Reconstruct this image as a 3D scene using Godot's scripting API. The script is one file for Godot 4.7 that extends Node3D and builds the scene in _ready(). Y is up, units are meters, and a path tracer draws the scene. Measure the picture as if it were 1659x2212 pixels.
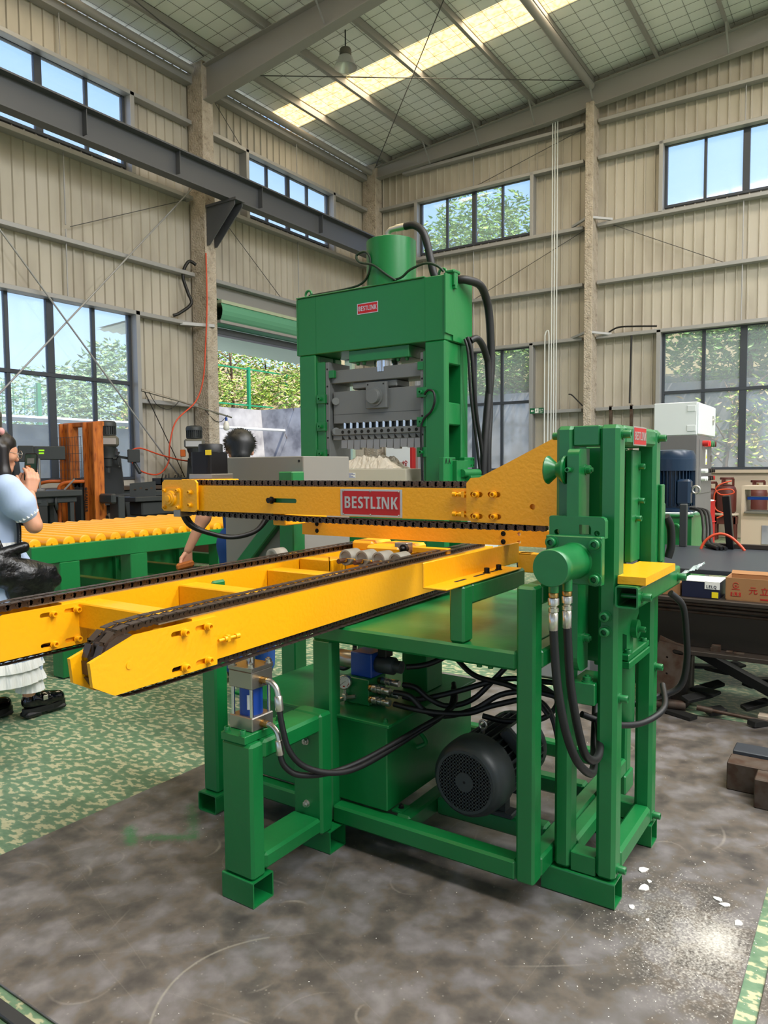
extends Node3D
# Workshop hall with a green and yellow stone splitting line.

# ---------------------------------------------------------------- mesh builder
class MB:
	var v := PackedVector3Array()
	var n := PackedVector3Array()
	var t := Transform3D.IDENTITY
	func tri(a: Vector3, b: Vector3, c: Vector3) -> MB:      # counter-clockwise seen from outside
		var m := (b - a).cross(c - a)
		if m.length_squared() < 1e-18:
			return self
		return tri_n(a, b, c, m, m, m)
	func tri_n(a: Vector3, b: Vector3, c: Vector3, na: Vector3, nb: Vector3, nc: Vector3) -> MB:
		v.append(t * a); v.append(t * c); v.append(t * b)
		n.append((t.basis * na).normalized()); n.append((t.basis * nc).normalized()); n.append((t.basis * nb).normalized())
		return self
	func quad(a: Vector3, b: Vector3, c: Vector3, d: Vector3) -> MB:
		tri(a, b, c); tri(a, c, d)
		return self
	func quad_n(a: Vector3, b: Vector3, c: Vector3, d: Vector3, na: Vector3, nb: Vector3, nc: Vector3, nd: Vector3) -> MB:
		tri_n(a, b, c, na, nb, nc); tri_n(a, c, d, na, nc, nd)
		return self
	func box(x0: float, x1: float, y0: float, y1: float, z0: float, z1: float, e := 0.0) -> MB:   # e: chamfer
		var lo := Vector3(minf(x0, x1), minf(y0, y1), minf(z0, z1))
		var hi := Vector3(maxf(x0, x1), maxf(y0, y1), maxf(z0, z1))
		var c := (lo + hi) * 0.5
		var h := (hi - lo) * 0.5
		e = minf(e, minf(h.x, minf(h.y, h.z)) * 0.8)
		for ax in 3:
			var u := (ax + 1) % 3
			var w := (ax + 2) % 3
			for s in [-1.0, 1.0]:
				var p := []
				for k in [[-1.0, -1.0], [1.0, -1.0], [1.0, 1.0], [-1.0, 1.0]]:
					var q := Vector3.ZERO
					q[ax] = s * h[ax]; q[u] = k[0] * s * (h[u] - e); q[w] = k[1] * (h[w] - e)
					p.append(c + q)
				quad(p[0], p[1], p[2], p[3])
		if e > 0.0:
			for ax in 3:
				var u := (ax + 1) % 3
				var w := (ax + 2) % 3
				for su in [-1.0, 1.0]:
					for sw in [-1.0, 1.0]:
						var p := []
						for k in [[-1.0, 0], [1.0, 0], [1.0, 1], [-1.0, 1]]:
							var q := Vector3.ZERO
							q[ax] = k[0] * (h[ax] - e)
							q[u] = su * (h[u] - (e if k[1] == 1 else 0.0)); q[w] = sw * (h[w] - (0.0 if k[1] == 1 else e))
							p.append(c + q)
						if su * sw < 0:
							quad(p[0], p[1], p[2], p[3])
						else:
							quad(p[3], p[2], p[1], p[0])
			for sx in [-1.0, 1.0]:
				for sy in [-1.0, 1.0]:
					for sz in [-1.0, 1.0]:
						var a := c + Vector3(sx * h.x, sy * (h.y - e), sz * (h.z - e))
						var b := c + Vector3(sx * (h.x - e), sy * h.y, sz * (h.z - e))
						var d := c + Vector3(sx * (h.x - e), sy * (h.y - e), sz * h.z)
						if sx * sy * sz > 0:
							tri(a, b, d)
						else:
							tri(a, d, b)
		return self
	func bar(a: Vector3, b: Vector3, w: float, h: float, e := 0.0, up := Vector3.UP) -> MB:    # rectangular bar from a to b; h along up
		var keep := t
		var d := b - a
		var zz := d.normalized()
		if absf(zz.dot(up)) > 0.99:
			up = Vector3.RIGHT if absf(zz.x) < 0.9 else Vector3.BACK
		var xx := up.cross(zz).normalized()
		t = keep * Transform3D(Basis(xx, zz.cross(xx), zz), (a + b) * 0.5)
		box(-w / 2, w / 2, -h / 2, h / 2, -d.length() / 2, d.length() / 2, e)
		t = keep
		return self
	func frame_of(a: Vector3, b: Vector3) -> Basis:
		var zz := (b - a).normalized()
		var up := Vector3.UP if absf(zz.y) < 0.99 else Vector3.RIGHT
		var xx := up.cross(zz).normalized()
		return Basis(xx, zz.cross(xx), zz)
	func cyl(a: Vector3, b: Vector3, r0: float, r1 := -1.0, seg := 16, caps := 3) -> MB:
		if r1 < 0.0:
			r1 = r0
		return lathe(a, b - a, [Vector2(r0, 0), Vector2(r1, (b - a).length())], seg, caps)
	func lathe(o: Vector3, axis: Vector3, prof: Array, seg := 24, caps := 3, hard := 0.6) -> MB:   # prof: (radius, distance along axis)
		var f := frame_of(Vector3.ZERO, axis)
		var m := prof.size()
		var nn := []
		for i in m - 1:
			var d: Vector2 = prof[i + 1] - prof[i]
			nn.append(Vector2(d.y, -d.x).normalized())
		for i in m - 1:
			var p: Vector2 = prof[i]
			var q: Vector2 = prof[i + 1]
			var n0: Vector2 = nn[i]
			var n1: Vector2 = nn[i]
			if i > 0 and n0.dot(nn[i - 1]) > hard:
				n0 = (nn[i] + nn[i - 1]).normalized()
			if i < m - 2 and n1.dot(nn[i + 1]) > hard:
				n1 = (nn[i] + nn[i + 1]).normalized()
			for k in seg:
				var a0 := TAU * k / seg
				var a1 := TAU * (k + 1) / seg
				var d0 := f.x * cos(a0) + f.y * sin(a0)
				var d1 := f.x * cos(a1) + f.y * sin(a1)
				var A := o + d0 * p.x + f.z * p.y
				var B := o + d1 * p.x + f.z * p.y
				var C := o + d1 * q.x + f.z * q.y
				var D := o + d0 * q.x + f.z * q.y
				var nA := d0 * n0.x + f.z * n0.y
				var nB := d1 * n0.x + f.z * n0.y
				var nC := d1 * n1.x + f.z * n1.y
				var nD := d0 * n1.x + f.z * n1.y
				if p.x > 1e-6:
					tri_n(A, B, C, nA, nB, nC)
				if q.x > 1e-6:
					tri_n(A, C, D, nA, nC, nD)
		for e in 2:
			if not (caps & (1 << e)):
				continue
			var p: Vector2 = prof[0 if e == 0 else m - 1]
			if p.x < 1e-6:
				continue
			for k in range(1, seg - 1):
				var w := []
				for j in [0, k, k + 1]:
					w.append(o + (f.x * cos(TAU * j / seg) + f.y * sin(TAU * j / seg)) * p.x + f.z * p.y)
				if e == 1:
					tri(w[0], w[1], w[2])
				else:
					tri(w[0], w[2], w[1])
		return self
	func ball(c: Vector3, r: Vector3, seg := 16) -> MB:
		var keep := t
		t = keep * Transform3D(Basis.from_scale(r), c)
		var pr := []
		for i in seg / 2 + 1:
			var a := PI * i / (seg / 2)
			pr.append(Vector2(maxf(sin(a), 0.0), -cos(a)))
		lathe(Vector3.ZERO, Vector3.UP, pr, seg, 0, -2.0)
		t = keep
		return self
	func tube(pts: Array, r: float, seg := 8, div := 6, r_end := -1.0, caps := true) -> MB:     # round hose through points (Catmull-Rom)
		var path := []
		var m := pts.size()
		for i in m - 1:
			var p0: Vector3 = pts[maxi(i - 1, 0)]
			var p1: Vector3 = pts[i]
			var p2: Vector3 = pts[i + 1]
			var p3: Vector3 = pts[mini(i + 2, m - 1)]
			for k in div:
				var s := float(k) / div
				path.append(0.5 * ((2.0 * p1) + (p2 - p0) * s + (2.0 * p0 - 5.0 * p1 + 4.0 * p2 - p3) * s * s + (3.0 * p1 - p0 - 3.0 * p2 + p3) * s * s * s))
		path.append(pts[m - 1])
		var L := path.size()
		var d0: Vector3 = (path[1] - path[0]).normalized()
		var side := d0.cross(Vector3.UP if absf(d0.y) < 0.9 else Vector3.RIGHT).normalized()
		var rings := []
		for i in L:
			var d: Vector3 = (path[mini(i + 1, L - 1)] - path[maxi(i - 1, 0)]).normalized()
			side = (side - d * side.dot(d)).normalized()
			var up := d.cross(side)
			var rr := r if r_end < 0.0 else lerpf(r, r_end, float(i) / (L - 1))
			var ring := []
			for k in seg:
				var a := TAU * k / seg
				var o := side * cos(a) + up * sin(a)
				ring.append([path[i] + o * rr, o])
			rings.append(ring)
		for i in L - 1:
			for k in seg:
				var j := (k + 1) % seg
				var a = rings[i][k]; var b = rings[i][j]; var c = rings[i + 1][j]; var d = rings[i + 1][k]
				quad_n(a[0], b[0], c[0], d[0], a[1], b[1], c[1], d[1])
		if caps:
			for k in range(1, seg - 1):
				tri(rings[0][0][0], rings[0][k + 1][0], rings[0][k][0])
				tri(rings[L - 1][0][0], rings[L - 1][k][0], rings[L - 1][k + 1][0])
		return self
	func prism(poly: PackedVector2Array, z0: float, z1: float, T := Transform3D.IDENTITY, holes := []) -> MB:   # polygon in local xy, extruded along local z
		var keep := t
		t = keep * T
		if Geometry2D.is_polygon_clockwise(poly):
			poly = poly.duplicate(); poly.reverse()
		var hs := []
		for h in holes:
			var hh: PackedVector2Array = h.duplicate()
			if not Geometry2D.is_polygon_clockwise(hh):
				hh.reverse()
			hs.append(hh)
		for flat in strips(poly, hs):
			var ix := Geometry2D.triangulate_polygon(flat)
			for i in range(0, ix.size(), 3):
				var a: Vector2 = flat[ix[i]]; var b: Vector2 = flat[ix[i + 1]]; var c: Vector2 = flat[ix[i + 2]]
				if (b - a).cross(c - a) < 0:
					var s := b; b = c; c = s
				tri(Vector3(a.x, a.y, z1), Vector3(b.x, b.y, z1), Vector3(c.x, c.y, z1))
				tri(Vector3(a.x, a.y, z0), Vector3(c.x, c.y, z0), Vector3(b.x, b.y, z0))
		for ring in [poly] + hs:
			for i in ring.size():
				var a: Vector2 = ring[i]; var b: Vector2 = ring[(i + 1) % ring.size()]
				quad(Vector3(a.x, a.y, z0), Vector3(b.x, b.y, z0), Vector3(b.x, b.y, z1), Vector3(a.x, a.y, z1))
		t = keep
		return self
	func strips(poly: PackedVector2Array, holes: Array) -> Array:     # the polygon less its holes, cut through every hole into simple pieces
		if holes.is_empty():
			return [poly]
		var cuts := [-1000.0, 1000.0]
		for h in holes:
			var lo := INF
			var hi := -INF
			for p in h:
				lo = minf(lo, p.x); hi = maxf(hi, p.x)
			cuts.append((lo + hi) * 0.5)
		cuts.sort()
		var out := []
		for i in cuts.size() - 1:
			var x0: float = cuts[i]
			var x1: float = cuts[i + 1]
			if x1 - x0 < 1e-5:
				continue
			var pieces := Geometry2D.intersect_polygons(poly, PackedVector2Array([Vector2(x0, -1000), Vector2(x1, -1000), Vector2(x1, 1000), Vector2(x0, 1000)]))
			for h in holes:
				var next: Array[PackedVector2Array] = []
				for p in pieces:
					next.append_array(Geometry2D.clip_polygons(p, h))
				pieces = next
			out.append_array(pieces)
		return out
	func rtube(x0: float, x1: float, y0: float, y1: float, z0: float, z1: float, ax: int, w := 0.006, r := 0.012) -> MB:    # hollow square tube, open at both ends, along axis ax
		var lo := Vector3(minf(x0, x1), minf(y0, y1), minf(z0, z1))
		var hi := Vector3(maxf(x0, x1), maxf(y0, y1), maxf(z0, z1))
		var u := (ax + 1) % 3
		var k := (ax + 2) % 3
		var B := Basis()
		var cu := Vector3.ZERO; cu[u] = 1
		var ck := Vector3.ZERO; ck[k] = 1
		var ca := Vector3.ZERO; ca[ax] = 1
		B = Basis(cu, ck, ca)
		var outer := round_rect(lo[u], hi[u], lo[k], hi[k], r)
		var inner := round_rect(lo[u] + w, hi[u] - w, lo[k] + w, hi[k] - w, maxf(r - w, 0.001))
		return prism(outer, lo[ax], hi[ax], Transform3D(B, Vector3.ZERO), [inner])
	static func round_rect(x0: float, x1: float, y0: float, y1: float, r: float, k := 3) -> PackedVector2Array:
		var p := PackedVector2Array()
		var cs := [Vector2(x1 - r, y0 + r), Vector2(x1 - r, y1 - r), Vector2(x0 + r, y1 - r), Vector2(x0 + r, y0 + r)]
		for i in 4:
			for j in k + 1:
				var a := -PI / 2 + PI / 2 * i + PI / 2 * j / k
				p.append(cs[i] + Vector2(cos(a), sin(a)) * r)
		return p
	static func slot(x0: float, x1: float, y: float, r: float, k := 5) -> PackedVector2Array:
		var p := PackedVector2Array()
		for j in k + 1:
			p.append(Vector2(x1 - r, y) + Vector2(cos(-PI / 2 + PI * j / k), sin(-PI / 2 + PI * j / k)) * r)
		for j in k + 1:
			p.append(Vector2(x0 + r, y) + Vector2(cos(PI / 2 + PI * j / k), sin(PI / 2 + PI * j / k)) * r)
		return p
	static func disc(x: float, y: float, r: float, k := 12) -> PackedVector2Array:
		var p := PackedVector2Array()
		for j in k:
			p.append(Vector2(x + r * cos(TAU * j / k), y + r * sin(TAU * j / k)))
		return p
	func mesh() -> ArrayMesh:
		var m := ArrayMesh.new()
		if v.is_empty():
			return m
		var a := []
		a.resize(Mesh.ARRAY_MAX)
		a[Mesh.ARRAY_VERTEX] = v
		a[Mesh.ARRAY_NORMAL] = n
		m.add_surface_from_arrays(Mesh.PRIMITIVE_TRIANGLES, a)
		return m

# ---------------------------------------------------------------- scene helpers
var taken := {}
var M := {}
var rng := RandomNumberGenerator.new()
var shared := {}

func numbered(s: String) -> String:
	taken[s] = taken.get(s, -1) + 1
	return s if taken[s] == 0 else "%s_%03d" % [s, taken[s]]

func tag(o: Node3D, label := "", category := "", group := "", kind := "") -> Node3D:
	if label: o.set_meta("label", label)
	if category: o.set_meta("category", category)
	if group: o.set_meta("group", group)
	if kind: o.set_meta("kind", kind)
	return o

func thing(called: String, label: String, category: String, at := Vector3.ZERO, group := "") -> Node3D:
	var o := Node3D.new()
	o.name = numbered(called)
	add_child(o)
	o.position = at
	return tag(o, label, category, group)

func base_of(parent: Node3D) -> Vector3:    # where the thing's base lies in the world, so that part meshes can be laid out in world metres
	var p := Vector3.ZERO
	var k: Node = parent
	while k is Node3D and k != self:
		p += k.position
		k = k.get_parent()
	return p

func part(parent: Node3D, called: String, b: MB, m: Material, label := "") -> MeshInstance3D:
	return part_mesh(parent, called, b.mesh(), m, Transform3D(Basis(), -base_of(parent) if parent else Vector3.ZERO), label)

func part_mesh(parent: Node3D, called: String, mesh: Mesh, m: Material, T := Transform3D.IDENTITY, label := "") -> MeshInstance3D:
	var o := MeshInstance3D.new()
	o.mesh = mesh
	o.material_override = m
	o.transform = T
	if parent:
		o.name = called
		parent.add_child(o, true)
	else:
		o.name = numbered(called)
		add_child(o)
	if label: o.set_meta("label", label)
	return o

func put(parent: Node3D, called: String, mesh: Mesh, m: Material, at: Vector3, basis := Basis()) -> MeshInstance3D:   # shared mesh at a world place
	return part_mesh(parent, called, mesh, m, Transform3D(basis, at - (base_of(parent) if parent else Vector3.ZERO)))

func struct(called: String, b: MB, m: Material) -> MeshInstance3D:
	var o := part(null, called, b, m)
	o.set_meta("kind", "structure")
	return o

func solo(called: String, b: MB, m: Material, label: String, category: String, group := "") -> MeshInstance3D:
	var o := part(null, called, b, m)
	tag(o, label, category, group)
	return o

func dup(src: Node3D, by: Vector3, label: String) -> Node3D:
	var base := src.name.rsplit("_", true, 1)
	var nm: String = base[0] if base.size() > 1 and base[1].is_valid_int() else String(src.name)
	var o: Node3D = src.duplicate()
	o.name = numbered(nm)
	add_child(o)
	o.position += by
	o.set_meta("label", label)
	return o

func aim(d: Vector3, roll := 0.0) -> Basis:    # local y along d
	var y := d.normalized()
	var x := (Vector3.RIGHT if absf(y.x) < 0.9 else Vector3.BACK)
	x = (x - y * x.dot(y)).normalized()
	return Basis(x, y, x.cross(y)) * Basis(Vector3.UP, roll)

func mat(called: String, c: Color, rough := 0.5, metal := 0.0, spec := 0.5) -> StandardMaterial3D:
	var m := StandardMaterial3D.new()
	m.resource_name = called
	m.albedo_color = c
	m.roughness = rough
	m.metallic = metal
	m.metallic_specular = spec
	M[called] = m
	return m

func noise_tex(freq: float, ramp: Array, size := 512, oct := 4, seed_ := 1, type := FastNoiseLite.TYPE_SIMPLEX, normal := false) -> NoiseTexture2D:
	var nz := FastNoiseLite.new()
	nz.noise_type = type
	nz.frequency = freq
	nz.fractal_octaves = oct
	nz.seed = seed_
	var t := NoiseTexture2D.new()
	t.width = size; t.height = size
	t.seamless = true
	t.noise = nz
	t.as_normal_map = normal
	if ramp.size():
		var g := Gradient.new()
		var off := PackedFloat32Array()
		var col := PackedColorArray()
		for r in ramp:
			off.append(r[0]); col.append(r[1])
		g.offsets = off; g.colors = col
		t.color_ramp = g
	return t

func tri_map(m: StandardMaterial3D, scale: float, world := true) -> StandardMaterial3D:
	m.uv1_triplanar = true
	m.uv1_world_triplanar = world
	m.uv1_scale = Vector3.ONE * scale
	return m

func hose(parent: Node3D, called: String, pts: Array, r: float, m: Material, seg := 8) -> MeshInstance3D:
	return part(parent, called, MB.new().tube(pts, r, seg), m)

# socket head cap screw of head radius r, pointing along d
func screw_mesh(r: float, k := 1.0) -> ArrayMesh:
	var key := "screw%.4f_%.2f" % [r, k]
	if not shared.has(key):
		var b := MB.new()
		var L := r * 1.5 * k
		b.lathe(Vector3.ZERO, Vector3.UP, [Vector2(r * 1.35, 0), Vector2(r * 1.35, r * 0.25), Vector2(r, r * 0.25), Vector2(r, L * 0.93), Vector2(r * 0.92, L), Vector2(r * 0.58, L)], 16, 1)
		b.lathe(Vector3.ZERO, Vector3.UP, [Vector2(r * 0.58, L), Vector2(r * 0.5, L * 0.45), Vector2(0.0, L * 0.45)], 6, 0)
		shared[key] = b.mesh()
	return shared[key]

func hex_mesh(r: float) -> ArrayMesh:     # hexagon bolt or nut with washer and thread end
	var key := "hex%.4f" % r
	if not shared.has(key):
		var b := MB.new()
		b.lathe(Vector3.ZERO, Vector3.UP, [Vector2(r * 1.25, 0), Vector2(r * 1.25, r * 0.25)], 16)
		b.lathe(Vector3.ZERO, Vector3.UP, [Vector2(r, r * 0.25), Vector2(r, r * 1.1), Vector2(r * 0.85, r * 1.2)], 6)
		b.lathe(Vector3.ZERO, Vector3.UP, [Vector2(r * 0.5, r * 1.2), Vector2(r * 0.5, r * 1.6)], 10, 2)
		shared[key] = b.mesh()
	return shared[key]

func screw(parent: Node3D, at: Vector3, d: Vector3, r: float, m: Material, k := 1.0) -> MeshInstance3D:
	return put(parent, "socket_screw", screw_mesh(r, k), m, at, aim(d))

func hexbolt(parent: Node3D, at: Vector3, d: Vector3, r: float, m: Material) -> MeshInstance3D:
	return put(parent, "hex_bolt", hex_mesh(r), m, at, aim(d))

func letters(parent: Node3D, called: String, text: String, h: float, at: Vector3, basis: Basis, m: Material, font := "Droid Sans", bold := true, width := 0.0) -> MeshInstance3D:
	var f := SystemFont.new()
	f.font_names = PackedStringArray([font])
	f.font_weight = 700 if bold else 400
	var tm := TextMesh.new()
	tm.text = text
	tm.font = f
	tm.font_size = 48
	tm.pixel_size = h / 34.0
	tm.depth = h * 0.06
	tm.curve_step = 1.5
	var sx := 1.0
	if width > 0.0:
		var w := tm.get_aabb().size.x
		if w > 0.001:
			sx = width / w
	var o := put(parent, called, tm, m, at, basis * Basis.from_scale(Vector3(sx, 1, 1)))
	return o

# ---------------------------------------------------------------- the scene
const WA := -10.7       # inner face of the left wall (x)
const WB := -15.47      # inner face of the right wall (z)
const LV := [2.6, 4.08, 5.19, 6.35, 7.69, 8.42]     # heights of the wall rails

func roof_y(x: float) -> float:
	return 9.714 - 0.085 * absf(x)

func _ready():
	rng.seed = 7
	var cam := Camera3D.new()
	cam.name = "camera"
	cam.fov = 69.51
	cam.near = 0.05
	cam.far = 200.0
	cam.position = Vector3(0, 1.4, 0)
	cam.basis = Basis(Vector3.UP, 0.5888) * Basis(Vector3.RIGHT, -0.0608) * Basis(Vector3.BACK, -0.00767)
	add_child(cam)
	var env := Environment.new()
	var sky := Sky.new()
	var sm := ProceduralSkyMaterial.new()
	sm.sky_top_color = Color(0.47, 0.68, 0.98)
	sm.sky_horizon_color = Color(0.76, 0.87, 1.0)
	sm.sky_curve = 0.25
	sm.ground_bottom_color = Color(0.45, 0.46, 0.40)
	sm.ground_horizon_color = Color(0.7, 0.75, 0.75)
	sm.sun_angle_max = 8.0
	sky.sky_material = sm
	env.sky = sky
	env.background_mode = Environment.BG_SKY
	env.background_energy_multiplier = 2.1
	env.tonemap_mode = Environment.TONE_MAPPER_LINEAR
	env.tonemap_exposure = 0.88
	env.sdfgi_enabled = true
	env.ssao_enabled = true
	env.ssil_enabled = true
	var we := WorldEnvironment.new()
	we.name = "world"
	we.environment = env
	add_child(we)
	var sun := DirectionalLight3D.new()
	sun.name = "sun"
	sun.light_energy = 5.0
	sun.light_color = Color(1.0, 0.95, 0.86)
	sun.light_angular_distance = 0.6
	sun.shadow_enabled = true
	sun.basis = Basis.looking_at(Vector3(-0.46, -0.86, -0.13))
	add_child(sun)
	for s in SKYLIGHTS:      # daylight that the roof strips let in
		for side in [-1.0, 1.0]:
			var al := AreaLight3D.new()
			al.name = "skylight_glow"
			al.area_size = Vector2(9.6, 0.8 if side < 0.0 else 1.8)
			al.light_energy = 20.0 if side < 0.0 else (70.0 if s < -10.0 else 160.0)
			al.light_color = Color(1.0, 0.93, 0.80) if side < 0.0 else Color(0.97, 0.98, 1.0)
			al.light_size = 0.4
			al.shadow_enabled = true
			var xm: float = side * 5.3
			al.position = Vector3(xm, roof_y(xm) - 0.03, s)
			al.basis = Basis(Vector3.BACK, -side * atan(0.085)) * Basis(Vector3.RIGHT, -PI / 2)
			add_child(al, true)
	materials()
	hall()
	stages()

const SKYLIGHTS := [-12.35, -6.65, -0.9]

func materials() -> void:
	var m := mat("sheet", Color(0.73, 0.705, 0.66), 0.45, 0.0, 0.4)
	m.albedo_texture = noise_tex(0.006, [[0.0, Color(0.88, 0.87, 0.86)], [0.5, Color(0.97, 0.97, 0.96)], [1.0, Color(1, 1, 1)]], 512, 5, 3)
	tri_map(m, 0.22)
	m.uv1_scale = Vector3(0.35, 0.12, 0.35)
	mat("girt", Color(0.62, 0.62, 0.62), 0.5, 0.35)
	mat("roof_film", Color(0.93, 0.94, 0.93), 0.5)
	mat("roof_steel", Color(0.58, 0.57, 0.56), 0.55)
	mat("wire", Color(0.36, 0.36, 0.36), 0.5, 0.5)
	m = mat("column", Color(0.74, 0.70, 0.65), 0.95)
	m.albedo_texture = noise_tex(0.01, [[0.0, Color(0.72, 0.70, 0.68)], [0.3, Color(0.92, 0.91, 0.89)], [1.0, Color(1, 1, 1)]], 512, 5, 11)
	tri_map(m, 0.7)
	m.heightmap_enabled = true
	m.heightmap_texture = noise_tex(0.05, [], 512, 4, 5)
	m.heightmap_scale = 1.5
	mat("crane_steel", Color(0.33, 0.34, 0.36), 0.5, 0.2)
	mat("alu_frame", Color(0.25, 0.27, 0.30), 0.45, 0.3)
	m = mat("glass", Color(0.90, 0.95, 0.98, 0.16), 0.05)
	m.transparency = BaseMaterial3D.TRANSPARENCY_ALPHA
	m = mat("skylight", Color(0.95, 0.88, 0.74), 0.6)
	m.emission_enabled = true
	m.emission = Color(1.0, 0.91, 0.76)
	m.emission_energy_multiplier = 2.3
	m.emission_texture = noise_tex(0.03, [[0.0, Color(0.72, 0.62, 0.46)], [0.5, Color(1.0, 0.93, 0.78)], [1.0, Color(1, 0.97, 0.88)]], 256, 4, 8)
	m.emission_operator = BaseMaterial3D.EMISSION_OP_MULTIPLY
	tri_map(m, 0.8)
	# floor: green paint worn down to pale concrete
	var ft := noise_tex(0.034, [[0.0, Color(0.40, 0.52, 0.42)], [0.40, Color(0.47, 0.58, 0.47)], [0.56, Color(0.50, 0.60, 0.50)], [0.585, Color(0.60, 0.62, 0.50)], [0.615, Color(0.80, 0.77, 0.64)], [1.0, Color(0.86, 0.82, 0.70)]], 1024, 7, 21)
	m = mat("painted_floor", Color(0.92, 0.95, 0.92), 0.42)
	m.albedo_texture = ft
	tri_map(m, 0.55)
	m.uv1_scale = Vector3(0.36, 0.5, 0.62)
	m.detail_enabled = true
	m.detail_albedo = noise_tex(0.004, [[0.0, Color(0.72, 0.73, 0.71)], [0.5, Color(0.92, 0.93, 0.92)], [1.0, Color(1, 1, 1)]], 512, 4, 4)
	m.detail_blend_mode = BaseMaterial3D.BLEND_MODE_MUL
	m = mat("floor_plate", Color(0.50, 0.485, 0.475), 0.48, 0.1)
	m.albedo_texture = noise_tex(0.006, [[0.0, Color(0.55, 0.53, 0.52)], [0.3, Color(0.70, 0.68, 0.65)], [0.45, Color(0.80, 0.76, 0.71)], [0.58, Color(0.82, 0.81, 0.80)], [0.75, Color(0.90, 0.89, 0.90)], [1.0, Color(1.0, 1.0, 1.0)]], 1024, 6, 33)
	tri_map(m, 0.8)
	m.roughness_texture = noise_tex(0.01, [[0.0, Color(0.6, 0.6, 0.6)], [1.0, Color(1, 1, 1)]], 512, 4, 9)
	m = mat("dark_plate", Color(0.22, 0.22, 0.22), 0.5, 0.3)
	mat("dado", Color(0.72, 0.66, 0.58), 0.9)
	m = mat("outer_concrete", Color(0.62, 0.63, 0.66), 0.9)
	m.albedo_texture = noise_tex(0.008, [[0.0, Color(0.6, 0.6, 0.62)], [0.5, Color(0.88, 0.88, 0.88)], [1.0, Color(1, 1, 1)]], 512, 5, 14)
	tri_map(m, 0.25)
	mat("soil", Color(0.45, 0.42, 0.30), 1.0)
	mat("green_fence", Color(0.12, 0.50, 0.36), 0.5)
	mat("awning", Color(0.72, 0.80, 0.72), 0.5)
	mat("shutter_green", Color(0.36, 0.60, 0.48), 0.45)
	mat("shutter_cream", Color(0.66, 0.70, 0.60), 0.45)

# ribbed cladding: rectangles of wall left over around the openings, each a run of trapezoid ribs
func ribbed(b: MB, u0: float, u1: float, y0: float, y1: float, at: Callable, top: Callable) -> void:
	# at(u, y, d): point on the wall, d metres into the room; top(u): height where the sheet ends
	var p := 0.19
	var k0 := floori(u0 / p)
	var k1 := ceili(u1 / p)
	for k in range(k0, k1):
		var base := k * p
		var prof := [[0.0, 0.0], [0.150, 0.0], [0.160, 0.028], [0.180, 0.028], [0.19, 0.0]]
		for i in 4:
			var ua: float = clampf(base + prof[i][0], u0, u1)
			var ub: float = clampf(base + prof[i + 1][0], u0, u1)
			if ub - ua < 1e-4:
				continue
			var da: float = prof[i][1]
			var db: float = prof[i + 1][1]
			b.quad(at.call(ua, y0, da), at.call(ub, y0, db), at.call(ub, minf(y1, top.call(ub)), db), at.call(ua, minf(y1, top.call(ua)), da))

func wall_with_openings(u0: float, u1: float, y0: float, y1: float, holes: Array) -> Array:   # -> list of [u0,u1,y0,y1]
	var us := [u0, u1]
	for h in holes:
		us.append(h[0]); us.append(h[1])
	us.sort()
	var out := []
	for i in us.size() - 1:
		if us[i + 1] - us[i] < 1e-4:
			continue
		var mid: float = (us[i] + us[i + 1]) / 2
		var ys := [y0]
		var hh := holes.filter(func(h): return h[0] < mid and mid < h[1])
		hh.sort_custom(func(a, b): return a[2] < b[2])
		var y := y0
		for h in hh:
			if h[2] > y:
				out.append([us[i], us[i + 1], y, h[2]])
			y = h[3]
		if y < y1:
			out.append([us[i], us[i + 1], y, y1])
	return out

const HOLES_A := [[-8.22, -5.1, 6.45, 7.66], [-8.22, -5.1, 1.22, 4.06], [-13.75, -11.02, 6.45, 7.66], [-14.55, -10.15, 0.0, 4.9], [-2.6, 0.6, 1.22, 4.06], [-2.6, 0.6, 6.45, 7.66], [3.2, 6.2, 1.22, 7.0]]
const HOLES_B := [[-9.2, -6.37, 6.43, 7.66], [-9.2, -6.37, 1.30, 4.04], [-3.62, -0.75, 6.43, 7.66], [-3.62, -0.75, 1.30, 4.04], [2.0, 5.0, 1.30, 4.04], [2.0, 5.0, 6.43, 7.66], [6.8, 9.6, 1.3, 4.04]]

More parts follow.
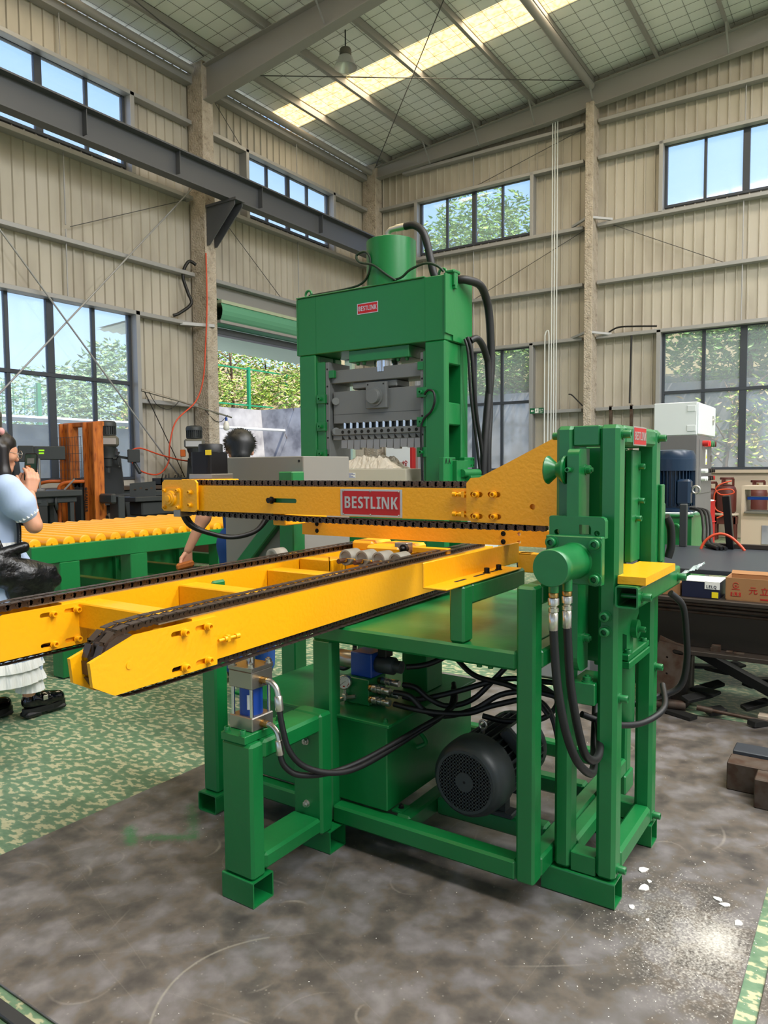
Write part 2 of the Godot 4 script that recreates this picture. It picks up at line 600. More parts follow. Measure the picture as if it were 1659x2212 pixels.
func hall() -> void:
	# floor slab, with the steel plates that cover it round the machine
	var f := MB.new()
	f.box(-11.0, 11.0, -0.3, -0.008, -15.8, 9.4)
	struct("floor", f, M.painted_floor)
	var outside := MB.new()
	outside.box(-60, 60, -0.6, -0.3, -60, 40)
	struct("ground", outside, M.soil)
	# left wall
	var at_a := func(u: float, y: float, d: float): return Vector3(WA + d, y, u)
	var flat_top := func(_u: float): return 8.62
	var b := MB.new()
	for r in wall_with_openings(WB - 0.25, 9.3, 0.0, 8.62, HOLES_A):
		if r[2] < 1.0 and r[3] <= 1.25:
			b.box(WA - 0.12, WA + 0.03, r[2], r[3], r[0], r[1])
			continue
		ribbed_flip(b, r[0], r[1], r[2], r[3], at_a, flat_top)
		b.box(WA - 0.08, WA - 0.02, r[2], r[3], r[0], r[1])
	struct("wall_left", b, M.sheet)
	# right wall (the far end of the hall, a gable)
	var at_b := func(u: float, y: float, d: float): return Vector3(u, y, WB + d)
	var roof_top := func(u: float): return roof_y(u) + 0.02
	b = MB.new()
	for r in wall_with_openings(-10.95, 10.95, 1.30, 9.75, HOLES_B):
		ribbed(b, r[0], r[1], r[2], r[3], at_b, roof_top)
		var n0: int = maxi(1, int((r[1] - r[0]) / 1.0))
		for i in n0:
			var xa: float = lerpf(r[0], r[1], float(i) / n0)
			var xb: float = lerpf(r[0], r[1], float(i + 1) / n0)
			b.box(xa, xb, r[2], minf(r[3], minf(roof_y(xa), roof_y(xb)) + 0.04), WB - 0.08, WB - 0.02)
	struct("wall_right", b, M.sheet)
	b = MB.new()
	b.box(-10.95, 10.95, 0, 1.24, WB - 0.2, WB + 0.03)
	b.box(-10.95, 10.95, 1.24, 1.30, WB - 0.2, WB + 0.09)
	struct("baseboard_right", b, M.dado)
	# walls behind and beside the camera
	b = MB.new()
	for r in wall_with_openings(-10.95, 10.95, 0.0, 8.9, [[-6.0, -1.5, 0.0, 4.8], [1.2, 4.2, 1.2, 4.1], [6.0, 9.0, 1.2, 4.1], [1.2, 4.2, 6.4, 7.7], [6.0, 9.0, 6.4, 7.7], [-9.6, -7.0, 1.2, 4.1]]):
		b.box(r[0], r[1], r[2], r[3], 9.3, 9.4)
	b.prism(PackedVector2Array([Vector2(-10.95, 8.85), Vector2(10.95, 8.85), Vector2(0, 9.75)]), 9.3, 9.4)
	struct("wall_front", b, M.sheet)
	b = MB.new()
	for r in wall_with_openings(-15.7, 9.3, 0.0, 8.9, [[-14.0, -11.0, 1.2, 4.1], [-8.2, -5.2, 1.2, 4.1], [-2.5, 0.5, 1.2, 4.1], [3.2, 6.2, 1.2, 4.1], [-14.0, -11.0, 6.4, 7.7], [-8.2, -5.2, 6.4, 7.7], [-2.5, 0.5, 6.4, 7.7]]):
		b.box(10.7, 10.8, r[2], r[3], r[0], r[1])
	struct("wall_back", b, M.sheet)
	# roof: two slopes of sheeting, left open along the translucent strips
	b = MB.new()
	for side in [-1.0, 1.0]:
		var hw := 0.42 if side < 0.0 else 0.95
		var strips := wall_with_openings(-15.7, 9.4, 0.0, 1.0, SKYLIGHTS.map(func(s): return [s - hw, s + hw, 0.0, 1.0]))
		for r in strips:
			if r[3] - r[2] < 0.99:
				continue
			var x1: float = side * 11.0
			var pl := PackedVector2Array([Vector2(x1, roof_y(x1)), Vector2(0, roof_y(0)), Vector2(0, roof_y(0) + 0.06), Vector2(x1, roof_y(x1) + 0.06)])
			b.prism(pl, r[0], r[1])
	struct("ceiling", b, M.roof_film)
	b = MB.new()        # wire netting under the insulation film
	var x := -10.6
	while x < 0.3:
		b.box(x - 0.002, x + 0.002, roof_y(x) - 0.010, roof_y(x) - 0.006, -15.4, -1.0)
		x += 0.315
	var z := -15.3
	while z < -2.0:
		b.bar(Vector3(-10.7, roof_y(-10.7) - 0.012, z), Vector3(0, roof_y(0) - 0.012, z), 0.0035, 0.004)
		z += 0.28
	var o := part(null, "wire_netting", b, M.wire)
	tag(o, "", "", "", "structure")
	for s in SKYLIGHTS:
		for side in [-1.0, 1.0]:
			b = MB.new()
			var x1: float = side * 10.9
			b.prism(PackedVector2Array([Vector2(x1, roof_y(x1) + 0.02), Vector2(0, roof_y(0) + 0.02), Vector2(0, roof_y(0) + 0.04), Vector2(x1, roof_y(x1) + 0.04)]), s - (0.44 if side < 0.0 else 0.97), s + (0.44 if side < 0.0 else 0.97))
			struct("roof_light", b, M.skylight)
	frame_steel()
	windows()
	gate()

func ribbed_flip(b: MB, u0: float, u1: float, y0: float, y1: float, at: Callable, top: Callable) -> void:
	# the left wall faces +x, so its run is taken the other way round
	var flip := func(u: float, y: float, d: float): return at.call(-u, y, d)
	ribbed(b, -u1, -u0, y0, y1, flip, top)

func rafter(called: String, z: float, d0: float, d1: float, w: float, sides := [-1.0, 1.0]) -> void:
	var o := thing(called, "", "", Vector3(0, roof_y(0) - 0.2, z))
	tag(o, "", "", "", "structure")
	for side in sides:
		var xa: float = side * 10.35
		var ya := roof_y(xa) - 0.2
		var yb := roof_y(0) - 0.2
		var b := MB.new()
		b.prism(PackedVector2Array([Vector2(xa, ya - d0), Vector2(side * 6.0, roof_y(6) - 0.2 - d1), Vector2(0, yb - d1), Vector2(0, yb), Vector2(xa, ya)]), z - 0.006, z + 0.006)
		part(o, "web", b, M.roof_steel)
		b = MB.new()
		b.bar(Vector3(xa, ya - 0.006, z), Vector3(0, yb - 0.006, z), w, 0.014)
		part(o, "top_flange", b, M.roof_steel)
		b = MB.new()
		b.bar(Vector3(xa, ya - d0, z), Vector3(side * 6.0, roof_y(6) - 0.2 - d1, z), w, 0.014)
		b.bar(Vector3(side * 6.0, roof_y(6) - 0.2 - d1, z), Vector3(0, yb - d1, z), w, 0.014)
		part(o, "bottom_flange", b, M.roof_steel)

const PURLINS := [-9.95, -8.8, -7.55, -6.25, -5.0, -3.75, -2.5, -1.25]

func frame_steel() -> void:
	rafter("trim_1", -9.72, 0.62, 0.42, 0.2)
	rafter("trim_2", -15.22, 0.26, 0.44, 0.18)
	rafter("trim_3", -4.2, 0.62, 0.42, 0.2)
	rafter("trim_4", 1.4, 0.62, 0.42, 0.2)
	for i in PURLINS.size():
		var x: float = PURLINS[i]
		var y := roof_y(x) - 0.005
		var b := MB.new()     # Z section: web and two lips
		b.box(x - 0.003, x + 0.003, y - 0.19, y, -15.35, 1.4)
		b.box(x - 0.065, x + 0.003, y - 0.008, y, -15.35, 1.4)
		b.box(x - 0.003, x + 0.065, y - 0.196, y - 0.188, -15.35, 1.4)
		struct("roof_purlin", b, M.roof_steel)
		for zr in [-9.72, -15.22]:
			if i % 2 == 0 and i > 0 or (zr < -12 and i in [1, 2, 3]):
				b = MB.new()
				var dd := 0.40 if zr < -12 else 0.42
				b.bar(Vector3(x + 0.03, y - 0.17, zr + 0.42), Vector3(x + 0.03, y - 0.19 - dd, zr + 0.06), 0.035, 0.006)
				b.bar(Vector3(x + 0.03, y - 0.17, zr + 0.42), Vector3(x + 0.03, y - 0.19 - dd, zr + 0.06), 0.006, 0.035)
				struct("rafter_stay", b, M.girt)
	# pipe struts and the eaves member along the left wall
	for xz in [[-5.0, 0.075], [-1.4, 0.09]]:
		var b := MB.new()
		b.cyl(Vector3(xz[0], roof_y(xz[0]) - 0.27, -15.1), Vector3(xz[0], roof_y(xz[0]) - 0.27, -9.8), xz[1], -1, 14)
		struct("roof_strut", b, M.roof_steel)
	var e := MB.new()
	e.cyl(Vector3(-10.42, 8.53, -15.2), Vector3(-10.42, 8.53, -9.9), 0.07, -1, 14)
	e.cyl(Vector3(-10.42, 8.53, -9.5), Vector3(-10.42, 8.53, 1.0), 0.07, -1, 14)
	e.box(-10.68, -10.52, 8.36, 8.5, -15.3, 1.0, 0.01)
	struct("eaves_strut", e, M.roof_steel)
	# round tie rods
	var rods := [[Vector3(-10.2, 8.55, -15.0), Vector3(-5.0, 9.08, -9.9)], [Vector3(-10.2, 8.55, -9.9), Vector3(-5.0, 9.08, -15.0)], [Vector3(-5.0, 9.1, -9.9), Vector3(-1.4, 9.35, -15.0)], [Vector3(-10.0, 8.6, -9.4), Vector3(-9.4, 8.85, -4.4)]]
	for r in rods:
		var b := MB.new()
		b.cyl(r[0], r[1], 0.010, -1, 6)
		struct("tie_rod", b, M.wire)
	# wall rails (girts), light lip towards the room
	for y in LV:
		for seg in [[-15.1, -10.0], [-9.55, 1.2]]:
			var s1: float = seg[1]
			if seg[0] < -12 and y < 4.5:
				continue
			if seg[0] > -12 and y == 2.6:
				seg = [-9.55, -8.3]
				s1 = -8.3
			if seg[0] < -12 and y == 5.19:
				y = 4.98
			var b := MB.new()
			b.box(WA + 0.02, WA + 0.2, y - 0.07, y, seg[0], s1, 0.004)
			struct("wall_rail", b, M.girt)
	for y in LV:
		for seg in [[-10.3, -5.2], [-4.9, 0.5], [0.8, 6.2]]:
			if y == 2.6:
				if seg[0] < -10: seg = [-6.3, -5.2]
				elif seg[0] < 0: seg = [-4.9, -3.7]
			if y == 8.42 and seg[0] < -10:
				seg = [-9.6, -5.2]
			var b := MB.new()
			b.box(seg[0], seg[1], y - 0.07, y, WB + 0.02, WB + 0.2, 0.004)
			struct("wall_rail", b, M.girt)
	# sag rods between the rails
	for xs in [-7.75, -2.19]:
		for ys in [[4.08, 5.12], [5.19, 6.28], [7.69, 8.35]]:
			var b := MB.new()
			b.cyl(Vector3(xs, ys[0], WB + 0.13), Vector3(xs, ys[1], WB + 0.13), 0.012, -1, 6)
			struct("sag_rod", b, M.girt)
	for zs in [-7.0, -12.55]:
		for ys in [[4.08, 5.12], [5.19, 6.28], [7.69, 8.35]]:
			var b := MB.new()
			b.cyl(Vector3(WA + 0.13, ys[0], zs), Vector3(WA + 0.13, ys[1], zs), 0.012, -1, 6)
			struct("sag_rod", b, M.girt)
	# cross bracing on the left wall and thin diagonal rods
	for r in [[Vector3(-10.42, 6.55, -9.55), Vector3(-10.42, 0.9, -4.3)], [Vector3(-10.40, 6.55, -4.3), Vector3(-10.40, 0.9, -9.3)]]:
		var b := MB.new()
		b.cyl(r[0], r[1], 0.014, -1, 8)
		struct("wall_brace", b, M.girt)
	for r in [[Vector3(WA + 0.1, 5.19, -7.1), Vector3(WA + 0.1, 6.3, -9.5)], [Vector3(WA + 0.1, 7.65, -11.0), Vector3(WA + 0.1, 8.4, -10.1)], [Vector3(WA + 0.1, 6.3, -10.2), Vector3(WA + 0.1, 5.0, -12.0)],
			[Vector3(-5.2, 6.28, WB + 0.1), Vector3(-7.75, 5.2, WB + 0.1)], [Vector3(-4.6, 6.28, WB + 0.1), Vector3(-2.5, 5.2, WB + 0.1)], [Vector3(-5.2, 8.35, WB + 0.1), Vector3(-7.75, 7.7, WB + 0.1)]]:
		var b := MB.new()
		b.cyl(r[0], r[1], 0.007, -1, 6)
		struct("wall_brace", b, M.wire)
	# concrete columns
	var c := MB.new()
	c.box(-10.66, -10.27, 0, 8.72, -9.86, -9.6, 0.012)
	struct("column", c, M.column)
	c = MB.new()
	c.box(-10.66, -10.27, 0, 8.72, -15.4, -15.12, 0.012)
	struct("column", c, M.column)
	c = MB.new()
	c.box(-5.10, -4.93, 0, 8.72, -15.44, -15.08, 0.012)
	struct("column", c, M.column)
	c = MB.new()
	c.box(0.55, 0.75, 0, 9.3, -15.44, -15.08, 0.012)
	struct("column", c, M.column)
	c = MB.new()
	c.box(-10.66, -10.27, 0, 8.72, -4.3, -4.05, 0.012)
	struct("column", c, M.column)
	# brackets where rails meet the columns
	for q in [[Vector3(-5.02, 6.40, -15.2)], [Vector3(-5.02, 4.1, -15.2)]]:
		var b := MB.new()
		b.bar(q[0] + Vector3(-0.42, -0.02, -0.12), q[0] + Vector3(-0.05, 0.03, 0.1), 0.05, 0.05, 0.004)
		b.bar(q[0] + Vector3(0.42, -0.02, -0.12), q[0] + Vector3(0.05, 0.03, 0.1), 0.05, 0.05, 0.004)
		struct("rail_bracket", b, M.girt)
	var rb := MB.new()
	rb.bar(Vector3(-10.55, 4.02, -9.2), Vector3(-10.24, 4.02, -9.75), 0.06, 0.06, 0.004)
	struct("rail_bracket", rb, M.girt)
	# crane runway: an I beam on column brackets
	var cr := thing("crane_runway_beam", "long dark grey steel I-beam of the crane runway along the left wall, with stiffener plates", "beam", Vector3(-9.75, 6.0, -9.7))
	b_beam(cr)
	for z in [-9.73, -15.2]:
		var k := thing("crane_bracket", ("dark steel bracket on the middle concrete column carrying the runway beam" if z > -12 else "dark steel bracket on the corner column carrying the end of the runway beam"), "bracket", Vector3(-10.27, 5.4, z))
		var b := MB.new()
		b.box(-10.26, -9.5, 6.12, 6.165, z - 0.12, z + 0.12)
		part(k, "seat_plate", b, M.crane_steel)
		b = MB.new()
		for dz in [-0.09, 0.09]:
			b.prism(PackedVector2Array([Vector2(-10.26, 5.45), Vector2(-10.2, 5.45), Vector2(-9.55, 6.05), Vector2(-9.55, 6.12), Vector2(-10.26, 6.12)]), z + dz - 0.008, z + dz + 0.008)
		part(k, "gusset", b, M.crane_steel)

func b_beam(o: Node3D) -> void:
	var x := -9.75
	var z0 := -15.1
	var z1 := 1.2
	var b := MB.new()
	b.box(x - 0.006, x + 0.006, 6.19, 6.60, z0, z1)
	part(o, "web", b, M.crane_steel)
	b = MB.new()
	b.box(x - 0.14, x + 0.14, 6.60, 6.625, z0, z1)
	part(o, "top_flange", b, M.crane_steel)
	b = MB.new()
	b.box(x - 0.10, x + 0.10, 6.165, 6.19, z0, z1)
	part(o, "bottom_flange", b, M.crane_steel)
	b = MB.new()
	b.box(x - 0.02, x + 0.02, 6.625, 6.66, z0, z1)
	part(o, "crane_rail", b, mat("rail_rust", Color(0.36, 0.22, 0.17), 0.7, 0.3))
	for z in [-14.2, -12.25, -10.45, -8.5, -6.78, -5.0, -3.2]:
		b = MB.new()
		b.box(x - 0.11, x + 0.11, 6.24, 6.60, z - 0.006, z + 0.006)
		part(o, "stiffener", b, M.crane_steel)

# one window: outer steel frame, dark aluminium sashes, panes
var window_count := 0
func window(wall: String, u0: float, u1: float, y0: float, y1: float, mull: Array, transom := 0.0) -> void:
	window_count += 1
	var here := Vector3(WA, y0, (u0 + u1) / 2) if wall == "a" else Vector3((u0 + u1) / 2, y0, WB)
	var o := thing("window_%d" % window_count, "", "", here)
	tag(o, "", "", "", "structure")
	var bx := func(b: MB, a0: float, a1: float, h0: float, h1: float, d0: float, d1: float):
		if wall == "a":
			b.box(WA + d0, WA + d1, h0, h1, a0, a1, 0.003)
		else:
			b.box(a0, a1, h0, h1, WB + d0, WB + d1, 0.003)
	for s in [[u0 - 0.08, u0], [u1, u1 + 0.08]]:
		var b := MB.new()
		bx.call(b, s[0], s[1], y0 - 0.1, y1 + 0.02, 0.0, 0.2)
		part(o, "jamb", b, M.girt)
	var fr := MB.new()
	var w := 0.05
	bx.call(fr, u0, u1, y0, y0 + w, -0.03, 0.05)
	bx.call(fr, u0, u1, y1 - w, y1, -0.03, 0.05)
	bx.call(fr, u0, u0 + w, y0 + w, y1 - w, -0.03, 0.05)
	bx.call(fr, u1 - w, u1, y0 + w, y1 - w, -0.03, 0.05)
	part(o, "window_frame", fr, M.alu_frame)
	var rows := [[y0 + w, y1 - w]] if transom == 0.0 else [[y0 + w, transom - 0.03], [transom + 0.03, y1 - w]]
	if transom > 0.0:
		var b := MB.new()
		bx.call(b, u0 + w, u1 - w, transom - 0.03, transom + 0.03, -0.03, 0.05)
		part(o, "transom", b, M.alu_frame)
	var edges := [u0 + w]
	for mm in mull:
		var hw: float = mm[1]
		edges.append(mm[0] - hw); edges.append(mm[0] + hw)
		for r in rows:
			var b := MB.new()
			bx.call(b, mm[0] - hw, mm[0] + hw, r[0], r[1], -0.02, 0.045)
			part(o, "mullion", b, M.alu_frame)
	edges.append(u1 - w)
	for i in range(0, edges.size(), 2):
		for r in rows:
			var b := MB.new()
			bx.call(b, edges[i], edges[i + 1], r[0], r[1], 0.002, 0.008)
			part(o, "pane", b, M.glass)

func windows() -> void:
	window("a", -8.22, -5.1, 6.45, 7.66, [[-7.5, 0.025], [-6.68, 0.06], [-5.9, 0.025]])
	window("a", -8.22, -5.1, 1.22, 4.06, [[-7.5, 0.03], [-6.74, 0.06], [-6.05, 0.03]], 2.86)
	window("a", -13.75, -11.02, 6.45, 7.66, [[-13.0, 0.025], [-12.36, 0.05], [-11.7, 0.025]])
	window("a", -2.6, 0.6, 1.22, 4.06, [[-1.8, 0.03], [-1.0, 0.06], [-0.2, 0.03]], 2.86)
	window("a", -2.6, 0.6, 6.45, 7.66, [[-1.8, 0.03], [-1.0, 0.06], [-0.2, 0.03]])
	window("b", -9.2, -6.37, 6.43, 7.66, [[-8.48, 0.025], [-7.78, 0.05], [-7.08, 0.025]])
	window("b", -9.2, -6.37, 1.30, 4.04, [[-8.48, 0.03], [-7.78, 0.05], [-7.09, 0.03]], 2.82)
	window("b", -3.62, -0.75, 6.43, 7.66, [[-2.88, 0.025], [-2.17, 0.06], [-1.46, 0.025]])
	window("b", -3.62, -0.75, 1.30, 4.04, [[-2.85, 0.03], [-2.15, 0.06], [-1.45, 0.03]], 2.83)
	window("b", 2.0, 5.0, 1.30, 4.04, [[2.8, 0.03], [3.5, 0.06], [4.2, 0.03]], 2.83)
	window("b", 2.0, 5.0, 6.43, 7.66, [[2.8, 0.03], [3.5, 0.06], [4.2, 0.03]])

func gate() -> void:
	# roller shutter rolled up above the gateway
	var o := thing("door_1", "", "", Vector3(WA, 0, -12.35))
	tag(o, "", "", "", "structure")
	var b := MB.new()
	b.box(WA - 0.05, WA + 0.03, 4.55, 4.9, -14.6, -10.0)
	part(o, "lintel", b, M.roof_steel)
	b = MB.new()     # rolled curtain: a drum of slats
	for k in 22:
		var a0 := TAU * k / 22
		var a1 := TAU * (k + 1) / 22
		var r := 0.26
		var c := Vector3(WA + 0.16, 4.36, 0)
		b.quad(c + Vector3(cos(a0) * r, sin(a0) * r, -10.0), c + Vector3(cos(a0) * r, sin(a0) * r, -14.5), c + Vector3(cos(a1) * r, sin(a1) * r, -14.5), c + Vector3(cos(a1) * r, sin(a1) * r, -10.0))
	part(o, "rolled_curtain", b, M.shutter_green)
	for q in [[4.50, 0.40, 0.06, M.shutter_cream], [4.14, 0.36, 0.05, M.roof_steel]]:
		b = MB.new()
		b.box(WA + 0.02, WA + q[1], q[0], q[0] + q[2], -14.5, -10.0)
		part(o, "shutter_slat", b, q[3])
	b = MB.new()
	b.box(WA - 0.1, WA + 0.1, 3.98, 4.10, -14.5, -10.0, 0.01)
	part(o, "bottom_bar", b, M.crane_steel)
	b = MB.new()
	b.box(WA - 0.1, WA + 0.12, 0, 4.5, -14.62, -14.5, 0.005)
	part(o, "guide_rail", b, M.awning)
	b = MB.new()
	b.box(WA - 0.1, WA + 0.12, 0, 4.5, -10.15, -10.03, 0.005)
	part(o, "guide_rail", b, M.awning)


# ---------------------------------------------------------------- the splitting machine
const X := Vector3.RIGHT
const Y := Vector3.UP
const Z := Vector3.BACK
var ZY := Transform3D(Basis(Vector3.BACK, Vector3.UP, Vector3.LEFT), Vector3.ZERO)      # polygon (z, y), extruded along -x

func side_plate(b: MB, pts: Array, xa: float, xb: float, holes := []) -> MB:    # pts: (z, y); plate between x = xa and x = xb
	return b.prism(PackedVector2Array(pts), -maxf(xa, xb), -minf(xa, xb), ZY, holes)

func front_plate(b: MB, pts: Array, za: float, zb: float, holes := []) -> MB:   # pts: (x, y)
	return b.prism(PackedVector2Array(pts), minf(za, zb), maxf(za, zb), Transform3D.IDENTITY, holes)

func machine_materials() -> void:
	var m := mat("green", Color(0.035, 0.43, 0.20), 0.38, 0.0, 0.5)
	m.heightmap_enabled = true
	m.heightmap_texture = noise_tex(0.02, [], 256, 3, 17)
	m.heightmap_scale = 0.06
	tri_map(m, 2.0)
	m.clearcoat_enabled = true
	m.clearcoat = 0.3
	m.clearcoat_roughness = 0.25
	m = mat("yellow", Color(0.95, 0.66, 0.03), 0.36, 0.0, 0.5)
	m.heightmap_enabled = true
	m.heightmap_texture = noise_tex(0.05, [], 256, 3, 18)
	m.heightmap_scale = 0.05
	tri_map(m, 3.0)
	m = mat("chain", Color(0.34, 0.29, 0.26), 0.45, 0.7)
	mat("steel", Color(0.62, 0.60, 0.57), 0.32, 0.85)
	mat("chrome", Color(0.80, 0.80, 0.80), 0.16, 1.0)
	mat("zinc", Color(0.78, 0.76, 0.72), 0.28, 0.9)
	mat("brass", Color(0.66, 0.52, 0.30), 0.3, 0.9)
	mat("black_bolt", Color(0.10, 0.09, 0.09), 0.4, 0.5)
	mat("rubber", Color(0.045, 0.045, 0.05), 0.5)
	mat("blue_paint", Color(0.05, 0.25, 0.60), 0.35)
	mat("sign_red", Color(0.70, 0.06, 0.07), 0.4)
	mat("sign_steel", Color(0.82, 0.80, 0.78), 0.3, 0.8)
	mat("motor_grey", Color(0.20, 0.22, 0.22), 0.45, 0.2)
	mat("dark", Color(0.03, 0.03, 0.03), 0.8)
	mat("cabinet_grey", Color(0.50, 0.49, 0.46), 0.5)
	mat("white_paint", Color(0.82, 0.84, 0.84), 0.45)
	mat("roller_rubber", Color(0.60, 0.58, 0.53), 0.6)
	mat("pin_brown", Color(0.40, 0.26, 0.18), 0.5, 0.5)
	mat("dusty_green", Color(0.22, 0.46, 0.28), 0.6)
	mat("white", Color(0.92, 0.92, 0.90), 0.5)
	mat("yellow_label", Color(0.95, 0.85, 0.1), 0.5)

func nameplate(parent: Node3D, c: Vector3, basis: Basis, w: float, h: float, rivets := true) -> void:
	# red plate with a bright rim and raised letters; basis.z is the outward normal
	var b := MB.new()
	b.t = Transform3D(basis, c)
	b.box(-w / 2, w / 2, -h / 2, h / 2, 0.0, 0.002, 0.0006)
	var pl := part(parent, "name_plate", b, M.sign_steel, "riveted bright metal plate with a red field reading BESTLINK")
	b = MB.new()
	b.t = Transform3D(basis, c)
	b.prism(MB.round_rect(-w * 0.465, w * 0.465, -h * 0.43, h * 0.43, h * 0.02), 0.002, 0.0028)
	part(pl, "red_field", b, M.sign_red)
	letters(pl, "lettering", "BESTLINK", h * 0.42, c + basis * Vector3(0, -h * 0.0, 0.003), basis, M.sign_steel, "Droid Sans", true, w * 0.86)
	if rivets:
		for sx in [-0.45, 0.0, 0.45]:
			for sy in [-0.43, 0.43]:
				put(pl, "rivet", screw_mesh(h * 0.028), M.zinc, c + basis * Vector3(sx * w, sy * h, 0.002), basis * Basis(Vector3.RIGHT, PI / 2))

func link_mesh() -> ArrayMesh:
	if not shared.has("link"):
		var b := MB.new()
		var p := 0.0381
		for s in [-1.0, 1.0]:      # side plates, waisted
			var pts := PackedVector2Array()
			for k in 9:
				var a := -PI / 2 + PI * k / 8
				pts.append(Vector2(p / 2 - 0.006 + cos(a) * 0.012, sin(a) * 0.012))
			pts.append(Vector2(0, 0.008))
			for k in 9:
				var a := PI / 2 + PI * k / 8
				pts.append(Vector2(-p / 2 + 0.006 + cos(a) * 0.012, sin(a) * 0.012))
			pts.append(Vector2(0, -0.008))
			b.prism(pts, -0.0015, 0.0015, Transform3D(Basis.IDENTITY, Vector3(0, 0, s * 0.0125)))
			for q in [-0.011, 0.011]:
				b.cyl(Vector3(q, 0, s * 0.0125), Vector3(q, 0, s * 0.0165), 0.004, -1, 8)
			b.box(-p * 0.46, p * 0.46, 0.0125, 0.0145, s * 0.0115, s * 0.036)     # attachment wing
		b.cyl(Vector3(p / 2, 0, -0.011), Vector3(p / 2, 0, 0.011), 0.008, -1, 8)
		shared["link"] = b.mesh()
	return shared["link"]

func plain_link_mesh() -> ArrayMesh:
	if not shared.has("plain_link"):
		var b := MB.new()
		var p := 0.0381
		for s in [-1.0, 1.0]:
			var pts := PackedVector2Array()
			for k in 9:
				var a := -PI / 2 + PI * k / 8
				pts.append(Vector2(p / 2 - 0.006 + cos(a) * 0.013, sin(a) * 0.013))
			pts.append(Vector2(0, 0.008))
			for k in 9:
				var a := PI / 2 + PI * k / 8
				pts.append(Vector2(-p / 2 + 0.006 + cos(a) * 0.013, sin(a) * 0.013))
			pts.append(Vector2(0, -0.008))
			b.prism(pts, -0.0015, 0.0015, Transform3D(Basis.IDENTITY, Vector3(0, 0, s * 0.0125)))
			for q in [-0.011, 0.011]:
				b.cyl(Vector3(q, 0, s * 0.0125), Vector3(q, 0, s * 0.0165), 0.004, -1, 8)
		b.box(-p * 0.47, p * 0.47, 0.013, 0.015, -0.016, 0.016)
		b.cyl(Vector3(p / 2, 0, -0.011), Vector3(p / 2, 0, 0.011), 0.008, -1, 8)
		shared["plain_link"] = b.mesh()
	return shared["plain_link"]

func run_chain(chain: Node3D, path: Array, mesh: ArrayMesh, side: Vector3, outward_sign := 1.0) -> void:
	# one link per pitch along a polyline; side is the pin direction
	var p := 0.0383
	var seg := 0
	var pos := 0.0
	var lens := []
	var total := 0.0
	for i in path.size() - 1:
		var l: float = path[i].distance_to(path[i + 1])
		lens.append(l); total += l
	var s := p / 2
	while s < total - p / 2:
		var a := along(path, lens, s - p / 2)
		var c := along(path, lens, s + p / 2)
		var d := (c - a).normalized()
		var up := side.cross(d).normalized() * outward_sign
		put(chain, "chain_link", mesh, M.chain, (a + c) * 0.5, Basis(d, up, d.cross(up)))
		s += p

func along(path: Array, lens: Array, s: float) -> Vector3:
	for i in lens.size():
		if s <= lens[i]:
			return path[i].lerp(path[i + 1], s / lens[i])
		s -= lens[i]
	return path[path.size() - 1]

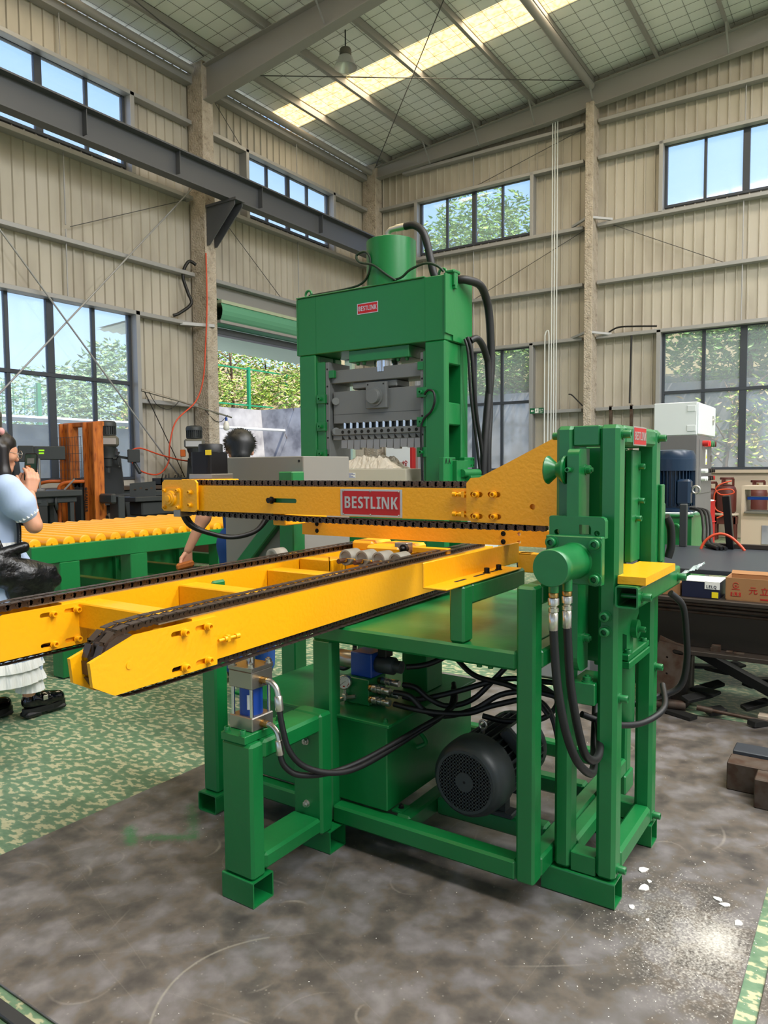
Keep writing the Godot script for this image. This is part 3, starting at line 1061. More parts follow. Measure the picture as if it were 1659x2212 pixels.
func base_frame() -> void:
	var o := thing("machine_base_frame", "green welded tube frame with sheet table top under the yellow conveyor, around tank and motor", "machine frame", Vector3(-1.5, 0, -2.5))
	var g = M.green
	var b := MB.new()
	b.box(-0.918, -0.856, 0.085, 1.03, -2.17, -2.106, 0.008)
	part(o, "leg", b, g)
	b = MB.new()
	b.box(-1.735, -1.648, 0.085, 0.765, -2.17, -2.106, 0.008)
	part(o, "leg", b, g)
	b = MB.new()
	b.box(-2.272, -2.19, 0.08, 0.95, -2.12, -2.05, 0.008)
	part(o, "leg", b, g)
	b = MB.new()
	b.box(-2.272, -2.19, 0.08, 0.9, -3.2, -3.13, 0.008)
	part(o, "leg", b, g)
	b = MB.new()
	b.box(-0.918, -0.856, 0.085, 0.765, -3.2, -3.13, 0.008)
	part(o, "leg", b, g)
	for q in [[-2.285, -2.18, -2.13, -2.03], [-2.285, -2.18, -3.22, -3.11]]:
		b = MB.new()
		b.rtube(q[0], q[1], 0.0, 0.08, q[2], q[3], 2)
		part(o, "foot", b, g)
	b = MB.new()
	b.box(-0.95, -0.85, 0.0, 0.085, -3.22, -3.1, 0.006)
	part(o, "foot", b, g)
	# rails
	b = MB.new()
	b.box(-1.648, -0.918, 0.085, 0.152, -2.17, -2.106, 0.008)
	part(o, "bottom_rail", b, g)
	b = MB.new()
	b.box(-2.19, -1.735, 0.085, 0.152, -2.17, -2.11, 0.008)
	part(o, "bottom_rail", b, g)
	b = MB.new()
	b.box(-0.918, -0.856, 0.085, 0.152, -3.13, -2.17, 0.008)
	part(o, "bottom_rail", b, g)
	b = MB.new()
	b.box(-2.26, -2.2, 0.085, 0.152, -3.13, -2.12, 0.008)
	part(o, "bottom_rail", b, g)
	b = MB.new()
	b.box(-2.2, -0.918, 0.085, 0.152, -3.19, -3.13, 0.008)
	part(o, "bottom_rail", b, g)
	b = MB.new()
	b.box(-1.41, -1.35, 0.09, 0.155, -3.13, -2.17, 0.008)
	part(o, "cross_rail", b, g)
	b = MB.new()
	b.box(-1.35, -0.918, 0.09, 0.155, -2.42, -2.36, 0.008)
	part(o, "cross_rail", b, g)
	b = MB.new()
	b.box(-1.35, -0.918, 0.09, 0.155, -2.82, -2.76, 0.008)
	part(o, "cross_rail", b, g)
	b = MB.new()
	b.box(-1.735, -0.918, 0.762, 0.823, -2.17, -2.106, 0.008)
	part(o, "table_rail", b, g)
	b = MB.new()
	b.box(-0.918, -0.856, 0.762, 0.823, -3.13, -2.17, 0.008)
	part(o, "table_rail", b, g)
	b = MB.new()
	b.box(-1.735, -1.67, 0.762, 0.82, -3.13, -2.17, 0.008)
	part(o, "table_rail", b, g)
	b = MB.new()
	b.box(-2.19, -0.918, 0.762, 0.82, -3.2, -3.13, 0.008)
	part(o, "table_rail", b, g)
	b = MB.new()
	b.box(-0.915, -0.858, 0.965, 1.03, -2.52, -2.17, 0.008)
	part(o, "top_rail", b, g)
	b = MB.new()
	b.box(-1.665, -0.922, 0.812, 0.822, -3.12, -2.16, 0.002)
	part(o, "table_plate", b, g)
	b = MB.new()
	b.box(-1.158, -1.102, 0.823, 1.013, -2.18, -2.112, 0.008)
	part(o, "support_post", b, g)
	b = MB.new()
	b.box(-1.158, -1.104, 0.943, 1.013, -2.62, -2.18, 0.008)
	part(o, "support_rail", b, g)
	for z in [-2.45, -2.95]:
		for q in [[-2.18, -2.12, 0.88], [-1.72, -1.67, 0.88]]:
			b = MB.new()
			b.box(q[0], q[1], 0.82, q[2], z - 0.03, z + 0.03, 0.006)
			part(o, "conveyor_support", b, g)
	for x in [-1.06, -1.02]:
		screw(o, Vector3(x, 0.762, -2.14), Vector3.DOWN, 0.009, g)
	# guide angle on the post
	b = MB.new()
	b.box(-1.192, -1.186, 1.014, 1.096, -2.75, -2.0, 0.002)
	b.box(-1.192, -1.103, 1.013, 1.019, -2.58, -2.0, 0.002)
	var ga := part(o, "guide_angle", b, M.yellow, "yellow steel angle bar with slotted holes")
	for z in [-2.18, -2.32, -2.45]:
		b = MB.new()
		b.prism(MB.slot(-0.04, 0.04, 0, 0.006), 0.0, 0.0006, Transform3D(Basis(Vector3.BACK, Vector3.RIGHT, Vector3.UP), Vector3(-1.15, 1.019, z)))
		part(ga, "slot", b, M.dark)
	for z in [-2.38, -2.48]:
		put(ga, "socket_screw", screw_mesh(0.010, 1.3), M.black_bolt, Vector3(-1.15, 1.019, z), Basis())
	# cabinet bracket: post and brace at the back
	b = MB.new()
	b.box(-2.68, -2.58, 0.08, 1.38, -3.09, -2.99, 0.006)
	part(o, "back_post", b, g)
	b = MB.new()
	b.bar(Vector3(-3.08, 0.80, -3.07), Vector3(-2.66, 1.22, -3.07), 0.05, 0.075, 0.006)
	part(o, "brace", b, g)
	b = MB.new()
	b.box(-2.68, -2.26, 0.08, 0.15, -3.19, -3.0, 0.006)
	part(o, "bracket_rail", b, g)
	b = MB.new()
	b.box(-3.1, -2.6, 0.66, 0.72, -3.5, -3.06, 0.006)
	part(o, "bracket_shelf", b, g)
	b = MB.new()
	b.box(-2.70, -2.56, 0.0, 0.08, -3.12, -2.96, 0.004)
	part(o, "foot", b, g)

func cylinder_stand() -> void:
	var o := thing("cylinder_stand", "low green tube stand with open box feet in front, carrying the small blue cylinder", "stand", Vector3(-1.68, 0, -1.85))
	var g = M.green
	var b := MB.new()
	b.box(-1.745, -1.612, 0.085, 0.526, -1.712, -1.65, 0.009)
	part(o, "post", b, g)
	b = MB.new()
	b.box(-1.745, -1.612, 0.085, 0.526, -2.066, -2.0, 0.009)
	part(o, "post", b, g)
	b = MB.new()
	b.box(-1.744, -1.613, 0.464, 0.526, -2.0, -1.712, 0.009)
	part(o, "top_rail", b, g)
	b = MB.new()
	b.box(-1.742, -1.613, 0.097, 0.152, -2.0, -1.712, 0.009)
	part(o, "lower_rail", b, g)
	for q in [[-1.740, -1.645], [-2.135, -2.04]]:
		b = MB.new()
		b.rtube(-1.747, -1.609, 0.0, 0.085, q[0], q[1], 0, 0.005, 0.004)
		part(o, "foot", b, g)
	b = MB.new()
	b.box(-1.742, -1.635, 0.526, 0.552, -1.84, -1.648, 0.002)
	part(o, "mounting_plate", b, g)
	for q in [[-1.725, -1.66], [-1.655, -1.66], [-1.725, -1.83], [-1.655, -1.83]]:
		screw(o, Vector3(q[0], 0.552, q[1]), Y, 0.0095, g, 1.1)
	for y in [0.42, 0.19]:
		put(o, "hex_nut", hex_mesh(0.011), M.zinc, Vector3(-1.68, y, -2.0), aim(Z))

func fitting(parent: Node3D, at: Vector3, d: Vector3, k := 1.0) -> Vector3:    # adaptor: brass nut, zinc nut, crimped sleeve; returns the end of the sleeve
	d = d.normalized()
	var b := MB.new()
	b.lathe(at, d, [Vector2(0.012, 0), Vector2(0.014, 0.002), Vector2(0.014, 0.014), Vector2(0.011, 0.016)], 6)
	part(parent, "adaptor_nut", b, M.brass)
	b = MB.new()
	b.lathe(at + d * 0.016, d, [Vector2(0.015, 0), Vector2(0.016, 0.002), Vector2(0.016, 0.02), Vector2(0.011, 0.023), Vector2(0.011, 0.027), Vector2(0.015, 0.029), Vector2(0.015, 0.04), Vector2(0.011, 0.042)], 6)
	part(parent, "hose_nut", b, M.zinc)
	var L := 0.05 * k
	b = MB.new()
	b.lathe(at + d * 0.058, d, [Vector2(0.011, 0), Vector2(0.0135, 0.002), Vector2(0.0135, L), Vector2(0.012, L + 0.002)], 14)
	part(parent, "crimp_sleeve", b, M.zinc)
	return at + d * (0.058 + L)

func lift_cylinder() -> void:
	var o := thing("hydraulic_cylinder", "small blue tie-rod hydraulic cylinder with machined grey end blocks standing on the green stand", "cylinder", Vector3(-1.688, 0.552, -1.735))
	var b := MB.new()
	b.box(-1.745, -1.642, 0.552, 0.598, -1.79, -1.69, 0.003)
	part(o, "end_block", b, M.steel)
	b = MB.new()
	b.box(-1.745, -1.642, 0.690, 0.747, -1.79, -1.69, 0.003)
	part(o, "end_block", b, M.steel)
	b = MB.new()
	b.box(-1.747, -1.640, 0.747, 0.760, -1.792, -1.688, 0.002)
	part(o, "gland_plate", b, M.steel)
	b = MB.new()
	b.cyl(Vector3(-1.6935, 0.598, -1.74), Vector3(-1.6935, 0.690, -1.74), 0.038, -1, 28)
	var br := part(o, "barrel", b, M.blue_paint)
	b = MB.new()
	b.t = Transform3D(Basis(Vector3.UP, 0.65), Vector3(-1.6935, 0.642, -1.74))
	b.box(-0.009, 0.009, -0.024, 0.024, 0.0365, 0.0385)
	part(br, "maker_label", b, M.white)
	b = MB.new()
	b.t = Transform3D(Basis(Vector3.UP, 0.75), Vector3(-1.6935, 0.642, -1.74))
	b.box(-0.003, 0.003, -0.022, 0.022, 0.0385, 0.0390)
	part(br, "label_stripe", b, M.dusty_green)
	for sx in [-0.041, 0.041]:
		for sz in [-0.041, 0.041]:
			b = MB.new()
			b.cyl(Vector3(-1.6935 + sx, 0.59, -1.74 + sz), Vector3(-1.6935 + sx, 0.70, -1.74 + sz), 0.0062, -1, 10)
			part(o, "tie_rod", b, M.chrome)
			put(o, "hex_nut", hex_mesh(0.011), M.zinc, Vector3(-1.6935 + sx, 0.760, -1.74 + sz), Basis())
	b = MB.new()
	b.cyl(Vector3(-1.6935, 0.75, -1.74), Vector3(-1.6935, 0.84, -1.74), 0.014, -1, 18)
	part(o, "piston_rod", b, M.chrome)
	# elbow fittings at the right side of the blocks
	for q in [[0.715, 0.0], [0.572, 0.0]]:
		var y: float = q[0]
		b = MB.new()
		b.lathe(Vector3(-1.642, y, -1.735), X, [Vector2(0.013, 0), Vector2(0.013, 0.006), Vector2(0.011, 0.006), Vector2(0.011, 0.014), Vector2(0.0125, 0.014), Vector2(0.0125, 0.026)], 6)
		part(o, "adaptor_nut", b, M.brass)
		b = MB.new()
		b.tube([Vector3(-1.617, y, -1.735), Vector3(-1.598, y - 0.002, -1.735), Vector3(-1.575, y - 0.018, -1.733), Vector3(-1.566, y - 0.045, -1.731)], 0.0095, 12)
		part(o, "elbow_pipe", b, M.zinc)
		b = MB.new()
		b.lathe(Vector3(-1.567, y - 0.04, -1.731), Vector3(0.16, -1, 0.03), [Vector2(0.011, 0), Vector2(0.0135, 0.003), Vector2(0.0135, 0.045), Vector2(0.0115, 0.048)], 14)
		part(o, "crimp_sleeve", b, M.zinc)

func hoses() -> void:
	var r := 0.0098
	var h := MB.new()
	h.tube([Vector3(-1.560, 0.628, -1.729), Vector3(-1.548, 0.57, -1.73), Vector3(-1.53, 0.50, -1.74), Vector3(-1.50, 0.442, -1.78), Vector3(-1.45, 0.405, -1.86), Vector3(-1.41, 0.40, -1.97), Vector3(-1.37, 0.43, -2.2), Vector3(-1.31, 0.49, -2.38), Vector3(-1.35, 0.54, -2.5)], r, 12)
	solo("hydraulic_hose", h, M.rubber, "long black hose looping from the upper port of the blue cylinder before the tank", "hose")
	h = MB.new()
	h.tube([Vector3(-1.560, 0.486, -1.729), Vector3(-1.548, 0.45, -1.735), Vector3(-1.52, 0.415, -1.77), Vector3(-1.47, 0.40, -1.86), Vector3(-1.42, 0.41, -1.99), Vector3(-1.36, 0.45, -2.22), Vector3(-1.30, 0.50, -2.40), Vector3(-1.36, 0.55, -2.52)], r, 12)
	solo("hydraulic_hose", h, M.rubber, "black hydraulic hose from the lower port of the blue cylinder, running just above its twin", "hose")
	# two hoses hanging from the big horizontal cylinder
	h = MB.new()
	h.tube([Vector3(-0.757, 0.945, -2.0), Vector3(-0.752, 0.86, -2.0), Vector3(-0.742, 0.76, -2.0), Vector3(-0.722, 0.64, -2.01), Vector3(-0.70, 0.55, -2.04), Vector3(-0.685, 0.49, -2.11), Vector3(-0.70, 0.475, -2.20), Vector3(-0.75, 0.50, -2.36), Vector3(-0.79, 0.60, -2.5)], 0.0125, 12)
	solo("hydraulic_hose", h, M.rubber, "thick black hose hanging from the left fitting under the big green horizontal cylinder", "hose")
	h = MB.new()
	h.tube([Vector3(-0.735, 0.955, -2.05), Vector3(-0.730, 0.86, -2.05), Vector3(-0.722, 0.76, -2.05), Vector3(-0.704, 0.64, -2.06), Vector3(-0.690, 0.55, -2.09), Vector3(-0.682, 0.515, -2.16), Vector3(-0.70, 0.52, -2.26), Vector3(-0.76, 0.56, -2.42)], 0.0125, 12)
	solo("hydraulic_hose", h, M.rubber, "thick black hose hanging from the right fitting under the big green horizontal cylinder", "hose")
	h = MB.new()
	h.tube([Vector3(-0.62, 0.93, -2.82), Vector3(-0.585, 0.88, -2.86), Vector3(-0.575, 0.78, -2.88), Vector3(-0.575, 0.66, -2.9), Vector3(-0.60, 0.56, -2.9), Vector3(-0.68, 0.52, -2.85), Vector3(-0.78, 0.50, -2.7)], 0.0125, 10)
	solo("hydraulic_hose", h, M.rubber, "grey-black hose bulging out behind the right rear post of the green tower", "hose")
	h = MB.new()
	h.tube([Vector3(-0.79, 0.58, -2.35), Vector3(-0.72, 0.53, -2.45), Vector3(-0.66, 0.50, -2.6), Vector3(-0.62, 0.52, -2.75), Vector3(-0.66, 0.56, -2.9)], 0.011, 10)
	solo("hydraulic_hose", h, M.rubber, "black hose curling low behind the round foot of the vertical green cylinder", "hose")

func tower() -> void:
	var o := thing("splitting_tower", "tall green tower of rectangular tube frames with a big horizontal cylinder at its front", "machine tower", Vector3(-0.75, 0, -2.53))
	var g = M.green
	var b: MB
	# feet across the front and back
	for q in [[-2.345, -2.26], [-2.80, -2.715]]:
		b = MB.new()
		b.rtube(-0.892, -0.65, 0.0, 0.085, q[0], q[1], 0, 0.005, 0.006)
		part(o, "foot", b, g)
	# two upright frames
	for xx in [[-0.714, -0.652], [-0.852, -0.796]]:
		b = MB.new()
		b.box(xx[0], xx[1], 0.087, 1.525, -2.335, -2.262, 0.012)
		part(o, "post", b, g)
		b = MB.new()
		b.box(xx[0], xx[1], 0.087, 1.525, -2.785, -2.71, 0.012)
		part(o, "post", b, g)
		b = MB.new()
		b.box(xx[0], xx[1], 0.094, 0.160, -2.71, -2.335, 0.010)
		part(o, "bottom_rail", b, g)
		b = MB.new()
		b.box(xx[0], xx[1], 1.463, 1.525, -2.71, -2.335, 0.010)
		part(o, "top_rail", b, g)
	for q in [[0.087, 0.150], [1.462, 1.524]]:
		for zz in [[-2.33, -2.266], [-2.78, -2.715]]:
			b = MB.new()
			b.box(-0.796, -0.714, q[0], q[1], zz[0], zz[1], 0.003)
			part(o, "spacer_block", b, g)
	for q in [[-0.652, 1.495, -2.30], [-0.652, 1.495, -2.75], [-0.652, 0.67, -2.30], [-0.652, 0.667, -2.75], [-0.652, 0.118, -2.30], [-0.652, 0.112, -2.75]]:
		screw(o, Vector3(q[0], q[1], q[2]), X, 0.0125, g, 1.35)
	screw(o, Vector3(-0.852, 1.495, -2.30), -X, 0.0125, g, 1.2)
	for y in [0.932, 0.885]:
		screw(o, Vector3(-0.688, y, -2.262), Z, 0.015, g)
	nameplate(o, Vector3(-0.6515, 1.494, -2.49), Basis(Vector3.UP, PI / 2), 0.155, 0.062, false)
	# lever plate with rounded ends and the grooved roller
	var pts := []
	for k in 7:
		var a := PI / 2 * k / 6
		pts.append(Vector2(-2.225 + sin(a) * 0.025, 1.43 + cos(a) * 0.022))
	for k in 7:
		var a := PI / 2 * k / 6
		pts.append(Vector2(-2.25 + cos(a) * 0.05, 0.805 - sin(a) * 0.05))
	pts.append(Vector2(-2.30, 0.755)); pts.append(Vector2(-2.30, 1.452))
	b = MB.new()
	side_plate(b, pts, -0.792, -0.755)
	var lv := part(o, "lever_plate", b, g)
	hexbolt(lv, Vector3(-0.755, 1.387, -2.265), X, 0.014, g)
	hexbolt(lv, Vector3(-0.755, 0.857, -2.265), X, 0.014, g)
	screw(lv, Vector3(-0.785, 1.387, -2.2), Z, 0.008, g, 1.8)
	b = MB.new()
	b.lathe(Vector3(-0.865, 1.387, -2.225), X, [Vector2(0.02, -0.004), Vector2(0.043, 0.0), Vector2(0.045, 0.004), Vector2(0.022, 0.030), Vector2(0.022, 0.034), Vector2(0.045, 0.058), Vector2(0.043, 0.064), Vector2(0.015, 0.066)], 32)
	part(o, "grooved_roller", b, g)
	b = MB.new()     # slotted bracket above the flange
	front_plate(b, [Vector2(-0.847, 1.18), Vector2(-0.672, 1.18), Vector2(-0.672, 1.232), Vector2(-0.676, 1.241), Vector2(-0.686, 1.245), Vector2(-0.755, 1.245), Vector2(-0.792, 1.245), Vector2(-0.843, 1.245), Vector2(-0.847, 1.241)], -2.225, -2.197, [MB.disc(-0.822, 1.195, 0.009), MB.disc(-0.697, 1.195, 0.009), PackedVector2Array([Vector2(-0.752, 1.19), Vector2(-0.715, 1.19), Vector2(-0.715, 1.212), Vector2(-0.722, 1.22), Vector2(-0.752, 1.22)])])
	part(o, "upper_bracket", b, g)
	b = MB.new()
	b.box(-0.847, -0.672, 1.040, 1.187, -2.197, -2.168, 0.003)
	var fl := part(o, "flange_plate", b, g)
	for q in [[-0.827, 1.165], [-0.692, 1.165], [-0.692, 1.06], [-0.827, 1.06]]:
		screw(fl, Vector3(q[0], q[1], -2.168), Z, 0.0155, g, 0.8)
	b = MB.new()
	b.lathe(Vector3(-0.757, 1.112, -2.168), Z, [Vector2(0.056, 0), Vector2(0.053, 0.006), Vector2(0.0525, 0.008), Vector2(0.0525, 0.155), Vector2(0.0535, 0.157), Vector2(0.0535, 0.192), Vector2(0.0515, 0.195)], 48)
	var cy := part(o, "cylinder_barrel", b, g)
	for q in [[-0.757, -2.0], [-0.735, -2.05]]:
		b = MB.new()
		b.cyl(Vector3(q[0], 1.075, q[1]), Vector3(q[0], 1.040, q[1]), 0.0145, -1, 16)
		part(cy, "port", b, g)
		fitting(cy, Vector3(q[0], 1.040, q[1]), Vector3.DOWN)
	# guide blocks behind the lever and the block with a standing bolt below it
	b = MB.new()
	b.box(-0.796, -0.714, 0.648, 0.718, -2.40, -2.245, 0.003)
	part(o, "stop_block", b, g)
	hexbolt(o, Vector3(-0.745, 0.718, -2.265), Y, 0.014, g)
	b = MB.new()
	b.box(-0.79, -0.735, 0.76, 1.46, -2.66, -2.36, 0.004)
	part(o, "slide", b, g)
	# inner guide bars seen through the right frame
	b = MB.new()
	b.box(-0.718, -0.694, 1.065, 1.452, -2.675, -2.565, 0.003)
	var gb := part(o, "guide_bar", b, g)
	for q in [[1.395, -2.655], [1.275, -2.655], [1.215, -2.62]]:
		screw(gb, Vector3(-0.694, q[0], q[1]), X, 0.0105, g, 1.2)
	b = MB.new()
	b.box(-0.735, -0.714, 1.08, 1.45, -2.52, -2.42, 0.003)
	part(o, "guide_bar", b, g)
	# shelf plate and the tube that carries it
	b = MB.new()
	b.prism(PackedVector2Array([Vector2(-0.79, -2.335), Vector2(-0.652, -2.335), Vector2(-0.652, -2.262), Vector2(-0.568, -2.262), Vector2(-0.568, -2.65), Vector2(-0.688, -2.65), Vector2(-0.688, -2.56), Vector2(-0.79, -2.56)]), 1.038, 1.062, Transform3D(Basis(Vector3.RIGHT, Vector3.BACK, Vector3.DOWN), Vector3(0, 2.1, 0)))
	part(o, "shelf_plate", b, M.yellow, "thick yellow shelf plate")
	b = MB.new()
	b.rtube(-0.652, -0.583, 0.968, 1.036, -2.80, -2.235, 2, 0.005, 0.009)
	var sh := part(o, "shelf_tube", b, g)
	for z in [-2.28, -2.765]:
		screw(sh, Vector3(-0.583, 1.0, z), X, 0.0125, g, 1.5)
	b = MB.new()
	b.cyl(Vector3(-0.645, 1.0, -2.28), Vector3(-0.59, 1.0, -2.28), 0.008, -1, 10)
	part(sh, "through_bolt", b, g)
	# bracket plate under the shelf with its small roller, flange and standing cylinder
	b = MB.new()
	side_plate(b, [Vector2(-2.335, 0.965), Vector2(-2.64, 0.965), Vector2(-2.64, 0.88), Vector2(-2.57, 0.84), Vector2(-2.57, 0.76), Vector2(-2.49, 0.76), Vector2(-2.49, 0.83), Vector2(-2.42, 0.85), Vector2(-2.335, 0.86)], -0.70, -0.685)
	var br := part(o, "bracket_plate", b, g)
	b = MB.new()
	b.cyl(Vector3(-0.685, 0.84, -2.56), Vector3(-0.665, 0.84, -2.56), 0.032, -1, 24)
	part(br, "pivot_disc", b, g)
	screw(br, Vector3(-0.665, 0.84, -2.56), X, 0.010, g, 1.6)
	for q in [[0.727, 0.752], [0.754, 0.775]]:
		b = MB.new()
		b.box(-0.78, -0.66 if q[0] < 0.75 else -0.663, q[0], q[1], -2.70, -2.44, 0.003)
		part(o, "cylinder_flange", b, g)
	for q in [[-0.675, -2.47], [-0.675, -2.67]]:
		screw(o, Vector3(q[0], 0.775, q[1]), Y, 0.011, g, 0.7)
	b = MB.new()
	b.lathe(Vector3(-0.722, 0.727, -2.565), Vector3.DOWN, [Vector2(0.045, 0), Vector2(0.045, 0.215), Vector2(0.042, 0.22)], 36)
	part(o, "standing_cylinder", b, g)
	# side cover strips and cable gland at the back
	b = MB.new()
	b.box(-0.652, -0.64, 1.05, 1.33, -2.80, -2.755, 0.003)
	b.box(-0.66, -0.645, 1.02, 1.26, -2.835, -2.802, 0.003)
	part(o, "cover_strip", b, g)
	var cg := MB.new()
	var cp := []
	for k in 60:
		cp.append(Vector2(0.0145 if k % 2 == 0 else 0.012, k * 0.003))
	cg.tube([Vector3(-0.645, 1.21, -2.84), Vector3(-0.632, 1.17, -2.86), Vector3(-0.63, 1.10, -2.865), Vector3(-0.64, 1.055, -2.86)], 0.015, 12)
	part(o, "conduit", cg, M.rubber, "black corrugated conduit")

func conveyor() -> void:
	var o := thing("chain_conveyor", "long yellow twin-rail infeed conveyor with cross members, sloping gently up towards the tower", "conveyor", Vector3(-1.9, 0.84, -2.2))
	var yl = M.yellow
	var b: MB
	var bot := func(z: float, off: float): return 0.843 + off + 0.0155 * (-z - 1.343)
	var top := func(z: float, off: float): return 0.978 + off + 0.0115 * (-z - 1.27)
	for rail in [[-1.66, -1.58, 0.0], [-2.28, -2.2, -0.014]]:
		var x0: float = rail[0]
		var x1: float = rail[1]
		var f: float = rail[2]
		b = MB.new()
		side_plate(b, [Vector2(-3.35, bot.call(-3.35, f)), Vector2(-3.35, top.call(-3.35, f)), Vector2(-1.40, top.call(-1.40, f)), Vector2(-1.40, bot.call(-1.40, f))], x0 + 0.004, x1 - 0.004)
		var rl := part(o, "rail_beam", b, yl)
		b = MB.new()
		b.prism(PackedVector2Array([Vector2(-3.3, top.call(-3.3, f)), Vector2(-1.3, top.call(-1.3, f)), Vector2(-1.3, top.call(-1.3, f) + 0.004), Vector2(-3.3, top.call(-3.3, f) + 0.004)]), -(x0 + x1) / 2 - 0.016, -(x0 + x1) / 2 + 0.016, ZY)
		part(rl, "wear_strip", b, M.steel)
		for sx in [x0, x1]:      # nose plates with adjusting slots
			var slots := []
			for q in [[-1.345, 0.9505], [-1.43, 0.9515], [-1.345, 0.853], [-1.43, 0.854]]:
				slots.append(MB.slot(q[0] - 0.012, q[0] + 0.028, q[1] + f, 0.0075))
			b = MB.new()
			side_plate(b, [Vector2(-1.068, 0.930 + f), Vector2(-1.075, 0.868 + f), Vector2(-1.136, 0.833 + f), Vector2(-1.482, 0.834 + f), Vector2(-1.485, 0.974 + f), Vector2(-1.204, 0.973 + f)], sx - 0.006, sx + 0.006, slots)
			var np := part(o, "nose_plate", b, yl)
			if sx == x1:
				for q in [[-1.362, 0.9505], [-1.447, 0.9515], [-1.362, 0.853], [-1.447, 0.854]]:
					screw(np, Vector3(sx + 0.006, q[1] + f, q[0]), X, 0.0098, yl, 1.1)
				b = MB.new()
				b.cyl(Vector3(sx + 0.006, 0.90 + f, -1.181), Vector3(sx + 0.008, 0.90 + f, -1.181), 0.010, -1, 20)
				b.cyl(Vector3(sx + 0.008, 0.90 + f, -1.181), Vector3(sx + 0.0085, 0.90 + f, -1.181), 0.002, -1, 8)
				part(np, "axle_end", b, yl)
				b = MB.new()
				b.box(sx + 0.002, sx + 0.014, 0.892 + f, 0.912 + f, -1.530, -1.518, 0.001)
				b.cyl(Vector3(sx + 0.009, 0.902 + f, -1.486), Vector3(sx + 0.009, 0.902 + f, -1.555), 0.005, -1, 10)
				b.cyl(Vector3(sx + 0.009, 0.902 + f, -1.553), Vector3(sx + 0.009, 0.902 + f, -1.568), 0.008, -1, 12)
				b.lathe(Vector3(sx + 0.009, 0.902 + f, -1.518), Z, [Vector2(0.009, 0), Vector2(0.009, 0.01)], 6)
				part(np, "tension_bolt", b, yl)
		b = MB.new()
		var xm := (x0 + x1) / 2
		b.lathe(Vector3(xm - 0.008, 0.912 + f, -1.185), X, [Vector2(0.062, 0), Vector2(0.066, 0.004), Vector2(0.066, 0.012), Vector2(0.062, 0.016)], 24)
		part(o, "sprocket", b, M.steel)
		# the chain
		var ch := Node3D.new()
		ch.name = "drive_chain"
		o.add_child(ch, true)
		ch.set_meta("label", "oily brown roller chain with flat attachment wings")
		var path := []
		path.append(Vector3(xm, top.call(-3.3, f) + 0.014, -3.3))
		path.append(Vector3(xm, top.call(-1.25, f) + 0.014, -1.25))
		var c := Vector3(xm, 0.909 + f, -1.19)
		for k in 13:
			var a := PI / 2 + 0.25 - (PI + 0.35) * k / 12.0
			path.append(c + Vector3(0, sin(a) * 0.079, cos(a) * 0.079))
		path.append(Vector3(xm, bot.call(-1.5, f) - 0.014, -1.5))
		path.append(Vector3(xm, bot.call(-3.3, f) - 0.014, -3.3))
		run_chain(ch, path, link_mesh(), X, -1.0)
	# cross members between the rails
	for z in [-1.50, -1.93, -2.42, -3.0]:
		b = MB.new()
		b.box(-2.204, -1.656, 0.875, 0.958, z - 0.045, z + 0.045, 0.004)
		part(o, "cross_member", b, yl)
	# roller bracket between the rails
	b = MB.new()
	var notch := [Vector2(-2.03, 0.90), Vector2(-1.67, 0.90), Vector2(-1.67, 1.0)]
	for k in [3, 2, 1, 0]:
		var xc: float = -1.955 + k * 0.088
		notch.append_array([Vector2(xc + 0.022, 1.0), Vector2(xc + 0.018, 0.985), Vector2(xc - 0.018, 0.985), Vector2(xc - 0.022, 1.0)])
	notch.append(Vector2(-2.03, 1.0))
	front_plate(b, notch, -2.60, -2.59)
	front_plate(b, notch, -2.72, -2.71)
	b.box(-2.2, -2.03, 0.91, 0.985, -2.72, -2.59, 0.003)
	part(o, "roller_bracket", b, yl)
	for k in 4:
		var xc: float = -1.955 + k * 0.088
		b = MB.new()
		b.lathe(Vector3(xc, 1.0, -2.70), Z, [Vector2(0.015, 0), Vector2(0.034, 0.0), Vector2(0.036, 0.003), Vector2(0.036, 0.082), Vector2(0.034, 0.085), Vector2(0.027, 0.085), Vector2(0.026, 0.08), Vector2(0.012, 0.08)], 24)
		var ro := part(o, "rubber_roller", b, M.roller_rubber, "pale rubber support roller")
		b = MB.new()
		b.cyl(Vector3(xc, 0.988, -2.72), Vector3(xc, 0.988, -2.565), 0.011, -1, 12)
		part(ro, "roller_pin", b, M.pin_brown)
	b = MB.new()
	b.lathe(Vector3(-2.36, 0.985, -2.66), Z, [Vector2(0.015, 0), Vector2(0.036, 0.003), Vector2(0.036, 0.082), Vector2(0.026, 0.085), Vector2(0.012, 0.08)], 24)
	part(o, "rubber_roller", b, M.roller_rubber)
	b = MB.new()
	b.box(-2.36, -2.28, 0.93, 0.99, -2.74, -2.66, 0.003)
	part(o, "roller_bracket", b, yl)
	# end blocks near the tower
	for q in [[-2.19, -2.06, 0.98, 1.035, -3.16, -2.98], [-2.02, -1.83, 0.97, 1.03, -3.12, -2.86], [-1.83, -1.72, 0.97, 1.01, -2.99, -2.93]]:
		b = MB.new()
		b.box(q[0], q[1], q[2], q[3], q[4], q[5], 0.012)
		part(o, "end_block", b, yl)
	b = MB.new()
	b.box(-1.86, -1.79, 1.0, 1.05, -2.92, -2.87, 0.003)
	var sens := part(o, "sensor_block", b, M.steel)
	b = MB.new()
	b.lathe(Vector3(-1.80, 1.025, -2.87), Z, [Vector2(0.02, 0), Vector2(0.02, 0.02), Vector2(0.012, 0.02), Vector2(0.008, 0.034), Vector2(0.003, 0.036)], 18)
	part(sens, "sensor_knob", b, M.black_bolt)
	b = MB.new()
	b.box(-1.78, -1.60, 1.005, 1.03, -2.94, -2.90, 0.002)
	part(o, "sensor_arm", b, yl)

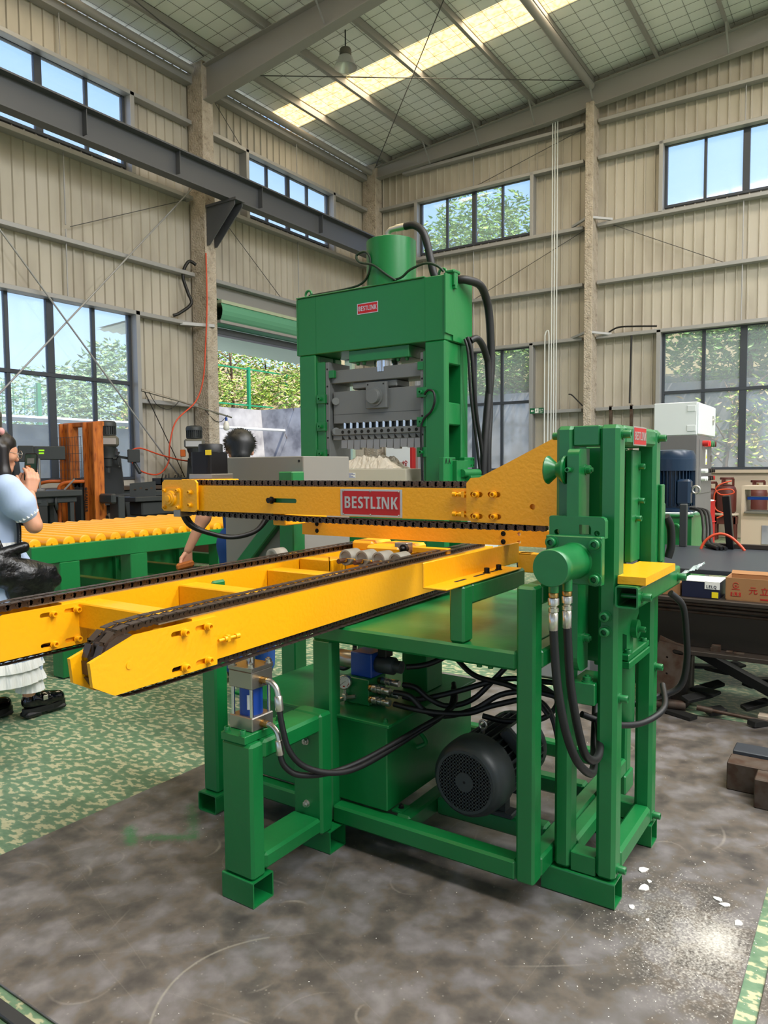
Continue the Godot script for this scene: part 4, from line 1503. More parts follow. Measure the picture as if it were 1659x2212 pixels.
func clamp_arm() -> void:
	var o := thing("clamp_arm", "yellow horizontal chain arm with the big red BESTLINK plate, reaching left from the green tower", "machine arm", Vector3(-2.0, 1.18, -2.65))
	var yl = M.yellow
	var b: MB
	b = MB.new()
	b.prism(PackedVector2Array([Vector2(-3.0, 1.185), Vector2(-1.0, 1.185), Vector2(-1.0, 1.313), Vector2(-3.0, 1.313)]), -2.70, -2.60, Transform3D.IDENTITY, [MB.slot(-2.413, -2.22, 1.247, 0.0105)])
	var bm := part(o, "beam", b, yl)
	b = MB.new()
	b.box(-2.41, -2.22, 1.236, 1.258, -2.64, -2.612)
	part(bm, "slot_filler", b, M.green)
	b = MB.new()
	b.lathe(Vector3(-2.372, 1.248, -2.61), Z, [Vector2(0.017, 0), Vector2(0.017, 0.016), Vector2(0.013, 0.016), Vector2(0.013, 0.036), Vector2(0.007, 0.036)], 18)
	part(bm, "clamp_screw", b, M.black_bolt, "dark knurled clamp screw in the slot")
	nameplate(bm, Vector3(-1.8045, 1.2465, -2.6), Basis(), 0.322, 0.118)
	# left end box with its bearing
	b = MB.new()
	front_plate(b, [Vector2(-3.126, 1.195), Vector2(-3.11, 1.18), Vector2(-2.874, 1.18), Vector2(-2.858, 1.192), Vector2(-2.858, 1.328), Vector2(-2.872, 1.342), Vector2(-3.102, 1.342), Vector2(-3.118, 1.328)], -2.588, -2.576)
	front_plate(b, [Vector2(-3.10, 1.19), Vector2(-2.87, 1.19), Vector2(-2.87, 1.332), Vector2(-3.10, 1.332)], -2.72, -2.708)
	b.box(-3.09, -3.0, 1.2, 1.33, -2.71, -2.588, 0.004)
	var eb := part(o, "end_plate", b, yl)
	b = MB.new()
	b.prism(MB.round_rect(-3.103, -2.975, 1.187, 1.300, 0.018), -2.576, -2.566)
	b.lathe(Vector3(-3.042, 1.245, -2.566), Z, [Vector2(0.042, 0), Vector2(0.038, 0.012), Vector2(0.030, 0.014), Vector2(0.029, 0.02), Vector2(0.018, 0.02), Vector2(0.018, 0.026), Vector2(0.012, 0.027)], 28)
	var be := part(eb, "flange_bearing", b, yl)
	for q in [[-3.09, 1.287], [-2.99, 1.287], [-3.09, 1.2], [-2.99, 1.2]]:
		screw(eb, Vector3(q[0], q[1], -2.566), Z, 0.009, yl, 0.8)
	for q in [[-2.905, 1.279], [-2.905, 1.213]]:
		screw(eb, Vector3(q[0], q[1], -2.576), Z, 0.010, yl, 1.2)
	# right end plate reaching up to the tower
	var slots := []
	for q in [[-1.294, 1.2905], [-1.219, 1.2915], [-1.294, 1.206], [-1.216, 1.2065]]:
		slots.append(MB.slot(q[0] - 0.027, q[0] + 0.028, q[1], 0.010))
	slots.append(MB.disc(-1.062, 1.248, 0.011, 16))
	b = MB.new()
	front_plate(b, [Vector2(-1.337, 1.208), Vector2(-1.316, 1.183), Vector2(-0.93, 1.178), Vector2(-0.93, 1.525), Vector2(-1.164, 1.412), Vector2(-1.282, 1.357), Vector2(-1.318, 1.355), Vector2(-1.337, 1.335)], -2.60, -2.584, slots)
	var ep := part(o, "tower_plate", b, yl)
	for q in [[-1.294, 1.2905], [-1.219, 1.2915], [-1.294, 1.206], [-1.216, 1.2065]]:
		screw(ep, Vector3(q[0], q[1], -2.584), Z, 0.0105, yl, 1.2)
	for y in [1.29, 1.212]:
		b = MB.new()
		b.cyl(Vector3(-1.39, y, -2.592), Vector3(-1.335, y, -2.592), 0.0045, -1, 10)
		b.cyl(Vector3(-1.402, y, -2.592), Vector3(-1.386, y, -2.592), 0.009, -1, 14)
		b.lathe(Vector3(-1.372, y, -2.592), X, [Vector2(0.010, 0), Vector2(0.010, 0.012)], 6)
		b.box(-1.36, -1.348, y - 0.012, y + 0.012, -2.602, -2.584)
		part(ep, "adjusting_bolt", b, yl)
	# chain round the arm
	var ch := Node3D.new()
	ch.name = "arm_chain"
	o.add_child(ch, true)
	ch.set_meta("label", "dark roller chain running round the arm")
	var path := [Vector3(-1.0, 1.329, -2.64), Vector3(-2.95, 1.329, -2.64)]
	for k in 9:
		var a := PI / 2 + PI * k / 8.0
		path.append(Vector3(-3.02 + cos(a) * 0.078, 1.2515 + sin(a) * 0.078, -2.64))
	path.append_array([Vector3(-2.8, 1.168, -2.64), Vector3(-2.2, 1.160, -2.64), Vector3(-1.6, 1.160, -2.64), Vector3(-1.0, 1.166, -2.64)])
	run_chain(ch, path, plain_link_mesh(), Z, 1.0)
	# lower guide bar behind
	b = MB.new()
	front_plate(b, [Vector2(-2.525, 1.048), Vector2(-0.86, 1.050), Vector2(-0.86, 1.122), Vector2(-2.525, 1.12)], -3.03, -3.0, [MB.disc(-1.295, 1.103, 0.0085), MB.disc(-1.295, 1.067, 0.0085)])
	var lb := part(o, "guide_bar", b, yl)
	for q in [[-2.425, 1.106], [-2.425, 1.071], [-1.369, 1.102], [-1.369, 1.066]]:
		screw(lb, Vector3(q[0], q[1], -3.0), Z, 0.0085, M.black_bolt, 0.5)
	b = MB.new()
	b.box(-2.46, -2.38, 1.12, 1.30, -3.03, -2.70, 0.004)
	part(o, "hanger", b, yl)
	b = MB.new()
	b.box(-0.93, -0.855, 1.05, 1.5, -3.0, -2.60, 0.006)
	part(o, "carriage", b, M.green)
	# chain drive motor on the back of the left end
	var mo := thing("drive_motor", "small black motor with a yellow sticker behind the left end of the yellow arm", "motor", Vector3(-3.07, 1.342, -2.86))
	b = MB.new()
	b.prism(MB.round_rect(-3.155, -3.005, -2.95, -2.80, 0.02), 1.36, 1.505, Transform3D(Basis(Vector3.RIGHT, Vector3.BACK, Vector3.DOWN), Vector3(0, 2.85, 0)))
	part(mo, "housing", b, M.black_bolt)
	b = MB.new()
	b.lathe(Vector3(-3.07, 1.485, -2.875), Y, [Vector2(0.066, 0), Vector2(0.066, 0.045), Vector2(0.06, 0.05)], 28)
	part(mo, "rear_cap", b, M.rubber)
	b = MB.new()
	b.box(-3.16, -2.98, 1.342, 1.37, -2.955, -2.795, 0.003)
	part(mo, "mounting_flange", b, M.steel)
	b = MB.new()
	b.box(-3.03, -2.985, 1.472, 1.5, -2.7995, -2.798)
	part(mo, "warning_sticker", b, M.yellow_label, "yellow warning sticker")
	b = MB.new()
	b.box(-3.14, -2.95, 1.315, 1.342, -2.97, -2.72, 0.004)
	part(o, "motor_bracket", b, yl)
	# loop of cable under the left end
	var hm := MB.new()
	for d in [0.0, 0.02]:
		hm.tube([Vector3(-3.0, 1.17, -2.62 + d), Vector3(-2.98, 1.10, -2.66 + d), Vector3(-2.93, 1.05, -2.75), Vector3(-2.87, 1.03, -2.84 - d), Vector3(-2.80, 1.06, -2.94), Vector3(-2.78, 1.13, -3.0 - d)], 0.013, 10)
	var hs := solo("cable_loop", hm, M.rubber, "pair of black cables sagging in a loop under the left end of the yellow arm", "cable")
	b = MB.new()
	b.box(-3.03, -2.98, 1.152, 1.19, -2.65, -2.57, 0.002)
	part(o, "cable_clamp", b, M.steel)
	# sensor bracket by the tower
	b = MB.new()
	b.box(-1.385, -1.19, 1.0, 1.034, -2.93, -2.925, 0.001)
	b.box(-1.385, -1.19, 1.03, 1.036, -2.93, -2.88, 0.001)
	b.box(-1.25, -1.10, 0.955, 1.036, -2.92, -2.88, 0.003)
	b.box(-1.385, -1.375, 0.99, 1.036, -2.93, -2.88, 0.001)
	var sb := part(o, "sensor_bracket", b, yl)
	b = MB.new()
	b.cyl(Vector3(-1.16, 1.0, -2.88), Vector3(-1.08, 1.0, -2.80), 0.014, -1, 14)
	part(sb, "sensor", b, M.pin_brown)
	b = MB.new()
	b.tube([Vector3(-1.26, 1.03, -2.88), Vector3(-1.24, 0.98, -2.86), Vector3(-1.235, 0.9, -2.85), Vector3(-1.22, 0.85, -2.85), Vector3(-1.18, 0.83, -2.85)], 0.003, 6)
	part(sb, "sensor_cable", b, M.rubber)

func power_unit() -> void:
	var o := thing("hydraulic_tank", "dark green square hydraulic tank inside the base frame, with valves on its lid", "tank", Vector3(-1.8, 0.152, -2.48))
	var g = M.green
	var b := MB.new()
	b.box(-2.16, -1.433, 0.16, 0.47, -2.815, -2.152, 0.004)
	part(o, "tank_body", b, g)
	b = MB.new()
	b.box(-2.18, -1.418, 0.47, 0.482, -2.83, -2.14, 0.002)
	part(o, "lid", b, g)
	b = MB.new()
	b.box(-1.433, -1.39, 0.152, 0.16, -2.24, -2.18, 0.001)
	part(o, "foot_tab", b, g)
	hexbolt(o, Vector3(-1.41, 0.16, -2.21), Y, 0.009, M.black_bolt)
	put(o, "hex_bolt", hex_mesh(0.009), g, Vector3(-1.45, 0.482, -2.17), Basis())
	b = MB.new()    # level gauge on the side
	b.tube([Vector3(-1.433, 0.395, -2.33), Vector3(-1.415, 0.40, -2.34), Vector3(-1.405, 0.38, -2.36), Vector3(-1.40, 0.35, -2.37), Vector3(-1.433, 0.33, -2.36)], 0.009, 8)
	part(o, "side_handle", b, g)
	# valve block with hoses
	var v := thing("valve_block", "green manifold block with a blue solenoid valve standing on the tank lid", "valve", Vector3(-1.66, 0.482, -2.34))
	b = MB.new()
	b.box(-1.72, -1.60, 0.482, 0.585, -2.40, -2.28, 0.003)
	part(v, "manifold", b, g)
	b = MB.new()
	b.box(-1.70, -1.60, 0.585, 0.68, -2.39, -2.30, 0.004)
	part(v, "valve_body", b, M.blue_paint)
	b = MB.new()
	b.lathe(Vector3(-1.60, 0.635, -2.345), X, [Vector2(0.032, 0), Vector2(0.034, 0.004), Vector2(0.034, 0.075), Vector2(0.028, 0.08), Vector2(0.024, 0.082), Vector2(0.024, 0.11), Vector2(0.01, 0.115)], 24)
	part(v, "solenoid", b, M.motor_grey)
	b = MB.new()
	b.lathe(Vector3(-1.70, 0.635, -2.345), -X, [Vector2(0.032, 0), Vector2(0.034, 0.004), Vector2(0.034, 0.09), Vector2(0.028, 0.095)], 24)
	part(v, "solenoid", b, M.steel)
	b = MB.new()
	b.box(-1.585, -1.545, 0.668, 0.71, -2.37, -2.32, 0.003)
	part(v, "plug", b, M.black_bolt)
	for q in [[0.555, -2.285], [0.51, -2.285], [0.568, -2.35], [0.522, -2.35]]:
		fitting(v, Vector3(-1.60, q[0], q[1]), X, 0.7)
	# gauges
	gauge(Vector3(-1.70, 0.567, -2.262), "pressure gauge with a white dial in front of the valve block, near the left leg", true)
	gauge(Vector3(-1.72, 0.70, -2.45), "second white pressure gauge half hidden behind the table rail and leg", false)
	# second valve further back
	b = MB.new()
	b.box(-1.62, -1.5, 0.482, 0.66, -2.68, -2.55, 0.004)
	var w := part(v, "back_manifold", b, g)
	b = MB.new()
	b.cyl(Vector3(-1.75, 0.70, -2.6), Vector3(-1.42, 0.70, -2.6), 0.026, -1, 18)
	part(v, "back_valve", b, M.motor_grey)
	var hs := [
		[[-1.487, 0.568, -2.35], [-1.43, 0.565, -2.35], [-1.38, 0.53, -2.36], [-1.32, 0.50, -2.40], [-1.25, 0.52, -2.47], [-1.18, 0.60, -2.52], [-1.12, 0.67, -2.55], [-1.05, 0.72, -2.60]],
		[[-1.487, 0.555, -2.285], [-1.42, 0.55, -2.29], [-1.37, 0.50, -2.31], [-1.31, 0.475, -2.36], [-1.22, 0.50, -2.42], [-1.13, 0.56, -2.46], [-1.02, 0.585, -2.48], [-0.93, 0.575, -2.5]],
		[[-1.487, 0.51, -2.285], [-1.40, 0.505, -2.29], [-1.32, 0.49, -2.34], [-1.23, 0.49, -2.40], [-1.15, 0.52, -2.45], [-1.02, 0.55, -2.5], [-0.95, 0.50, -2.5], [-0.90, 0.40, -2.45]],
		[[-1.487, 0.522, -2.35], [-1.42, 0.52, -2.36], [-1.30, 0.55, -2.44], [-1.16, 0.60, -2.50], [-1.05, 0.61, -2.52], [-0.95, 0.55, -2.55], [-1.0, 0.47, -2.55], [-1.12, 0.45, -2.5], [-1.2, 0.47, -2.45]],
		[[-1.47, 0.64, -2.345], [-1.40, 0.65, -2.4], [-1.30, 0.70, -2.5], [-1.20, 0.71, -2.6], [-1.12, 0.66, -2.6], [-1.05, 0.60, -2.58], [-0.92, 0.60, -2.6]],
		[[-1.45, 0.69, -2.6], [-1.35, 0.63, -2.55], [-1.25, 0.60, -2.5], [-1.10, 0.60, -2.46], [-1.0, 0.58, -2.44], [-0.93, 0.53, -2.42]],
	]
	var desc := ["black hose dipping in a deep U from the upper valve fitting above the motor", "black hose sweeping from the front valve fitting right over the motor", "lowest of the black hoses lying between valve block and motor", "black hose doubling back in a loop above the motor", "black hose arching high under the table plate", "black hose running from the back valve towards the right leg"]
	for i in hs.size():
		var pp := []
		for q in hs[i]:
			pp.append(Vector3(q[0], q[1], q[2]))
		var h := MB.new()
		h.tube(pp, 0.0105, 10)
		solo("hydraulic_hose", h, M.rubber, desc[i], "hose", "")
	# coiled cable behind the left leg
	var cm := MB.new()
	var cp := []
	for k in 40:
		var a := TAU * k / 13.0
		cp.append(Vector3(-2.0 + cos(a) * (0.09 - k * 0.0006) + k * 0.002, 0.62 + sin(a) * 0.10, -2.62 + k * 0.002))
	cm.tube(cp, 0.010, 8, 3)
	solo("hose_coil", cm, M.rubber, "coil of black hose hanging behind the blue cylinder under the conveyor", "hose")

func gauge(c: Vector3, label: String, with_cock: bool) -> void:
	var o := thing("pressure_gauge", label, "gauge", c + Vector3(0, -0.06, 0))
	var d := Vector3(0.30, 0.10, 1.0).normalized()
	var b := MB.new()
	b.lathe(c - d * 0.012, d, [Vector2(0.026, 0), Vector2(0.028, 0.003), Vector2(0.028, 0.024), Vector2(0.0265, 0.026), Vector2(0.0245, 0.026), Vector2(0.0245, 0.022)], 32)
	part(o, "gauge_case", b, M.zinc)
	b = MB.new()
	b.cyl(c + d * 0.009, c + d * 0.0105, 0.0245, -1, 32)
	var dial := part(o, "dial", b, M.white)
	var f := b.frame_of(Vector3.ZERO, d)
	b = MB.new()
	b.t = Transform3D(f, c + d * 0.0106)
	for k in 11:
		var a := -PI * 0.25 + PI * 1.5 * k / 10.0
		b.bar(Vector3(cos(a) * 0.017, sin(a) * 0.017, 0.0002), Vector3(cos(a) * 0.021, sin(a) * 0.021, 0.0002), 0.0009, 0.0006, 0, Vector3(0, 0, 1))
	b.bar(Vector3(0.006, 0.005, 0.0006), Vector3(-0.015, -0.011, 0.0006), 0.0012, 0.0006, 0, Vector3(0, 0, 1))
	part(dial, "scale_and_needle", b, M.black_bolt)
	b = MB.new()
	b.t = Transform3D(f, c + d * 0.0106)
	b.box(-0.004, 0.004, -0.018, -0.013, 0, 0.0005)
	for k in 4:
		var a := -0.75 + 0.16 * k
		b.bar(Vector3(cos(a) * 0.0195, sin(a) * 0.0195, 0.0002), Vector3(cos(a + 0.16) * 0.0195, sin(a + 0.16) * 0.0195, 0.0002), 0.002, 0.0005, 0, Vector3(0, 0, 1))
	part(dial, "red_mark", b, M.sign_red)
	if with_cock:
		b = MB.new()
		b.cyl(c - Y * 0.026, c - Y * 0.05, 0.006, -1, 10)
		b.box(c.x - 0.009, c.x + 0.009, c.y - 0.072, c.y - 0.046, c.z - 0.009, c.z + 0.009, 0.002)
		b.cyl(c + Vector3(0, -0.062, 0), c + Vector3(0.04, -0.055, -0.015), 0.008, -1, 10)
		b.cyl(c + Vector3(0, -0.062, 0), c + Vector3(-0.03, -0.078, 0.015), 0.009, -1, 10)
		part(o, "gauge_cock", b, M.zinc)
		b = MB.new()
		for k in 4:
			var a := TAU * k / 4.0 + 0.4
			b.ball(c + Vector3(-0.036 + cos(a) * 0.004, -0.082 + sin(a) * 0.011, 0.02 + cos(a) * 0.009), Vector3(0.006, 0.007, 0.007), 8)
		part(o, "cock_knob", b, M.motor_grey)

func electric_motor() -> void:
	var o := thing("electric_motor", "grey finned electric motor with a perforated fan cowl lying inside the base frame", "motor", Vector3(-1.16, 0.155, -2.4))
	var c := Vector3(-1.155, 0.312, -2.215)
	var b := MB.new()
	# cowl: rounded drum; its front is a grille
	b.lathe(c, -Z, [Vector2(0.108, 0.0), Vector2(0.114, 0.003), Vector2(0.126, 0.016), Vector2(0.134, 0.04), Vector2(0.137, 0.075), Vector2(0.137, 0.12), Vector2(0.131, 0.122), Vector2(0.131, 0.10)], 48, 0)
	part(o, "fan_cowl", b, M.motor_grey)
	b = MB.new()
	var holes := []
	var s := 0.0125
	for i in range(-8, 9):
		for j in range(-8, 9):
			var p := Vector2(i * s, j * s)
			if p.length() < 0.098 and p.length() > 0.034:
				holes.append(p)
	# grille as square cells: bars between holes
	for i in range(-8, 10):
		var u := (i - 0.5) * s
		var L := sqrt(maxf(0.0, 0.104 * 0.104 - u * u))
		b.box(c.x + u - 0.0025, c.x + u + 0.0025, c.y - L, c.y + L, c.z - 0.003, c.z)
		b.box(c.x - L, c.x + L, c.y + u - 0.0025, c.y + u + 0.0025, c.z - 0.003, c.z)
	b.lathe(c, Z, [Vector2(0.100, -0.003), Vector2(0.100, 0.0005), Vector2(0.110, 0.0005), Vector2(0.110, -0.003)], 48, 0)
	b.cyl(c - Z * 0.003, c + Z * 0.0015, 0.034, -1, 32)
	part(o, "grille", b, M.motor_grey)
	b = MB.new()
	b.cyl(c + Z * 0.0015, c + Z * 0.002, 0.005, -1, 10)
	part(o, "centre_hole", b, M.dark)
	b = MB.new()
	b.cyl(c - Z * 0.03, c - Z * 0.035, 0.12, -1, 32)
	part(o, "fan", b, M.dark)
	b = MB.new()      # finned body
	b.cyl(c - Z * 0.11, c - Z * 0.42, 0.105, -1, 32)
	for k in 30:
		var a := TAU * k / 30.0
		var d := Vector3(cos(a), sin(a), 0)
		b.bar(c + d * 0.115 - Z * 0.115, c + d * 0.115 - Z * 0.41, 0.004, 0.028, 0.0, d)
	part(o, "finned_body", b, M.motor_grey)
	b = MB.new()
	b.lathe(c - Z * 0.41, -Z, [Vector2(0.125, 0), Vector2(0.128, 0.01), Vector2(0.128, 0.03), Vector2(0.05, 0.06)], 32)
	part(o, "end_bell", b, M.motor_grey)
	b = MB.new()
	for q in [-0.16, -0.36]:
		b.box(c.x - 0.12, c.x + 0.12, 0.155, 0.175, c.z + q - 0.03, c.z + q + 0.03, 0.004)
		b.box(c.x - 0.09, c.x - 0.06, 0.17, 0.25, c.z + q - 0.02, c.z + q + 0.02)
		b.box(c.x + 0.06, c.x + 0.09, 0.17, 0.25, c.z + q - 0.02, c.z + q + 0.02)
	part(o, "foot", b, M.motor_grey)
	b = MB.new()
	b.t = Transform3D(Basis(Vector3.BACK, -0.75), c)
	b.box(-0.05, 0.05, 0.115, 0.165, -0.33, -0.18, 0.008)
	part(o, "terminal_box", b, M.motor_grey)
	b = MB.new()
	b.t = Transform3D(Basis(Vector3.BACK, -0.75), c)
	b.box(-0.04, 0.04, 0.165, 0.167, -0.30, -0.20)
	part(o, "rating_plate", b, M.sign_steel, "small bright rating plate")
	b = MB.new()
	var ep := []
	for k in 17:
		var a := TAU * k / 16.0
		ep.append(c + Vector3(-0.012 + cos(a) * 0.014, 0.150 + sin(a) * 0.016, -0.17))
	b.tube(ep, 0.004, 8, 2)
	b.cyl(c + Vector3(-0.012, 0.118, -0.17), c + Vector3(-0.012, 0.138, -0.17), 0.008, -1, 10)
	part(o, "lifting_eye", b, M.zinc)

func grey_cabinet() -> void:
	var o := thing("control_box", "plain grey sheet-steel box hung behind the yellow arm on a green post and brace", "control box", Vector3(-2.9, 0.72, -3.3))
	var b := MB.new()
	b.box(-3.2, -2.595, 0.72, 1.463, -3.52, -3.1, 0.004)
	part(o, "box_body", b, M.cabinet_grey)
	for q in [-3.185, -2.625]:
		b = MB.new()
		b.cyl(Vector3(q, 1.437, -3.1), Vector3(q, 1.437, -3.0985), 0.007, -1, 12)
		part(o, "bolt_hole", b, M.dark)

func machine() -> void:
	machine_materials()
	base_frame()
	cylinder_stand()
	tower()
	conveyor()
	clamp_arm()
	grey_cabinet()
	power_unit()
	electric_motor()
	lift_cylinder()
	hoses()

# ---------------------------------------------------------------- the tall press behind
func press() -> void:
	var g = M.green
	var gy := mat("press_grey", Color(0.44, 0.45, 0.45), 0.42, 0.25)
	var o := thing("hydraulic_press", "huge green portal press with a cylinder on top and grey ram plate between its legs", "press", Vector3(-3.85, 0, -5.75))
	var b := MB.new()
	b.box(-4.652, -3.045, 2.465, 3.005, -5.94, -5.5, 0.006)
	var hd := part(o, "crossbeam", b, g)
	for x in [-4.43, -3.24]:
		b = MB.new()
		b.box(x - 0.003, x + 0.003, 2.47, 3.0, -5.502, -5.4985)
		part(hd, "weld_seam", b, g)
	b = MB.new()
	b.box(-4.66, -3.24, 3.003, 3.015, -5.95, -5.49, 0.003)
	part(hd, "top_plate", b, g)
	b = MB.new()
	side_plate(b, [Vector2(-5.485, 3.01), Vector2(-5.485, 2.52), Vector2(-5.62, 2.515), Vector2(-5.62, 2.47), Vector2(-5.84, 2.465), Vector2(-5.84, 2.50), Vector2(-5.97, 2.50), Vector2(-5.97, 3.03)], -3.045, -3.03)
	part(hd, "side_cheek", b, g)
	b = MB.new()
	b.box(-4.665, -4.652, 2.47, 3.0, -5.94, -5.5, 0.003)
	part(hd, "side_cheek", b, g)
	# legs: front and rear posts joined by plates with window openings
	for xx in [[-3.245, -3.045], [-4.64, -4.44]]:
		b = MB.new()
		b.box(xx[0], xx[1], 0.0, 2.465, -5.58, -5.5, 0.012)
		part(o, "leg", b, g)
		b = MB.new()
		b.box(xx[0], xx[1], 0.0, 2.465, -5.92, -5.80, 0.012)
		part(o, "leg", b, g)
		for yy in [[2.275, 2.465], [1.757, 1.95], [1.1, 1.40], [0.0, 0.5]]:
			b = MB.new()
			b.box(xx[0] + 0.02, xx[1] - 0.012, yy[0], yy[1], -5.80, -5.58, 0.01)
			part(o, "leg_web", b, g)
	b = MB.new()
	b.box(-4.44, -3.245, 0.0, 1.235, -5.92, -5.5, 0.01)
	part(o, "bed", b, g)
	# cylinder on top
	b = MB.new()
	b.lathe(Vector3(-3.72, 3.01, -5.72), Y, [Vector2(0.225, 0), Vector2(0.225, 0.42), Vector2(0.215, 0.425)], 48)
	part(o, "main_cylinder", b, g)
	b = MB.new()
	b.tube([Vector3(-3.76, 3.43, -5.72), Vector3(-3.76, 3.50, -5.72), Vector3(-3.735, 3.535, -5.72), Vector3(-3.70, 3.545, -5.72), Vector3(-3.62, 3.548, -5.72)], 0.026, 12)
	part(o, "elbow_pipe", b, M.zinc)
	b = MB.new()
	b.cyl(Vector3(-3.66, 3.547, -5.72), Vector3(-3.56, 3.547, -5.72), 0.031, -1, 14)
	part(o, "crimp_sleeve", b, M.zinc)
	# lifting lugs
	for q in [[-4.55, -5.55, 0.0], [-3.12, -5.6, 0.0]]:
		b = MB.new()
		var ring := []
		for k in 17:
			var a := TAU * k / 16.0
			ring.append(Vector3(q[0] + cos(a) * 0.035, 3.045 + sin(a) * 0.035, q[1]))
		b.tube(ring, 0.012, 8, 2)
		part(o, "lifting_eye", b, g)
	b = MB.new()
	b.box(-3.03, -3.005, 2.93, 3.06, -5.66, -5.60, 0.004)
	b.box(-3.09, -3.0, 3.03, 3.06, -5.70, -5.58, 0.008)
	b.box(-3.03, -3.0, 2.90, 3.0, -5.64, -5.61, 0.004)
	part(o, "shackle_bracket", b, g)
	nameplate(o, Vector3(-3.832, 2.822, -5.4985), Basis(), 0.228, 0.096, false)
	# gland block under the crossbeam and the chrome plunger
	b = MB.new()
	b.box(-4.07, -3.42, 2.36, 2.465, -5.88, -5.53, 0.004)
	var gl := part(o, "gland_block", b, g)
	for q in [-4.0, -3.93, -3.56, -3.47]:
		screw(gl, Vector3(q, 2.36, -5.58), Vector3.DOWN, 0.016, g)
	b = MB.new()
	b.cyl(Vector3(-3.74, 2.36, -5.68), Vector3(-3.74, 2.26, -5.68), 0.125, -1, 32)
	part(o, "plunger", b, M.chrome)
	# grey ram: upper crossbar, hanger, plate with trunnion boss
	b = MB.new()
	b.box(-4.305, -3.3, 2.185, 2.305, -5.86, -5.56, 0.006)
	part(o, "ram_crossbar", b, gy)
	b = MB.new()
	b.box(-4.07, -3.58, 2.12, 2.185, -5.80, -5.58, 0.01)
	part(o, "ram_hanger", b, gy)
	b = MB.new()
	b.box(-4.285, -3.305, 1.81, 2.108, -5.80, -5.57, 0.004)
	var rp := part(o, "ram_plate", b, gy)
	b = MB.new()
	b.box(-4.285, -3.305, 1.893, 1.896, -5.5705, -5.569)
	part(rp, "joint_line", b, M.motor_grey)
	b = MB.new()
	b.box(-3.885, -3.66, 1.93, 2.165, -5.57, -5.53, 0.004)
	var bs := part(o, "boss_plate", b, gy)
	for sx in [-3.86, -3.69]:
		b = MB.new()
		b.cyl(Vector3(sx, 2.145, -5.531), Vector3(sx, 2.145, -5.5285), 0.008, -1, 10)
		part(bs, "screw_hole", b, M.dark)
	b = MB.new()
	b.lathe(Vector3(-3.78, 2.035, -5.53), Z, [Vector2(0.085, 0), Vector2(0.085, 0.012), Vector2(0.068, 0.014), Vector2(0.066, 0.05), Vector2(0.064, 0.052)], 36)
	part(bs, "trunnion_pin", b, gy)
	for q in [2.02, 1.74]:
		b = MB.new()
		b.cyl(Vector3(-4.30, q, -5.62), Vector3(-4.24, q, -5.55), 0.035, -1, 16)
		part(rp, "guide_roller", b, gy)
	# row of pistons over the chisel holder
	for k in 12:
		var x := -4.16 + k * 0.073
		b = MB.new()
		b.cyl(Vector3(x, 1.815, -5.585), Vector3(x, 1.74, -5.585), 0.017, -1, 14)
		part(o, "piston", b, M.chrome)
	b = MB.new()
	b.box(-4.20, -3.305, 1.735, 1.815, -5.80, -5.60, 0.002)
	part(o, "piston_housing", b, M.motor_grey)
	b = MB.new()
	b.box(-4.285, -3.305, 1.70, 1.76, -5.62, -5.545, 0.003)
	b.box(-4.285, -3.305, 1.655, 1.70, -5.64, -5.56, 0.003)
	var th := part(o, "tool_holder", b, gy)
	for k in 12:
		var x := -4.16 + k * 0.073
		b = MB.new()
		b.cyl(Vector3(x, 1.728, -5.545), Vector3(x, 1.728, -5.543), 0.016, -1, 12)
		part(th, "tool_bore", b, M.dark)
		b = MB.new()
		b.prism(PackedVector2Array([Vector2(x - 0.016, 1.66), Vector2(x + 0.016, 1.66), Vector2(x - 0.016, 1.695)]), -5.56, -5.557)
		part(th, "tool_notch", b, M.dark)
		b = MB.new()
		var dy := 0.008 * ((k * 7) % 3)
		b.prism(PackedVector2Array([Vector2(x - 0.035, 1.655), Vector2(x + 0.035, 1.655), Vector2(x + 0.03, 1.58 - dy), Vector2(x - 0.035, 1.58 - dy)]), -5.61, -5.57)
		part(o, "chisel", b, M.steel)
	# guide rails bolted inside the legs
	for q in [[-4.44, -4.345, -4.345, -4.30], [-3.245, -3.27, -3.27, -3.305]]:
		b = MB.new()
		b.box(q[0], q[1], 1.0, 2.39, -5.56, -5.52, 0.003)
		part(o, "rail_backing", b, g)
		b = MB.new()
		b.box(q[2], q[3], 1.0, 2.385, -5.86, -5.53, 0.003)
		var r := part(o, "guide_rail", b, gy)
		for k in 8:
			b = MB.new()
			b.cyl(Vector3((q[2] + q[3]) / 2, 1.2 + k * 0.16, -5.53), Vector3((q[2] + q[3]) / 2, 1.2 + k * 0.16, -5.528), 0.009, -1, 10)
			part(r, "bolt_hole", b, M.dark)
	for q in [[-4.38, 2.044], [-4.38, 1.786], [-4.38, 1.53], [-3.275, 2.04], [-3.275, 1.786], [-3.275, 1.526]]:
		b = MB.new()
		b.box(q[0] - 0.05, q[0] + 0.05, q[1] - 0.042, q[1] + 0.042, -5.53, -5.495, 0.003)
		var lug := part(o, "clamp_lug", b, g)
		screw(lug, Vector3(q[0], q[1], -5.495), Z, 0.017, g, 1.2)
	for q in [[-4.27, 2.27], [-3.30, 2.27]]:
		b = MB.new()
		b.box(q[0] - 0.03, q[0] + 0.03, q[1] - 0.035, q[1] + 0.035, -5.56, -5.52, 0.003)
		part(o, "clamp_lug", b, g)
	# side shifting gear on the right leg
	var sg := thing("side_actuator", "green brackets with a small horizontal cylinder and chrome rod beside the press right leg", "actuator", Vector3(-3.0, 1.1, -5.6))
	b = MB.new()
	b.box(-3.045, -3.0, 1.1, 1.478, -5.60, -5.39, 0.003)
	b.box(-3.045, -2.96, 1.2, 1.45, -5.75, -5.55, 0.003)
	part(sg, "bracket", b, g)
	b = MB.new()
	b.box(-3.045, -2.99, 1.39, 1.48, -5.94, -5.752, 0.003)
